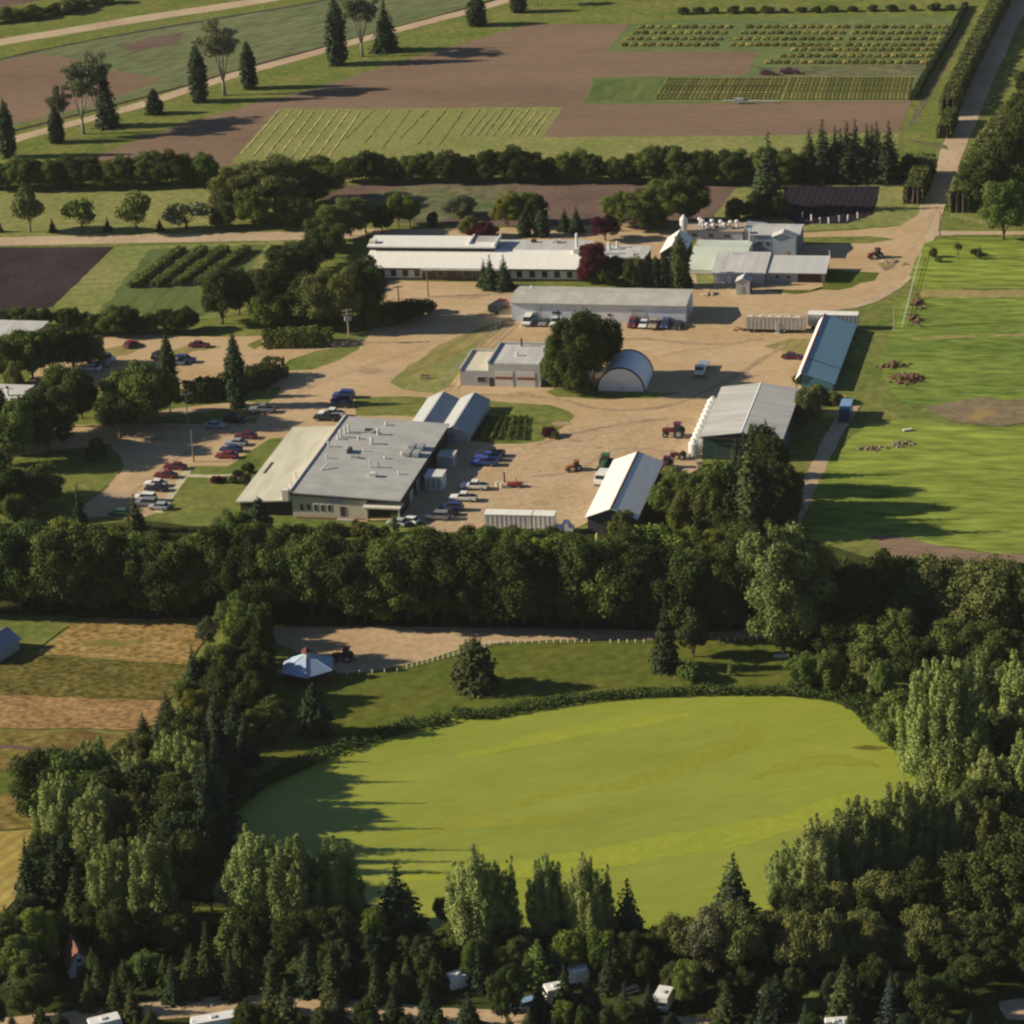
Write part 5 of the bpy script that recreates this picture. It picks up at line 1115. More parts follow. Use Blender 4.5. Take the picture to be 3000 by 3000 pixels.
# ---- twin greenhouses behind the laboratory
for i, (dx, Lg, lab) in enumerate(((-6.7, 20.0, "gable roofed glass greenhouse nearest the parked blue cars"), (0.0, 20.0, "gable roofed glass greenhouse beside the rounded lawn"))):
    p = G(826, 834) + BV * dx; t = building("greenhouse", lab, p, "greenhouse", group="twin greenhouses behind the laboratory")
    Wg = 6.6
    MB().prism([(0, 0), (Wg, 0), (Wg, 2.0), (Wg / 2, 3.5), (0, 2.0)], 0, Lg).build("glass_wall", glasshouse_sunlit, t)
    MB().prism([(-.1, 1.97), (Wg / 2, 3.53), (Wg / 2, 3.6), (-.1, 2.04)], -.1, Lg + .1).build("roof_slope", glasshouse_sunlit, t)
    MB().prism([(Wg / 2, 3.53), (Wg + .1, 1.97), (Wg + .1, 2.04), (Wg / 2, 3.6)], -.1, Lg + .1).build("roof_slope", glasshouse_shade, t)
    m = MB()
    for k in range(int(Lg / 1.5) + 1):
        y = k * 1.5
        m.tube([(-.12, y, 2.05), (Wg / 2, y, 3.62)], [.05, .05], 4).tube([(Wg / 2, y, 3.62), (Wg + .12, y, 2.05)], [.05, .05], 4)
        m.tube([(Wg + .05, y, 0), (Wg + .05, y, 2.0)], [.05, .05], 4)
    m.box(Wg / 2 - .2, Wg / 2 + .2, -.1, Lg + .1, 3.6, 3.72)
    m.build("glazing_bars", frame_white, t)
    door(t, 2.4, 0, 0, 1.2, 2.1, grey_metal)

# ---- long white building
p0 = G(712, 527)
o = building("research_wing", "long low white roofed building with a row of dark windows and brown centre", p0, th=math.radians(-11.3))
X = lambda u: (u - 712) / 7.84
x0, x1 = X(690), X(1097)
MB().box(x0, X(797), 0, 17.5, 0, 2.9).build("wall", white_wall, o)
MB().box(X(962), x1, 0, 17.5, 0, 2.9).build("wall", white_wall, o)
MB().box(X(797) + .003, X(962) - .003, 0.3, 17.5, 0, 2.9).build("brick_front", brick, o)
MB().prism([(-.7, 2.93), (9, 4.55), (9, 4.72), (-.7, 3.12)], x0 - .5, x1 + .4, "x").build("roof", white_metal, o)
MB().prism([(9.003, 4.53), (18.2, 4.15), (18.2, 4.33), (9.003, 4.72)], x0 - .5, x1 + .4, "x").build("rear_roof", light_roof, o)
MB().prism([(-1.3, 2.78), (1.0, 3.16), (1.0, 3.34), (-1.3, 2.92)], X(797), X(962), "x").build("eave_canopy", old_roof, o)
MB().prism([(-.82, 2.72), (-.715, 2.72), (-.715, 3.1), (-.82, 3.1)], x0 - .5, x1 + .4, "x").build("gutter", dark_trim, o)
for u in (716, 738, 760.5, 783): window(o, X(u), 0, .75, 1.5, 1.75, pane=glass if u != 760.5 else plain("curtain", (.10, .06, .05), .9))
for i, u in enumerate((976, 1000, 1023.5, 1046.5, 1070)): window(o, X(u), 0, .75, 1.5, 1.75, pane=glass if i != 1 else MATS["curtain"])
for u, w in ((806, 2.2), (826, 1.8), (846, 2.0), (874, 2.4), (900, 1.6), (940, 1.6)): window(o, X(u), .3, .7, w, 1.6, frame=wood if u in (806, 846, 940) else frame_white)
MB().box(x0, x1, -.1, -.003, 0, .45).build("plinth", brick, o)
# raised clerestory
xa, xb = X(684), X(924)
MB().box(xa, xb, 8.2, 15.5, 4.1, 5.5).build("clerestory_wall", dark_wall, o)
MB().box(xa - .3, xb + .4, 7.5, 16.2, 5.5, 5.85).build("clerestory_roof", white_metal, o)
MB().box(xb - 6.5, xb - 6.1, 9.5, 16.0, 5.853, 6.35).box(xb + .05, xb + .38, 7.6, 16.0, 5.853, 6.5).build("roof_curb", white_wall, o)
MB().box(xb - 6.0, xb, 11.5, 16, 5.86, 5.94).build("roof_hatch", grey_roof, o)
MB().box(xa - .1, xa + 1.4, 9.2, 11.2, 5.853, 6.6).build("roof_box", cream_trim, o)
MB().cyl(X(1079), 9.3, 4.4, 8.8, .32, 8).build("chimney", white_wall, o)
MB().box(X(1079) - .5, X(1079) + 1.0, 7.0, 8.3, 4.3, 5.6).box(X(1079) + 1.0, X(1100), 7.2, 8.0, 4.3, 5.0).build("roof_unit", frame_white, o)
for u, y in ((984, 15.5), (1025, 15.0), (1030, 15.4)): MB().box(X(u), X(u) + 1.2, y, y + 1, 4.2, 5.1).build("roof_unit", frame_white if u != 984 else dark_wall, o)
# flat annex behind the purple trees
p = G(1130, 512); t = building("flat_annex", "low flat grey roofed annex half hidden behind the purple trees", p)
MB().box(0, 11, 0, 9, 0, 3.3).build("wall", dark_wall, t); MB().box(-.3, 11.3, -.3, 9.3, 3.3, 3.6).build("roof", light_roof, t)
vent(t, 1.5, 6, 3.6, 1.6, .35); vent(t, 3.2, 7.5, 3.6, 1.4, .3)
window(t, 2, 0, 1, 1.6, 1.3); window(t, 6, 0, 1, 1.6, 1.3)

# ---- long grey barn
p0 = G(966, 606)
o = building("storage_barn", "long pale blue walled barn with weathered low pitched roof", p0, th=math.radians(-12.9))
gable_x(o, 39.8, 11.3, 4.45, 5.15, blue_wall, old_roof, .35)
MB().box(0, 39.8, -.45, -.36, 4.3, 4.5).build("gutter", grey_metal, o)
door(o, 3.2, 0, 0, 2.4, 2.6, white_wall); door(o, 27.5, 0, 0, 3.4, 3.2, grey_wall)
MB().box(9.4, 11.3, -.05, -.003, 2.0, 2.5).build("wall_sign", dark_trim, o)
window(o, 14.5, 0, 1.6, 1.0, .8); window(o, 22, 0, 1.6, 1.0, .8)
MB().box(39.803, 39.95, 2.5, 6.5, .1, 3.6).build("end_door", grey_metal, o)
vent(o, 3, 9, 4.9, .5, .25)

# ---- pump house cluster east of the long building
p = G(1346, 535); t = building("seed_house", "grey roofed low house with a long lighter annex roof beside it", p, th=math.radians(-12))
MB().prism([(0, 0), (12, 0), (12, 3.6), (0, 2.5)], 0, 11.9, "x").build("wall", grey_wall, t)
MB().prism([(-.5, 2.47), (12.4, 3.68), (12.4, 3.9), (-.5, 2.7)], -.4, 12.2, "x").build("roof", light_roof, t)
window(t, .6, 0, .9, 1.9, 1.3, pane=plain("pale_blind", (.45, .52, .58), .6)); door(t, 3.2, 0, 0, .9, 2.0, white_wall); window(t, 5.4, 0, .9, 1.2, 1.2)
MB().prism([(1.6, 0), (11.0, 0), (11.0, 3.2), (1.6, 2.4)], 12.0, 25.8, "x").build("annex_wall", plain("annex_wall", (.36, .40, .40), .8), t)
MB().prism([(.9, 2.36), (11.4, 3.25), (11.4, 3.45), (.9, 2.56)], 12.25, 26.2, "x").build("annex_roof", plain("annex_roof", (.54, .55, .53), .6, var=.08, streak=(.6, .1, .3)), t)
MB().box(19.5, 25, 1.5, 1.597, .1, 2.2).build("dark_opening", dark_wall, t)
MB().box(25.803, 25.9, 2.0, 10.5, 0.1, 2.3).build("end_wall", dark_wall, t)
for x in (14.2, 16.8): window(t, x, 1.6, .8, 1.1, 1.1)
MB().cyl(3.2, 11.0, 3.6, 5.6, .12, 6).build("flue", frame_white, t)
MB().cyl(26.0, 11.2, 3.2, 4.8, .1, 6).build("flue", frame_white, t)
p = G(1389, 556); t = building("tool_shed", "small grey gabled shed standing before the seed house", p, "shed")
gable_y(t, 3.2, 3.2, 3.1, 3.9, grey_wall, light_roof, .2); door(t, .6, 0, 0, 1.0, 2.0, grey_metal); MB().box(3.203, 3.3, .3, 2.9, .2, 2.4).build("side_panel", dark_wall, t)
p = G(1418, 480); t = building("cleaning_plant", "tall grey block with a pale gabled tower on its corner", p)
gable_x(t, 11.4, 8.5, 4.9, 5.5, plain("slate_wall", (.20, .23, .29), .8), light_roof, .3)
MB().box(-.7, -.31, 0, 1.2, 3.2, 6.0).build("vent_box", white_wall, t)
for x in (1.2, 3.4): window(t, x, 0, 2.2, 1.2, 1.2, frame=grey_metal)
MB().prism([(5.6, 0), (11.0, 0), (11.0, 5.2), (8.0, 6.4), (5.6, 5.4)], -3.2, -.35).build("tower", plain("pale_teal_wall", (.40, .48, .52), .6, var=.06, streak=(.3, 1.4, .1)), t)
MB().prism([(5.35, 5.38), (8.0, 6.42), (8.0, 6.58), (5.35, 5.54)], -3.5, 0).prism([(8.0, 6.42), (11.3, 5.15), (11.3, 5.31), (8.0, 6.58)], -3.5, 0).build("tower_roof", light_roof, t)
door(t, 8.0, -3.2, 0, 1.2, 2.1, grey_metal)
p = G(1290, 453); t = building("fan_house", "low grey flat building topped with white exhaust fans", p)
MB().box(0, 14.5, 0, 7, 0, 2.4).build("wall", plain("fan_house_wall", (.40, .44, .50), .8, var=.08), t); MB().box(-.2, 14.7, -.2, 7.2, 2.4, 2.55).build("roof", plain("sand_roof", (.42, .33, .24), .9, var=.15), t)
MB().prism([(14.703, 0), (19.5, 0), (19.5, 2.6), (14.703, 3.0)], .5, 7).build("side_block", blue_grey_roof, t)
for k, (x, y, h) in enumerate(((4.4, 2.0, 2.4), (5.6, 1.2, 1.6), (6.6, 2.8, 2.2), (7.2, 1.0, 1.5), (8.8, 2.4, 2.1), (9.8, 1.4, 1.6), (11.2, 2.6, 1.9), (12.8, 2.2, 2.3), (3.6, 3.0, 2.6))):
    f = MB().cyl(x, y, 2.55, 2.55 + h * .6, .26, 8).ball((x, y, 2.55 + h * .75), (.62, .62, .45)).build("exhaust_fan", white_wall, t)
    MB().box(x - .4, x + .4, y - .4, y + .4, 2.552, 2.85).build("fan_base", grey_metal, f)
for x in (2, 6, 10): window(t, x, 0, .8, 1.4, 1.0, frame=grey_metal)
p = G(1297, 516); t = building("film_greenhouse", "broad sloping pale green plastic greenhouse behind the dark tree screen", p, "greenhouse")
prof = [(0, 0), (0, 1.0), (5, 2.4), (10, 3.5), (17, 3.0), (17, 0)]
MB().prism(prof[::-1], 0, 13.4, "x").build("film_cover", pale_green_film, t)
MB().box(0, 13.4, -.5, -.003, 0, .35).build("foundation", concrete_b, t)
p = G(1247, 500); t = building("white_gable_house", "narrow house with bright white west roof behind the conifers", p)
gable_y(t, 5.6, 12, 3.0, 4.9, dark_wall, white_metal, .3)
window(t, 1, 0, 1, 1, 1); vent(t, 2.8, 5, 4.8, .8, .3)
p = G(1291, 455); t = empty("dust_cyclone", (p.x, p.y, 0), TH, "tall white cyclone stack beside the leafy clump", "stack")
MB().cyl(0, 0, 2.2, 4.2, .25, 10, 1.0).cyl(0, 0, 4.2, 5.6, 1.0, 10, 1.0).cyl(0, 0, 5.6, 6.8, 1.0, 10, .15).build("cone", white_wall, t)
m = MB()
for a in range(4): m.tube([(.9 * math.cos(a * 1.57 + .8), .9 * math.sin(a * 1.57 + .8), 0), (.9 * math.cos(a * 1.57 + .8), .9 * math.sin(a * 1.57 + .8), 4.3)], [.08, .08], 5)
m.build("legs", grey_metal, t)

# ---- garage
p0 = G(869, 728)
o = building("fire_garage", "grey flat roofed garage with two banded overhead doors", p0, th=math.radians(-12.9))
MB().box(0, 6.3, 0, 12.4, 0, 3.5).build("low_block", grey_wall, o)
MB().box(6.303, 17.6, 0, 12.4, 0, 5.3).build("high_block", plain("garage_wall", (.50, .51, .50), .8, var=.06), o)
MB().box(.3, 6.0, .3, 12.1, 3.503, 3.56).build("low_roof", plain("pale_ballast_roof", (.62, .58, .46), .9, var=.1), o)
MB().box(6.6, 17.3, .3, 12.1, 5.303, 5.36).build("high_roof", light_roof, o)
MB().box(-.1, .25, -.1, 12.5, 3.51, 4.0).box(.25, 6.3, 12.15, 12.5, 3.51, 4.0).build("parapet", grey_wall, o)
MB().box(6.25, 6.6, -.1, 12.5, 5.31, 5.8).box(6.6, 17.7, 12.15, 12.5, 5.31, 5.8).box(17.35, 17.7, -.1, 12.15, 5.31, 5.8).build("parapet", grey_wall, o)
for x in (7.7, 12.5):
    d = MB().box(x, x + 3.9, -.07, -.003, 0, 3.3).build("overhead_door", beige_door, o)
    MB().box(x + .02, x + 3.88, -.1, -.072, 1.75, 2.35).build("door_band", maroon, d)
    MB().box(x, x + 3.9, -.05, -.003, 3.31, 3.6).build("door_lintel", white_wall, o)
door(o, 6.4, 0, 0, 1.0, 2.1, dark_wall)
window(o, 3.7, 0, .9, 2.0, 1.4)
MB().cyl(11.4, 11.0, 5.3, 7.2, .22, 8).build("chimney", dark_trim, o); vent(o, 11.6, 5, 5.4, .7, .25)

# ---- arched hut
p0 = G(1127, 738)
o = building("arched_hut", "white arched quonset hut with dark rim and pale blank front", p0, th=math.radians(-12.5))
arc = [(5.1 - 5.1 * math.cos(a), 5.3 * math.sin(a)) for a in np.linspace(0, math.pi, 25)]
MB().prism(arc[::-1], .1, 11.6).build("arched_roof", quonset_roof, o, smooth=False)
MB().prism([(x * .985 + .08, z * .985) for x, z in arc][::-1], -.02, .099).build("front_wall", quonset_front, o)
for y in (0, 11.5): MB().tube([(x, y, z + .02) for x, z in arc], [.2] * 25, 6).build("rim", dark_trim, o)
door(o, 4.2, -.02, 0, 1.6, 2.2, plain("front_door_grey", (.68, .70, .70), .7))

# ---- pole shed with white roof
q0 = G(1108, 974, 3.5)
o = building("pole_shed", "narrow shed with brilliant white west roof slope and dark gable", q0)
gable_y(o, 9.3, 28.8, 3.4, 5.25, plain("shed_wall", (.085, .085, .095), .8), white_metal, .4, fascia=plain("ridge_red", (.22, .08, .09), .6))
door(o, 3.2, 0, 0, 3.2, 2.9, dark_wall)
for k in range(5): MB().box(-.06, -.003, 2 + k * 5.4, 5.6 + k * 5.4, .2, 2.9).build("bay_door", grey_wall, o)

# ---- grey barn
q0 = G(1326, 822, 5.0)
o = building("machine_barn", "wide grey roofed barn with dark green walls", q0)
gable_y(o, 15.6, 27.8, 4.9, 5.95, green_wall, barn_roof, .5, fascia=plain("ridge_white", (.72, .72, .70), .5))
MB().box(-.5, 16.1, -.62, -.503, 4.62, 4.86).build("fascia", dark_wall, o)
door(o, 2, 0, 0, 4.2, 3.8, plain("barn_door_green", (.045, .09, .085), .6)); door(o, 8.2, 0, 0, 4.2, 3.8, MATS["barn_door_green"])
MB().box(15.603, 15.7, 3, 9, .2, 3.8).build("side_door", plain("blue_door", (.05, .10, .22), .6), o)
MB().box(-.06, -.003, .5, 27, .3, 4.4).build("west_cladding", white_wall, o)
for k in range(10):
    p = q0 + AV * (1.2 + k * 2.7) - BV * 2.0
    t = empty("storage_tank", (p.x, p.y, 0), 0, f"white domed tank against the grey barn, {ordinal(k)} from the nearest end", "tank", "white tanks along the grey barn")
    MB().cyl(0, 0, 0, 2.9, 1.15, 14).cyl(0, 0, 2.9, 3.6, 1.15, 14, .35).build("shell", white_wall, t)
    MB().cyl(0, 0, 3.6, 3.78, .35, 8).build("cap", frame_white, t)

# ---- teal shed
q0 = G(1512, 716, 2.4)
o = building("teal_shed", "long shed with teal roof and sunlit white west side", q0, th=math.radians(-14))
MB().prism([(0, 0), (6.6, 0), (6.6, 1.75), (0, 3.9)], 0, 37.5).build("wall", plain("teal_wall", (.10, .22, .27), .7), o)
MB().prism([(0.05, 3.9), (7.1, 1.62), (7.1, 1.78), (0.05, 4.06)], -.3, 37.8).build("roof", teal_roof, o)
MB().prism([(-1.35, 2.3), (0.045, 3.95), (0.045, 4.08), (-1.35, 2.43)], -.35, 37.85).build("sunlit_slope", white_metal, o)
MB().box(-.12, .12, -.4, 37.9, 4.07, 4.2).build("ridge_trim", red_trim, o)
MB().prism([(0.3, 4.0), (7.15, 1.79), (7.15, 1.84), (0.3, 4.05)], 8.8, 9.05).build("roof_seam", dark_trim, o)
for k in range(7): MB().box(-1.25, -1.05, .5 + k * 6, .7 + k * 6, 0, 2.4).build("post", wood, o)

# ---- west edge buildings
p = G(-70, 664); t = building("grey_roofed_house", "grey flat roof showing above the big bushes", p)
MB().box(0, 16.5, 0, 11, 0, 3.6).build("wall", cream_wall, t); MB().box(-.4, 16.9, -.4, 11.4, 3.6, 3.9).build("roof", light_roof, t); window(t, 3, 0, 1, 1.5, 1.3); window(t, 8, 0, 1, 1.5, 1.3)
p = G(-60, 778); t = building("stucco_house", "lower grey roofed house with white roof pipe by the round trees", p)
gable_x(t, 11.6, 9.5, 2.9, 3.4, plain("stucco", (.40, .38, .42), .9), plain("pale_flat_roof", (.58, .57, .54), .8, var=.06), .3); vent(t, 8.6, 2.2, 3.2, 1.3, .3); vent(t, 7.0, 6, 3.3, .5, .3, dark_trim)
window(t, 8, 0, 1, 1.2, 1.2); window(t, 4, 0, 1, 1.2, 1.2)
p = G(-54, 1246); t = building("blue_roofed_hut", "small hut with blue grey gable roof beside the hay plot", p, "hut", th=math.radians(-30))
gable_y(t, 5.4, 7.0, 2.2, 3.8, grey_wall, blue_grey_roof, .35); door(t, 2.2, 0, 0, 1, 1.9, dark_wall); window(t, .5, 0, .9, .9, .9)

# ---- pavilion by the pond
p = G(581, 1290)
o = empty("picnic_pavilion", (p.x, p.y + 2.2, 0), 0, "six sided blue roofed pavilion with white cupola by the pond lane", "pavilion")
def ngon(r, z, n=6, a0=-math.pi / 2): return [(r * math.cos(a0 + 6.2832 * k / n), r * math.sin(a0 + 6.2832 * k / n), z) for k in range(n)]
R1 = 5.0
m = MB(); lo, lo2, hi = ngon(R1, 2.3), ngon(R1, 2.42), ngon(.8, 4.35)
m.add(lo + lo2 + hi, [(k, (k + 1) % 6, 6 + (k + 1) % 6, 6 + k) for k in range(6)] + [(6 + k, 6 + (k + 1) % 6, 12 + (k + 1) % 6, 12 + k) for k in range(6)] + [(5, 4, 3, 2, 1, 0), (12, 13, 14, 15, 16, 17)])
m.build("roof", blue_roof, o)
m = MB(); a, b = ngon(4.2, 0), ngon(4.2, 2.29); m.add(a + b, [(k, (k + 1) % 6, 6 + (k + 1) % 6, 6 + k) for k in range(6)] + [(5, 4, 3, 2, 1, 0), (6, 7, 8, 9, 10, 11)]); m.build("wall", plain("barn_red_wall", (.13, .03, .03), .8), o)
m = MB(); a, b = ngon(.75, 4.36), ngon(.75, 5.1); m.add(a + b, [(k, (k + 1) % 6, 6 + (k + 1) % 6, 6 + k) for k in range(6)] + [(6, 7, 8, 9, 10, 11)])
cup = m.build("cupola", frame_white, o)
MB().cyl(0, 0, 5.1, 5.9, 1.0, 6, .05).build("cupola_roof", plain("cupola_red", (.20, .05, .04), .7), cup)
for k in range(6):
    a, c = ngon(R1, 2.44)[k], ngon(.8, 4.38)[k]
    MB().tube([a, c], [.07, .07], 4).build("hip_cap", dark_trim if k == 0 else blue_roof, o)
for k in range(6):
    a = -math.pi / 2 + 6.2832 * (k + .5) / 6
    e = MB().box(-1.0, 1.0, -.04, .04, .8, 1.9).build("window", glass, o); e.location = (3.68 * math.cos(a), 3.68 * math.sin(a), 0); e.rotation_euler = (0, 0, a + math.pi / 2)

# ---- camp hut
p = G(133, 1848); t = building("camp_hut", "steep brown roofed hut with white gable among camp trees", p, "hut", th=math.radians(18))
gable_y(t, 3.0, 4.8, 1.9, 4.3, white_wall, brown_roof, .3); door(t, 1.0, 0, 0, .9, 1.9, wood); window(t, 1.05, 0, 2.45, .9, .7)

# ------------------------------------------------------------------ poles and fences
def utility_pole(u, v, h, label, arms=1, cans=0, pale=False):
    p = G(u, v); t = empty("utility_pole", (p.x, p.y, 0), TH + .5, label, "pole", "utility poles around the station")
    m = wood_pale if pale else wood
    MB().cyl(0, 0, -.3, h, .19, 8, .12).build("post", m, t)
    for k in range(arms):
        a = MB().box(-1.1, 1.1, -.08, .08, h - .5 - k * .9, h - .34 - k * .9).build("crossarm", m, t)
        i = MB()
        for x in (-.95, -.35, .35, .95): i.cyl(x, 0, h - .34 - k * .9, h - .16 - k * .9, .05, 6)
        i.build("insulators", grey_metal, a)
    for k in range(cans): MB().cyl(-.55 + .55 * k, -.3, h - 2.7, h - 1.7, .26, 8).build("transformer", grey_metal, t)
utility_pole(659, 648, 8.2, "pale pole carrying three transformers at the grass tongue", 2, 3, True)
utility_pole(755, 606, 8.6, "bare brown pole beside the yard shrub island", 1)
utility_pole(808, 560, 6.6, "short pole before the brown brick front", 1)
utility_pole(1037, 444, 7.2, "pale pole among conifers behind the white roof", 1, 0, True)
utility_pole(1711, 338, 5.2, "grey post between spruce block and hedge", 1, 0, True)
utility_pole(1687, 622, 5.2, "pale pole on the grass below the road bend", 0, 0, True)
utility_pole(1773, 447, 6.6, "slim pole at the gravel road junction", 0)
utility_pole(465, 733, 6.8, "thin pale pole behind the thin tall spruce", 0, 0, True)
utility_pole(366, 872, 7.0, "thin dark pole at the corner of the car park lawn", 0)
utility_pole(1020, 612, 4.4, "short dark post before the pale blue barn wall", 0)
p = G(355, 796); t = empty("street_lamp", (p.x, p.y, 0), 0, "double headed street lamp beside the driveway", "lamp")
MB().cyl(0, 0, 0, 6.2, .1, 8).build("post", grey_metal, t)
for s in (-1, 1): a = MB().tube([(0, 0, 6.0), (s * .9, 0, 6.2)], [.05, .05], 5).build("arm", grey_metal, t); MB().box(s * .7 - .35, s * .7 + .75 - .2, -.2, .2, 6.2, 6.4).build("lamp_head", frame_white, a)

def fence(name, marks, h, label, mat, step=2.5, rails=(0.5, 0.95), mesh=True, pr=.06):
    P = [G(u, v) for u, v in marks]
    t = empty(name, P[0], 0, label, "fence")
    for a, b in zip(P, P[1:]):
        L = (b - a).length; n = max(1, int(L / step))
        for k in range(n + (1 if b is P[-1] else 0)):
            q = a.lerp(b, k / n) - P[0]
            MB().cyl(q.x, q.y, -.2, h, pr, 6).build("post", mat, t)
        r = MB()
        for f in rails: r.tube([(a - P[0]) + Vector((0, 0, h * f)), (b - P[0]) + Vector((0, 0, h * f))], [.035, .035], 4)
        r.build("rail", mat, t)
        if mesh:
            w = MB()
            for k in range(int(L / .8)):
                q = a.lerp(b, k * .8 / L) - P[0]
                w.tube([q + Vector((0, 0, .1)), q + Vector((0, 0, h))], [.012, .012], 3)
            w.build("wire_mesh", grey_metal, t)
fence("wire_fence", [(960, 604), (895, 662)], 1.8, "wire fence running down the dry bank from the barn", grey_metal)
fence("wire_fence", [(868, 690), (832, 738)], 1.8, "wire fence piece from the garage to the greenhouses", grey_metal)
fence("guard_rail", [(1737, 486), (1722, 540), (1703, 618)], 1.1, "pale guard rail along the gravel road bend", frame_white, 3.0, (.6, .9), False, .09)
fence("paddock_fence", [(1795, 412), (1850, 424), (1875, 432)], 1.2, "grey rail fence beside the lone tree", wood_pale, 3.0, (.5, .95), False)
fence("pasture_fence", [(1745, 545), (1850, 546), (2000, 548)], 1.1, "low post fence along the yellow meadow line", wood, 4.0, (.9,), False)

# white posts along the pond lane
k = 0
rng = random.Random(8)
bol = []
for (a, b, n) in (((768, 1262), (915, 1222), 16), ((925, 1217), (1112, 1214), 15), ((1152, 1214), (1215, 1214), 5), ((1358, 1211), (1428, 1210), 6), ((655, 1274), (750, 1268), 5)):
    for i in range(n):
        u = a[0] + (b[0] - a[0]) * i / max(1, n - 1); v = a[1] + (b[1] - a[1]) * i / max(1, n - 1)
        bol.append((u, v))
bol.sort()
proto_b = None
for i, (u, v) in enumerate(bol):
    p = G(u, v)
    if proto_b is None: proto_b = MB().cyl(0, 0, -.1, .72, .11, 8).cyl(0, 0, .72, .8, .13, 8, .06).build("bollard", white_wall); b_ = proto_b
    else: b_ = proto_b.copy(); COL.objects.link(b_)
    b_.location = (p.x, p.y, 0)
    tag(b_, f"short white post edging the pond lane, {ordinal(i)} from the pavilion end", "bollard", "white posts edging the pond lane")
# white stakes in the dark garden plot
proto_s = None
for i, (X_, Y_) in enumerate(((1130, 125), (1215, 150), (1295, 180), (1378, 180), (1475, 160), (1560, 155), (1650, 130))):
    p = G(1288 + X_ / 5, 386.4 + Y_ / 5)
    if proto_s is None:
        proto_s = MB().box(-.16, .16, -.16, .16, -.1, 1.1 + .3).cyl(0, 0, 1.4, 1.75, .26, 8, .05).build("garden_marker", plain("pinkish_white", (.72, .62, .58), .7)); s_ = proto_s
    else: s_ = proto_s.copy(); COL.objects.link(s_)
    s_.location = (p.x, p.y, 0); s_.rotation_euler = (0, 0, i * .7)
    tag(s_, f"pinkish white marker at the dark plot's edge, {ordinal(i)} from the conifer", "marker", "white markers of the dark garden plot")

# scrap and brush heaps
def heap(name, u, v, w, d, h, mat, label, seed, n=26, cat="heap"):
    r = random.Random(seed); p = G(u, v); m = MB()
    for i in range(n):
        a, q = r.uniform(0, 6.283), math.sqrt(r.random())
        x, y = q * math.cos(a) * w / 2, q * math.sin(a) * d / 2
        z = h * (1 - q) * r.uniform(.3, .9)
        if i % 3 == 0:
            b = r.uniform(0, 6.283); l = r.uniform(.6, 1.5)
            m.tube([(x - l * math.cos(b), y - l * math.sin(b), max(.05, z - .2)), (x + l * math.cos(b), y + l * math.sin(b), z + r.uniform(0, .6))], [.12, .08], 5)
        else: m.ball((x, y, z * .7), (r.uniform(.3, .7), r.uniform(.3, .7), r.uniform(.25, .6)), 6, 4)
    o = m.build(name, mat); o.location = (p.x, p.y, 0); tag(o, label, cat)
heap("scrap_heap", 1730, 575, 3, 9, 1.6, rust, "rusty scrap heap near the guard rail", 1)
heap("scrap_heap", 1727, 604, 2.6, 8, 1.4, rust, "rusty scrap heap second along the pasture edge", 2)
heap("brush_pile", 1688, 690, 7, 4, 1.6, rust, "reddish brush pile beside the teal shed's shade", 3)
heap("brush_pile", 1708, 716, 8, 7, 2.2, rust, "biggest reddish brush pile above the mud patch", 4, 60)
heap("branch_pile", 1700, 840, 5, 3, 1.0, wood, "dead branch pile at the end of the barn shadow", 5)
heap("log_pile", 1646, 848, 6, 1.6, .7, wood, "grey log pile at the pasture corner", 6, 18)
heap("scrap_heap", 1680, 494, 4, 2, .8, wood_pale, "low lumber heap in the road bend", 7, 18)
heap("manure_heap", 1398, 624, 3, 2, .7, rust, "small dark red heap before the yard trailer", 8, 12)
heap("earth_heap", 1340, 556, 4, 2.5, 1.0, wood_pale, "tan heap beside the tool shed", 9, 18)
# ------------------------------------------------------------------ vehicles
PAINT = {n: plain("paint_" + n, c, 0.35, 0.0, 0.04, spec=0.5) for n, c in {
    "white": (.82, .82, .78), "silver": (.42, .44, .46), "grey": (.22, .23, .25), "black": (.025, .026, .03), "navy": (.03, .05, .16), "blue": (.04, .08, .30), "skyblue": (.22, .36, .56),
    "red": (.24, .025, .03), "maroon": (.13, .02, .04), "tan": (.42, .34, .24), "green": (.05, .14, .06), "orange": (.40, .14, .04), "darkred": (.16, .02, .03), "steel": (.30, .36, .42)}.items()}
hub = plain("wheel_hub", (.35, .35, .36), .5)

def wheels(par, spots, r=.33, w=.22):
    for x, y in spots:
        m = MB().tube([(x, y - w / 2, r), (x, y + w / 2, r)], [r, r], 12)
        o = m.build("wheel", black, par)
        s = -1 if y < 0 else 1
        MB().tube([(x, y + s * (w / 2 + .004), r), (x, y + s * (w / 2 + .02), r)], [r * .55, r * .5], 8).build("rim", hub, o)

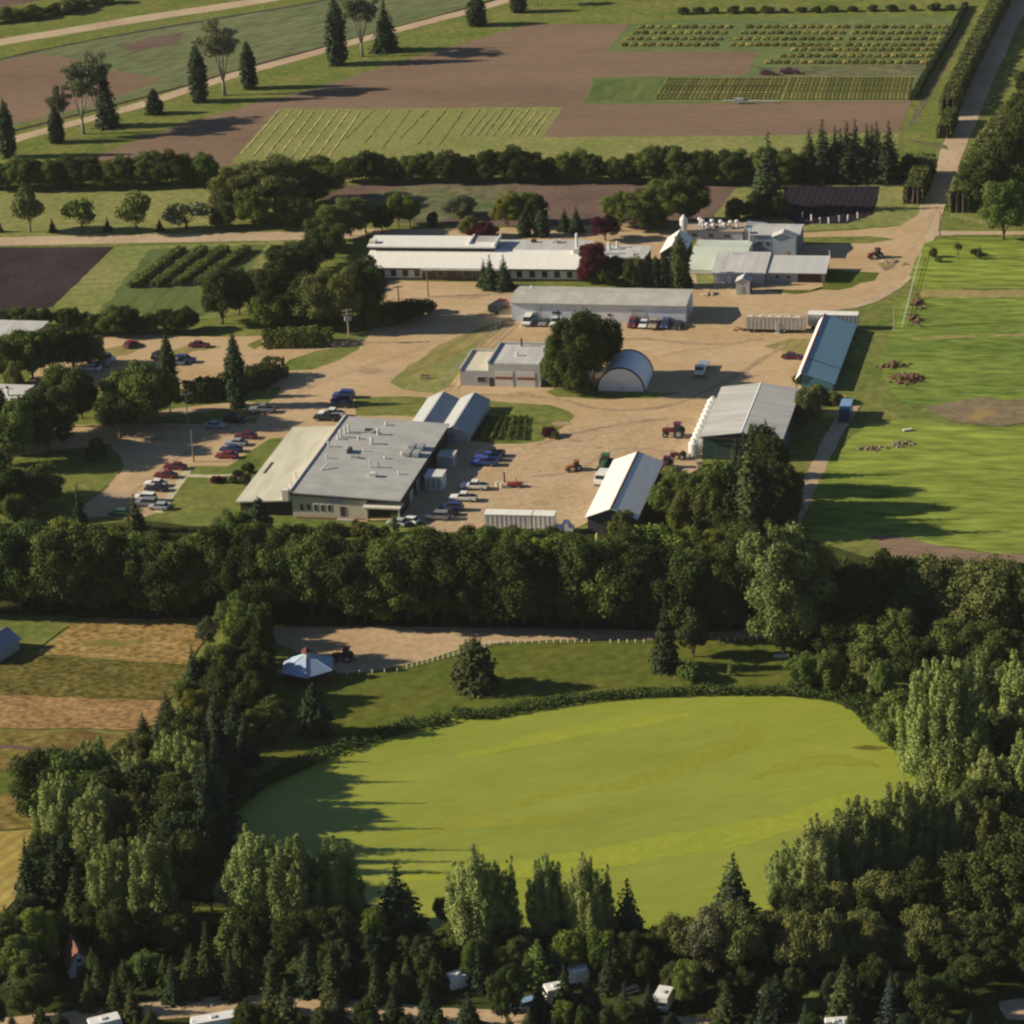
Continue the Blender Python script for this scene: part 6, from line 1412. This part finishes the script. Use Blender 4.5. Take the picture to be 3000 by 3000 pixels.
CARS = 0
def car(kind, u, v, ang, paint, label, group=None, loc=None):
    """ang: heading in degrees from +X"""
    p = loc or G(u, v)
    t = empty({"sedan": "parked_car", "suv": "parked_car", "hatch": "parked_car", "pickup": "pickup_truck", "van": "parked_van"}[kind], (p.x, p.y, 0), math.radians(ang), label, {"pickup": "pickup truck", "van": "van"}.get(kind, "car"), group)
    P = PAINT[paint]
    if kind == "pickup": L, Wd, zb, zh, roof = 2.75, 1.9, .5, 1.12, 1.82; cab = (1.05, .45, -.75, -1.0)
    elif kind == "suv": L, Wd, zb, zh, roof = 2.3, 1.85, .42, 1.08, 1.75; cab = (1.15, .5, -1.95, -2.2)
    elif kind == "van": L, Wd, zb, zh, roof = 2.6, 2.0, .4, 1.2, 2.1; cab = (1.9, 1.3, -2.4, -2.52)
    elif kind == "hatch": L, Wd, zb, zh, roof = 2.0, 1.7, .34, .95, 1.45; cab = (1.0, .3, -1.35, -1.9)
    else: L, Wd, zb, zh, roof = 2.3, 1.78, .34, .92, 1.42; cab = (.95, .25, -1.0, -1.7)
    h = Wd / 2
    b = MB().prism([(-L, zb), (L, zb), (L + .03, zh - .2), (L - .12, zh - .1), (cab[0], zh), (cab[3], zh + .03), (-L + .05, zh - .02), (-L - .03, zh - .25)], -h, h)
    bo = b.build("body", P, t)
    bv = bo.modifiers.new("edge", "BEVEL"); bv.width = .09; bv.segments = 2
    hi = h - .12
    MB().add([(cab[0], -hi, zh), (cab[0], hi, zh), (cab[3], hi, zh + .03), (cab[3], -hi, zh + .03), (cab[1], -hi + .12, roof), (cab[1], hi - .12, roof), (cab[2], hi - .12, roof), (cab[2], -hi + .12, roof)],
             [(0, 1, 2, 3), (4, 5, 6, 7), (0, 1, 5, 4), (1, 2, 6, 5), (2, 3, 7, 6), (3, 0, 4, 7)]).build("windows", glass, t)
    MB().box(cab[2] - .05, cab[1] + .05, -hi + .06, hi - .06, roof - .04, roof + .05).build("roof", P, t)
    MB().box(L - .02, L + .07, -h + .05, h - .05, zb + .02, zb + .2).box(-L - .07, -L + .02, -h + .05, h - .05, zb + .02, zb + .2).build("bumper", dark_trim, t)
    if kind == "pickup":
        MB().box(-L + .12, -1.15, -h + .16, h - .16, zh - .35, zh + .035).build("cargo_bed", dark_trim, t)
        MB().box(-L, -1.1, -h, -h + .15, zh + .02, zh + .12).box(-L, -1.1, h - .15, h, zh + .02, zh + .12).build("bed_rail", P, t)
    for y in (-h + .3, h - .3): MB().box(L - .04, L + .05, y - .18, y + .18, zh - .34, zh - .2).build("headlight", frame_white, t)
    wheels(t, [(L * .62, -h + .05), (L * .62, h - .05), (-L * .6, -h + .05), (-L * .6, h - .05)], .34 if kind != "pickup" else .4)
    return t

LOT, STAFF, BACK, YARD = "cars in the lower car park", "cars on the gravel by the front lawn", "cars behind the laboratory's lawn", "vehicles beside the laboratory's shaded side"
car("sedan", 331, 885, 165, "maroon", "maroon car at the uphill end of the lower car park", LOT)
car("sedan", 313, 901, 165, "darkred", "dark red sedan second in the lower car park row", LOT)
car("sedan", 294, 917, 165, "white", "white sedan in the middle of the lower car park row", LOT)
car("sedan", 295, 926, 165, "black", "black sedan parked beside the white sedan", LOT)
car("suv", 274, 945, 165, "white", "white wagon near the small spruce by the car park", LOT)
car("suv", 276, 955, 165, "grey", "grey wagon parked next to the white wagon", LOT)
car("hatch", 300, 961, 165, "silver", "silver hatchback at the footpath end of the car park", LOT)
car("hatch", 225, 973, 170, "green", "green hatchback half behind the car park bushes", LOT)
car("sedan", 464, 827, 165, "maroon", "maroon car topmost of the four by the front lawn", STAFF)
car("sedan", 446, 840, 165, "steel", "steel blue car second of four by the front lawn", STAFF)
car("sedan", 436, 852, 165, "navy", "navy car third of four by the front lawn", STAFF)
car("sedan", 428, 864, 165, "red", "bright red car lowest of four by the front lawn", STAFF)
car("sedan", 407, 807, -15, "steel", "steel coloured car in the tree shade on the driveway", None)
car("suv", 444, 797, -15, "black", "black wagon on the shaded driveway", None)
car("pickup", 495, 778, 165, "grey", "grey pickup alone beside the thin tall spruce")
car("suv", 649, 750, 165, "blue", "blue wagon at the top of the row by the laboratory", BACK)
car("suv", 645, 760, 165, "navy", "navy wagon behind the blue wagon by the laboratory", BACK)
car("sedan", 643, 768, 165, "black", "black sedan between wagons and pickup by the laboratory", BACK)
car("pickup", 626, 786, 165, "white", "white pickup nearest the pale wing roof", BACK)
car("pickup", 617, 793, 165, "black", "black pickup touching the pale wing roof's corner", BACK)
UPPER = "vehicles in the upper parking area"
car("van", 196, 683, -13, "white", "white van beside the big bushes", UPPER)
car("sedan", 188, 691, 167, "silver", "silver car between white van and white car", UPPER)
car("sedan", 172, 699, 167, "white", "white car at the tip of the big bushes", UPPER)
car("hatch", 247, 654, 60, "red", "small red car on the brown grass island", UPPER)
car("suv", 302, 676, 60, "black", "black wagon beside the thin spruce in the upper parking area", UPPER)
car("suv", 350, 684, -13, "navy", "navy wagon on the far side of the thin spruce", UPPER)
car("hatch", 334, 688, -13, "grey", "grey hatchback close behind the thin spruce", UPPER)
car("sedan", 376, 655, -13, "maroon", "maroon sedan on the worn grass island", UPPER)
BN = "vehicles nosed up to the long grey barn"
for i, (u, v, k, c, l) in enumerate(((997, 611, "van", "white", "white van nosed along the pale blue barn wall"), (1026, 612, "sedan", "grey", "grey sedan next to the white barn van"), (1049, 613, "pickup", "white", "white pickup beside the cottonwood clump at the barn"), (1194, 615, "suv", "darkred", "dark red wagon first beyond the cottonwood at the barn"), (1215, 616, "sedan", "white", "white sedan second beyond the cottonwood at the barn"),
                                  (1234, 617, "pickup", "tan", "tan pickup third beyond the cottonwood at the barn"), (1256, 617, "suv", "navy", "navy wagon fourth beyond the cottonwood at the barn"), (1280, 618, "sedan", "black", "black sedan at the barn's far corner"))):
    car(k, u, v, 256, c, l, BN)
car("pickup", 927, 861, 167, "black", "black pickup first in the blue truck row", YARD)
car("pickup", 921, 869, 167, "blue", "blue pickup second in the blue truck row", YARD)
car("pickup", 914, 878, 167, "blue", "blue pickup third in the row with pale nose", YARD)
car("pickup", 895, 923, 167, "white", "white pickup with dark bed near the red cart", YARD)
car("pickup", 874, 945, 167, "white", "white pickup below the other white pickup", YARD)
car("suv", 852, 963, 167, "navy", "navy wagon in the shade below the white pickups", YARD)
car("sedan", 843, 972, 167, "black", "black sedan in the shaded row near the trailers", YARD)
car("suv", 826, 980, 167, "grey", "grey wagon at the foot of the shaded row", YARD)
car("hatch", 772, 987, 150, "white", "white hatchback at the laboratory's shaded corner", YARD)
car("hatch", 750, 991, 150, "silver", "silver hatchback touching the laboratory's front corner", YARD)
car("hatch", 1478, 624, 256, "blue", "blue hatchback before the beige yard trailer", None)
car("sedan", 1495, 677, -14, "maroon", "red car by itself beside the teal shed", None)
car("pickup", 1490, 139, -13, "maroon", "dark red pickup between the crop trial grids", None)
car("hatch", 1448, 141, -13, "darkred", "tiny dark red vehicle left of the field pickup", None)

def box_truck(u, v, ang, label, boxm, cabm, L=4.6, H=2.9, flat=False):
    p = G(u, v); t = empty("box_truck", (p.x, p.y, 0), math.radians(ang), label, "truck")
    MB().box(-L, -.1, -1.15, 1.15, .9, 1.3 if flat else H).build("flat_deck" if flat else "cargo_box", boxm, t)
    c = MB().prism([(.1, .6), (2.1, .6), (2.1, 1.3), (1.5, 1.45), (1.2, 2.25), (.1, 2.3)], -1.05, 1.05).build("cab", cabm, t)
    MB().prism([(1.52, 1.5), (1.58, 1.5), (1.28, 2.15), (1.22, 2.15)], -.9, .9).build("windscreen", glass, c)
    MB().box(-L, 2.0, -.9, .9, .5, .75).build("chassis", dark_trim, t)
    wheels(t, [(1.3, -.95), (1.3, .95), (-L * .7, -.95), (-L * .7, .95)], .45, .28)
    return t
box_truck(1594, 792, 256, "light blue box truck on the dirt track beside the barn shade", PAINT["skyblue"], PAINT["navy"])
box_truck(1322, 706, 256, "grey flat deck truck parked in the arched hut's shadow", PAINT["steel"], PAINT["white"], 5.2, flat=True)
box_truck(946, 584, 60, "dark dump truck at the west end of the long grey barn", PAINT["black"], PAINT["darkred"], 4.2, 2.2)

def semi_trailer(a, b, label, mat, H=3.9, zb=1.1, roofm=None, name="cargo_trailer", hint=None):
    pa, pb = G(*a), G(*b); d = pb - pa; L = d.length
    t = empty(name, (pa.x, pa.y, 0), math.atan2(d.y, d.x), label, "trailer", hint)
    MB().box(0, L, 0, 2.6, zb, H - .12).build("box", mat, t)
    MB().box(-.05, L + .05, -.05, 2.65, H - .12, H).build("roof", roofm or mat, t)
    m = MB()
    for k in range(int(L / .9)): m.box(.4 + k * .9, .46 + k * .9, -.04, -.003, zb + .1, H - .2)
    m.build("side_ribs", mat, t)
    MB().box(.2, L - .2, .4, 2.2, .75, zb - .01).build("chassis", dark_trim, t)
    wheels(t, [(1.2, .2), (2.3, .2), (1.2, 2.4), (2.3, 2.4), (L - 1.5, .2), (L - 1.5, 2.4)], .5, .3)
    return t
semi_trailer((915, 1006), (1003, 1008), "longer white cargo trailer behind the tree belt", PAINT["white"], roofm=white_metal, hint="white trailers behind the tree belt")
semi_trailer((1006, 1008), (1046, 1009.5), "shorter white cargo trailer coupled behind the longer one", PAINT["white"], roofm=white_metal, hint="white trailers behind the tree belt")
box_truck(1062, 1005, -13, "white truck cab unit at the end of the white trailers", PAINT["white"], PAINT["white"], 1.6, 1.4, flat=True)
tr = semi_trailer((1408, 628), (1519, 630), "beige site trailer with striped tan roof in the yard", plain("beige_trailer", (.50, .48, .42), .7), 3.7, .9, plain("tan_trailer_roof", (.50, .40, .26), .8, var=.2, streak=(.6, .2, .3)), "site_trailer")
for k in range(6): MB().box(.6 + k * 2.1, 1.5 + k * 2.1, .3, 1.1, 3.703, 3.82).build("roof_patch", white_wall, tr)
semi_trailer((1524, 622), (1618, 624), "white roofed grey trailer behind the teal shed", plain("grey_trailer", (.40, .42, .42), .7), 3.6, .9, white_metal, "site_trailer")
p = G(1464, 630); t = empty("ladder_stand", (p.x, p.y, 0), TH, "white ladder stand before the beige site trailer", "ladder")
m = MB().tube([(0, 0, 0), (0, .4, 3.0)], [.07, .07], 5).tube([(.6, 0, 0), (.6, .4, 3.0)], [.07, .07], 5).tube([(0, 1.4, 0), (0, .4, 3.0)], [.07, .07], 5).tube([(.6, 1.4, 0), (.6, .4, 3.0)], [.07, .07], 5)
m.build("rails", frame_white, t)
m = MB()
for k in range(8): m.box(0, .6, .05 * k - .05, .05 * k + .1, .3 + k * .34, .36 + k * .34)
m.build("rungs", frame_white, t); MB().box(-.3, .9, -.2, .5, 0, .15).build("base", frame_white, t)

def tractor(u, v, ang, paint, label, s=1.0, cab=True, cabm=None):
    p = G(u, v); t = empty("tractor", (p.x, p.y, 0), math.radians(ang), label, "tractor"); t.scale = (s, s, s)
    MB().prism([(.2, .9), (2.1, .85), (2.15, 1.45), (.2, 1.6)], -.42, .42).box(-1.0, .2, -.5, .5, .7, 1.25).build("hood", PAINT[paint], t)
    if cab:
        MB().prism([(-1.0, 1.25), (.15, 1.25), (.05, 2.4), (-.95, 2.4)], -.62, .62).build("cab_glass", glass, t)
        MB().box(-1.1, .2, -.72, .72, 2.4, 2.56).build("cab_roof", cabm or PAINT[paint], t)
    else:
        MB().box(-.8, -.3, -.3, .3, 1.25, 1.4).box(-.85, -.75, -.3, .3, 1.4, 1.9).build("seat", black, t)
        MB().tube([(-1, -.5, 1.2), (-1, -.5, 2.2), (-1, .5, 2.2), (-1, .5, 1.2)], [.05] * 4, 5).build("roll_bar", dark_trim, t)
    MB().cyl(1.2, .25, 1.5, 2.3, .06, 6).build("exhaust", dark_trim, t)
    wheels(t, [(-.75, -.85), (-.75, .85)], .85, .5)
    wheels(t, [(1.6, -.7), (1.6, .7)], .5, .3)
    return t
tractor(1274, 824, 167, "darkred", "large dark red tractor with big tyres before the white tanks", 1.2)
tractor(1282, 866, 167, "maroon", "small open red tractor beside the grey barn corner", .85, False)
tractor(1084, 888, 200, "orange", "small orange tractor in the open brown yard", .85)
tractor(1142, 884, 250, "green", "green tractor at the top end of the white roofed shed", 1.15)
tractor(1258, 884, 250, "maroon", "maroon tractor at the shed's far corner", .95)
box_truck(1136, 912, 250, "white utility truck beside the white roofed shed", PAINT["white"], PAINT["white"], 2.6, 2.2)
# small yard things
p = G(972, 919); t = empty("red_cart", (p.x, p.y, 0), TH, "low red implement cart in the open yard", "cart")
MB().prism([(-1.4, .45), (1.4, .45), (1.6, .8), (.2, 1.0), (-1.5, .85)], -.6, .6).build("deck", PAINT["red"], t); MB().cyl(.3, 0, .9, 1.9, .1, 6).build("mast", PAINT["red"], t)
MB().tube([(1.5, 0, .6), (2.6, 0, .45)], [.06, .06], 5).build("drawbar", dark_trim, t); wheels(t, [(-.8, -.7), (-.8, .7), (.9, -.7), (.9, .7)], .32, .18)
for u, v, l in ((946, 921, "pale drum standing left of the red cart"), (938, 918, "pale drum nearest the white pickup")):
    p = G(u, v); t = empty("drum", (p.x, p.y, 0), 0, l, "drum", "pale drums in the yard"); MB().cyl(0, 0, 0, 1.0, .32, 10).build("shell", cream_trim, t); MB().cyl(0, 0, 1.002, 1.05, .34, 10).build("lid", frame_white, t)
p = G(952, 910); m = MB().cyl(0, 0, -.1, 1.9, .16, 8).ball((0, 0, 1.95), (.22, .22, .2)); o = m.build("gas_post", dark_trim); o.location = p; tag(o, "dark short post behind the red cart", "post")
p = G(1320, 878); m = MB().box(-.5, .5, -.4, .4, 0, .9).box(-.6, .6, -.5, .5, .9, 1.0); o = m.build("crate", wood_pale); o.location = p; o.rotation_euler.z = TH; tag(o, "pale crate at the barn's front corner", "crate")
p = G(1388, 872); m = MB().box(-.7, .7, -.5, .5, .2, 1.1).box(-.8, .8, -.6, .6, 1.1, 1.2).box(-.6, -.4, -.4, .4, 0, .2).box(.4, .6, -.4, .4, 0, .2); o = m.build("bin", PAINT["orange"]); o.location = p; o.rotation_euler.z = TH; tag(o, "orange bin at the foot of the dark green barn front", "bin")
p = G(1247, 1030); m = MB().box(-.7, .7, -.5, .5, .2, 1.1).box(-.8, .8, -.6, .6, 1.1, 1.2).box(-.6, -.4, -.4, .4, 0, .2).box(.4, .6, -.4, .4, 0, .2); o = m.build("bin", PAINT["red"]); o.location = G(1187, 1022); o.rotation_euler.z = TH; tag(o, "red bin in the scrub behind the white roofed shed", "bin")
p = G(1206, 1053); t = empty("beehive", (p.x, p.y, 0), .3, "white hive box in the clearing behind the shed", "hive"); MB().box(-.5, .5, -.45, .45, .2, 1.0).build("box", white_wall, t); MB().box(-.56, .56, -.5, .5, 1.0, 1.12).build("lid", wood, t); MB().box(-.4, .4, -.4, .4, 0, .2).build("stand", wood, t)
p = G(1127, 1024); m = MB().cyl(0, 0, 0, 1.6, .35, 8).cyl(0, 0, 1.6, 2.0, .35, 8, .1); o = m.build("fuel_tank", plain("yellow_paint", (.55, .48, .12), .6)); o.location = p; tag(o, "yellow upright tank before the shed's dark gable", "tank")
p = G(802, 715); t = empty("yard_bench", (p.x, p.y, 0), TH, "dark bench on the dry grass bank", "bench"); MB().box(-1.0, 1.0, -.25, .25, .42, .5).build("seat", wood, t); MB().box(-1.0, 1.0, .2, .27, .5, 1.0).build("backrest", wood, t)
for x in (-.8, .8): MB().box(x - .06, x + .06, -.2, .2, 0, .42).build("leg", dark_trim, t)
p = G(1653, 487); tractor(1653, 487, 200, "darkred", "dark red machine on the gravel by the annex shadow", .95)
p = G(1712, 814); t = empty("feed_trough", (p.x, p.y, 0), .2, "small white trough on the pasture edge", "trough"); MB().box(-.9, .9, -.3, .3, .25, .55).build("basin", white_wall, t)
for x in (-.7, .7): MB().box(x - .08, x + .08, -.25, .25, 0, .25).build("leg", wood, t)
p = G(1475, 1240); t = empty("rowing_boat", (p.x, p.y, 0), .1, "small white upturned boat at the cottonwood's foot", "boat"); MB().prism([(-1.4, .05), (1.4, .05), (1.1, .5), (-1.1, .5)], -.5, .5).build("hull", white_wall, t); MB().box(-1.2, 1.2, -.05, .05, .5, .58).build("keel", grey_metal, t)
semi = G(1410, 196); t = empty("irrigation_boom", (semi.x, semi.y, 0), TH, "long low pale irrigation boom at the crop grid's lower edge", "boom")
MB().tube([(-7, 0, 1.0), (9, 0, 1.0)], [.12, .12], 6).build("pipe", frame_white, t)
MB().box(-3.5, -1, -.6, .6, .5, 1.6).build("tank", grey_metal, t)
for x in (-6, -2, 3, 8): MB().tube([(x, 0, 1), (x - .4, -.8, 0)], [.05, .05], 5).tube([(x, 0, 1), (x + .4, .8, 0)], [.05, .05], 5).build("leg", dark_trim, t)
p = G(642, 1247); t = tractor(650, 1247, 170, "maroon", "maroon tractor mower on the pond lane by the pavilion", .95)
# campers
def camper(u, v, ang, L, label, H=2.6, stripe="maroon", motor=False):
    p = G(u, v); t = empty("camper_trailer" if not motor else "motorhome", (p.x, p.y, 0), math.radians(ang), label, "camper", "white campers among the camp trees"); t.scale = (.86, .86, .86)
    MB().prism([(-L / 2, .55), (L / 2 - .2, .55), (L / 2, 1.1), (L / 2 - .35, H), (-L / 2 + .15, H), (-L / 2, H - .3)], -1.2, 1.2).build("body", PAINT["white"], t)
    MB().box(-L / 2 + .1, L / 2 - .3, -1.215, -1.203, 1.05, 1.3).build("stripe", PAINT[stripe], t)
    for x in (-L / 4, L / 6):
        f = MB().box(x - .5, x + .5, -1.24, -1.217, 1.5, 2.1).build("window", dark_trim, t); MB().box(x - .42, x + .42, -1.25, -1.242, 1.57, 2.03).build("pane", glass, f)
    MB().box(-.4, .4, -.4, .4, H + .003, H + .25).build("roof_unit", frame_white, t)
    MB().box(L / 2 - .36, L / 2 + .0, -1.0, 1.0, 1.5 if motor else 1.7, 2.2).build("windscreen", glass, t)
    MB().box(L / 2 - .1, L / 2 + 1.0, -.06, .06, .5, .6).build("hitch", dark_trim, t)
    wheels(t, [(-.5, -1.05), (-.5, 1.05)] + ([(L / 2 - 1.2, -1.05), (L / 2 - 1.2, 1.05)] if motor else [(.4, -1.05), (.4, 1.05)]), .38, .24)
camper(868, 1862, 205, 4.6, "white camper half behind spruces below the airy poplars")
camper(1048, 1886, 195, 3.8, "white camper beside a spruce, lower of the close pair")
camper(1090, 1852, 190, 3.6, "smaller white camper peeking behind the close pair", 2.6)
camper(1252, 1902, 250, 4.2, "lone white camper beside the willow row", 3.0)
camper(198, 1948, 200, 5.4, "white camper cut by the bottom edge near the hut")
camper(405, 1951, 193, 7.6, "long white motorhome with blue side on the camp road", 3.2, "blue", True)
camper(1578, 1953, 180, 4.0, "white camper roof at the bottom edge below spruces")
car("hatch", 990, 1904, 200, "skyblue", "small pale blue car between the campers")
for u, v, l in ((1190, 1872, "pale picnic table left of the lone camper"), (1424, 1886, "pale picnic table in the lit camp lawn"), (745, 1846, "picnic table by the short dirt loop")):
    p = G(u, v); t = empty("picnic_table", (p.x, p.y, 0), .4, l, "table", "picnic tables in the camp")
    MB().box(-1.1, 1.1, -.4, .4, .7, .78).build("tabletop", wood_pale, t)
    for s in (-1, 1): MB().box(-1.1, 1.1, s * .75 - .14, s * .75 + .14, .42, .48).build("bench", wood_pale, t)
    for x in (-.8, .8): MB().tube([(x, -.7, 0), (x, 0, .7), (x, .7, 0)], [.05] * 3, 5).build("leg", wood, t)

# ------------------------------------------------------------------ crops
def crop_mesh(name, w, l, h, mat, seed, dens=22, leaf=.38, clumps=1):
    rng = np.random.default_rng(seed); n = int(w * l * dens + 2 * h * (w + l) * dens * .7)
    x = rng.uniform(-w / 2, w / 2, n); y = rng.uniform(0, l, n)
    if clumps > 1: y = (np.floor(y / l * clumps) + .08 + .72 * rng.random(n)) * l / clumps
    z = h * (1 - (np.abs(x) / (w / 2)) ** 3 * .5) * np.sqrt(rng.uniform(.15, 1, n)) + .03
    P = np.stack([x, y, z], 1); N_ = rng.normal(size=(n, 3)) * .6 + np.array([0, 0, .8]) + np.stack([x / w, (y - l / 2) / l * .3, 0 * x], 1) * 1.6
    me = leaves_mesh(name, P, N_, leaf, rng); me.materials[0] = mat
    return me
plot_leaf = leaf_mat("crop_plot_leaf", (.30, .29, .08), (.46, .41, .13), rnd=.3, scale=.8)
plot_green = leaf_mat("crop_plot_green", (.20, .22, .06), (.36, .33, .10), rnd=.3, scale=.8)
row_leaf = leaf_mat("crop_row_leaf", (.24, .26, .09), (.38, .37, .13), rnd=.25, scale=.5)
VAR = [crop_mesh("crop_plot", 1.8, 3.4, .6, m, 200 + i, 30, .3) for i, m in enumerate((plot_leaf, plot_leaf, plot_green))]
rngc = random.Random(21)
A_ROT = math.radians(AX_A - 90)
def crop_plot(u, v):
    p = G(u, v); o = bpy.data.objects.new("crop_plot", rngc.choice(VAR)); COL.objects.link(o)
    o.location = p; o.rotation_euler.z = A_ROT; o.scale = (rngc.uniform(.85, 1.15), rngc.uniform(.9, 1.1), rngc.uniform(.75, 1.15))
    tag(o, "small yellow green crop plot in the far trial grid", "crop plot", "crop plots of the far trial grid")
for i, v in enumerate((54, 65, 76.5, 88)):
    t = i / 3
    for a0, a1, b0, b1 in ((1199, 1380, 1167, 1353), (1403, 1601, 1371, 1581), (1608, 1790, 1590, 1777)):
        ua, ub = a0 + (b0 - a0) * t, a1 + (b1 - a1) * t
        n = int(round((ub - ua) / 16.5))
        for k in range(n): crop_plot(ua + (ub - ua) * (k + .5) / n, v)
for v, ua, ub in ((97, 1488, 1766), (109, 1466, 1758), (121, 1440, 1750)):
    n = int(round((ub - ua) / 16.5))
    for k in range(n): crop_plot(ua + (ub - ua) * (k + .5) / n, v)
ROWM = [None, None]
for b, (ta, tb, va, ba, bb, vb, n) in enumerate(((1260, 1486, 148, 1232, 1469, 189, 29), (1489, 1722, 146, 1473, 1714, 189, 31))):
    for k in range(n):
        t = (k + .5) / n
        p0, p1 = G(ba + (bb - ba) * t, vb), G(ta + (tb - ta) * t, va)
        d = p1 - p0
        if ROWM[b] is None: ROWM[b] = crop_mesh("crop_row", .8, d.length, .4, row_leaf, 300 + b, 22, .26, 8)
        o = bpy.data.objects.new("crop_row", ROWM[b]); COL.objects.link(o)
        o.location = p0; o.rotation_euler.z = math.atan2(d.y, d.x) - math.pi / 2
        tag(o, f"green crop row of the {('western', 'eastern')[b]} lower trial block, {ordinal(k)} from its west end", "crop row", f"crop rows of the {('western', 'eastern')[b]} lower trial block")
for k, (a, b) in enumerate((((250, 545), (344, 474)), ((292, 544), (385, 473)), ((334, 541), (424, 473)), ((374, 540), (466, 473)))):
    hedge_box("crop_row", [a, b], 2.6, 1.5, "mid", f"tall dark crop row on the green plot, {ordinal(k)} from the soil field", "crop row", "tall crop rows on the green plot", dens=14, leaf=.36, seed=40 + k)
# straw lines on the stubble
straw = plain("straw", (.56, .46, .20), .95, var=.25, scale=1.2)
straw_thin = plain("thin_straw", (.36, .30, .13), .95, var=.25, scale=1.2)
lines = [((528 + i * 22, 208), (455 + i * 22, 292 + i * 3.0), straw, .3) for i in range(8)] + [((705 + i * 34, 208), (652 + i * 34, 262 + (i % 3) * 10), straw_thin, .2) for i in range(6)] + [((905 + i * 15.5, 206 + (i % 3) * 3), (868 + i * 15.5, 256), straw if i > 4 else straw_thin, .26) for i in range(10)]
for i, (a, b, m, w) in enumerate(lines):
    pa, pb = G(*a), G(*b); L = (pb - pa).length; d = (pb - pa) / L; nr = Vector((-d.y, d.x, 0))
    r = random.Random(i); mb = MB(); n = int(L / 1.2); vs, fs = [], []
    for k in range(n + 1):
        c = pa + d * (L * k / n) - pa; ww = w * r.uniform(.45, 1.15); h = .28 * r.uniform(.4, 1.2)
        if r.random() < .12: ww *= .25; h *= .3
        for q, z in ((-ww, .0), (-ww * .5, h), (ww * .5, h), (ww, .0)): vs.append(c + nr * q + Vector((0, 0, z * .5 + .06)))
    for k in range(n):
        for j in range(3): fs.append((k * 4 + j, k * 4 + j + 1, k * 4 + j + 5, k * 4 + j + 4))
    mb.add(vs, fs); o = mb.build("straw_windrow", m); o.location = pa - Vector((0, 0, .0))
    tag(o, f"straw line on the stubble field, {ordinal(i)} from its west end", "straw line", "straw lines on the stubble field")
# small bales and plants of the striped plot
for k in range(7):
    p = G(892 + k * 16.5, 832); q = G(922 + k * 12.0, 787); d = q - p
    o = bpy.data.objects.new("bean_row", crop_mesh("bean_row", .8, d.length, .6, LM[("dark", "mid", "olive", "dark", "mid", "dark", "dark")[k]], 400 + k, 16, .3)); COL.objects.link(o)
    o.location = p; o.rotation_euler.z = math.atan2(d.y, d.x) - math.pi / 2
    tag(o, f"plant row of the dark plot on the rounded lawn, {ordinal(k)} from the greenhouse", "plant row", "plant rows of the dark lawn plot")
# ------------------------------------------------------------------ air
hz = MB().box(-900, 900, -120, 2200, -1.0, 262.0).build("haze", None)
hm, hnt, hN, hL = nmat("summer_haze")
ho = hN.new("ShaderNodeOutputMaterial"); hv = hN.new("ShaderNodeVolumePrincipled")
hv.inputs["Color"].default_value = (0.95, 0.94, 0.92, 1.0)
hv.inputs["Density"].default_value = 0.000027
hL.new(hv.outputs[0], ho.inputs["Volume"])
hz.data.materials.clear(); hz.data.materials.append(hm)
tag(hz, "thin summer haze over the whole station", None, None, "stuff")
scn.cycles.volume_bounces = 0
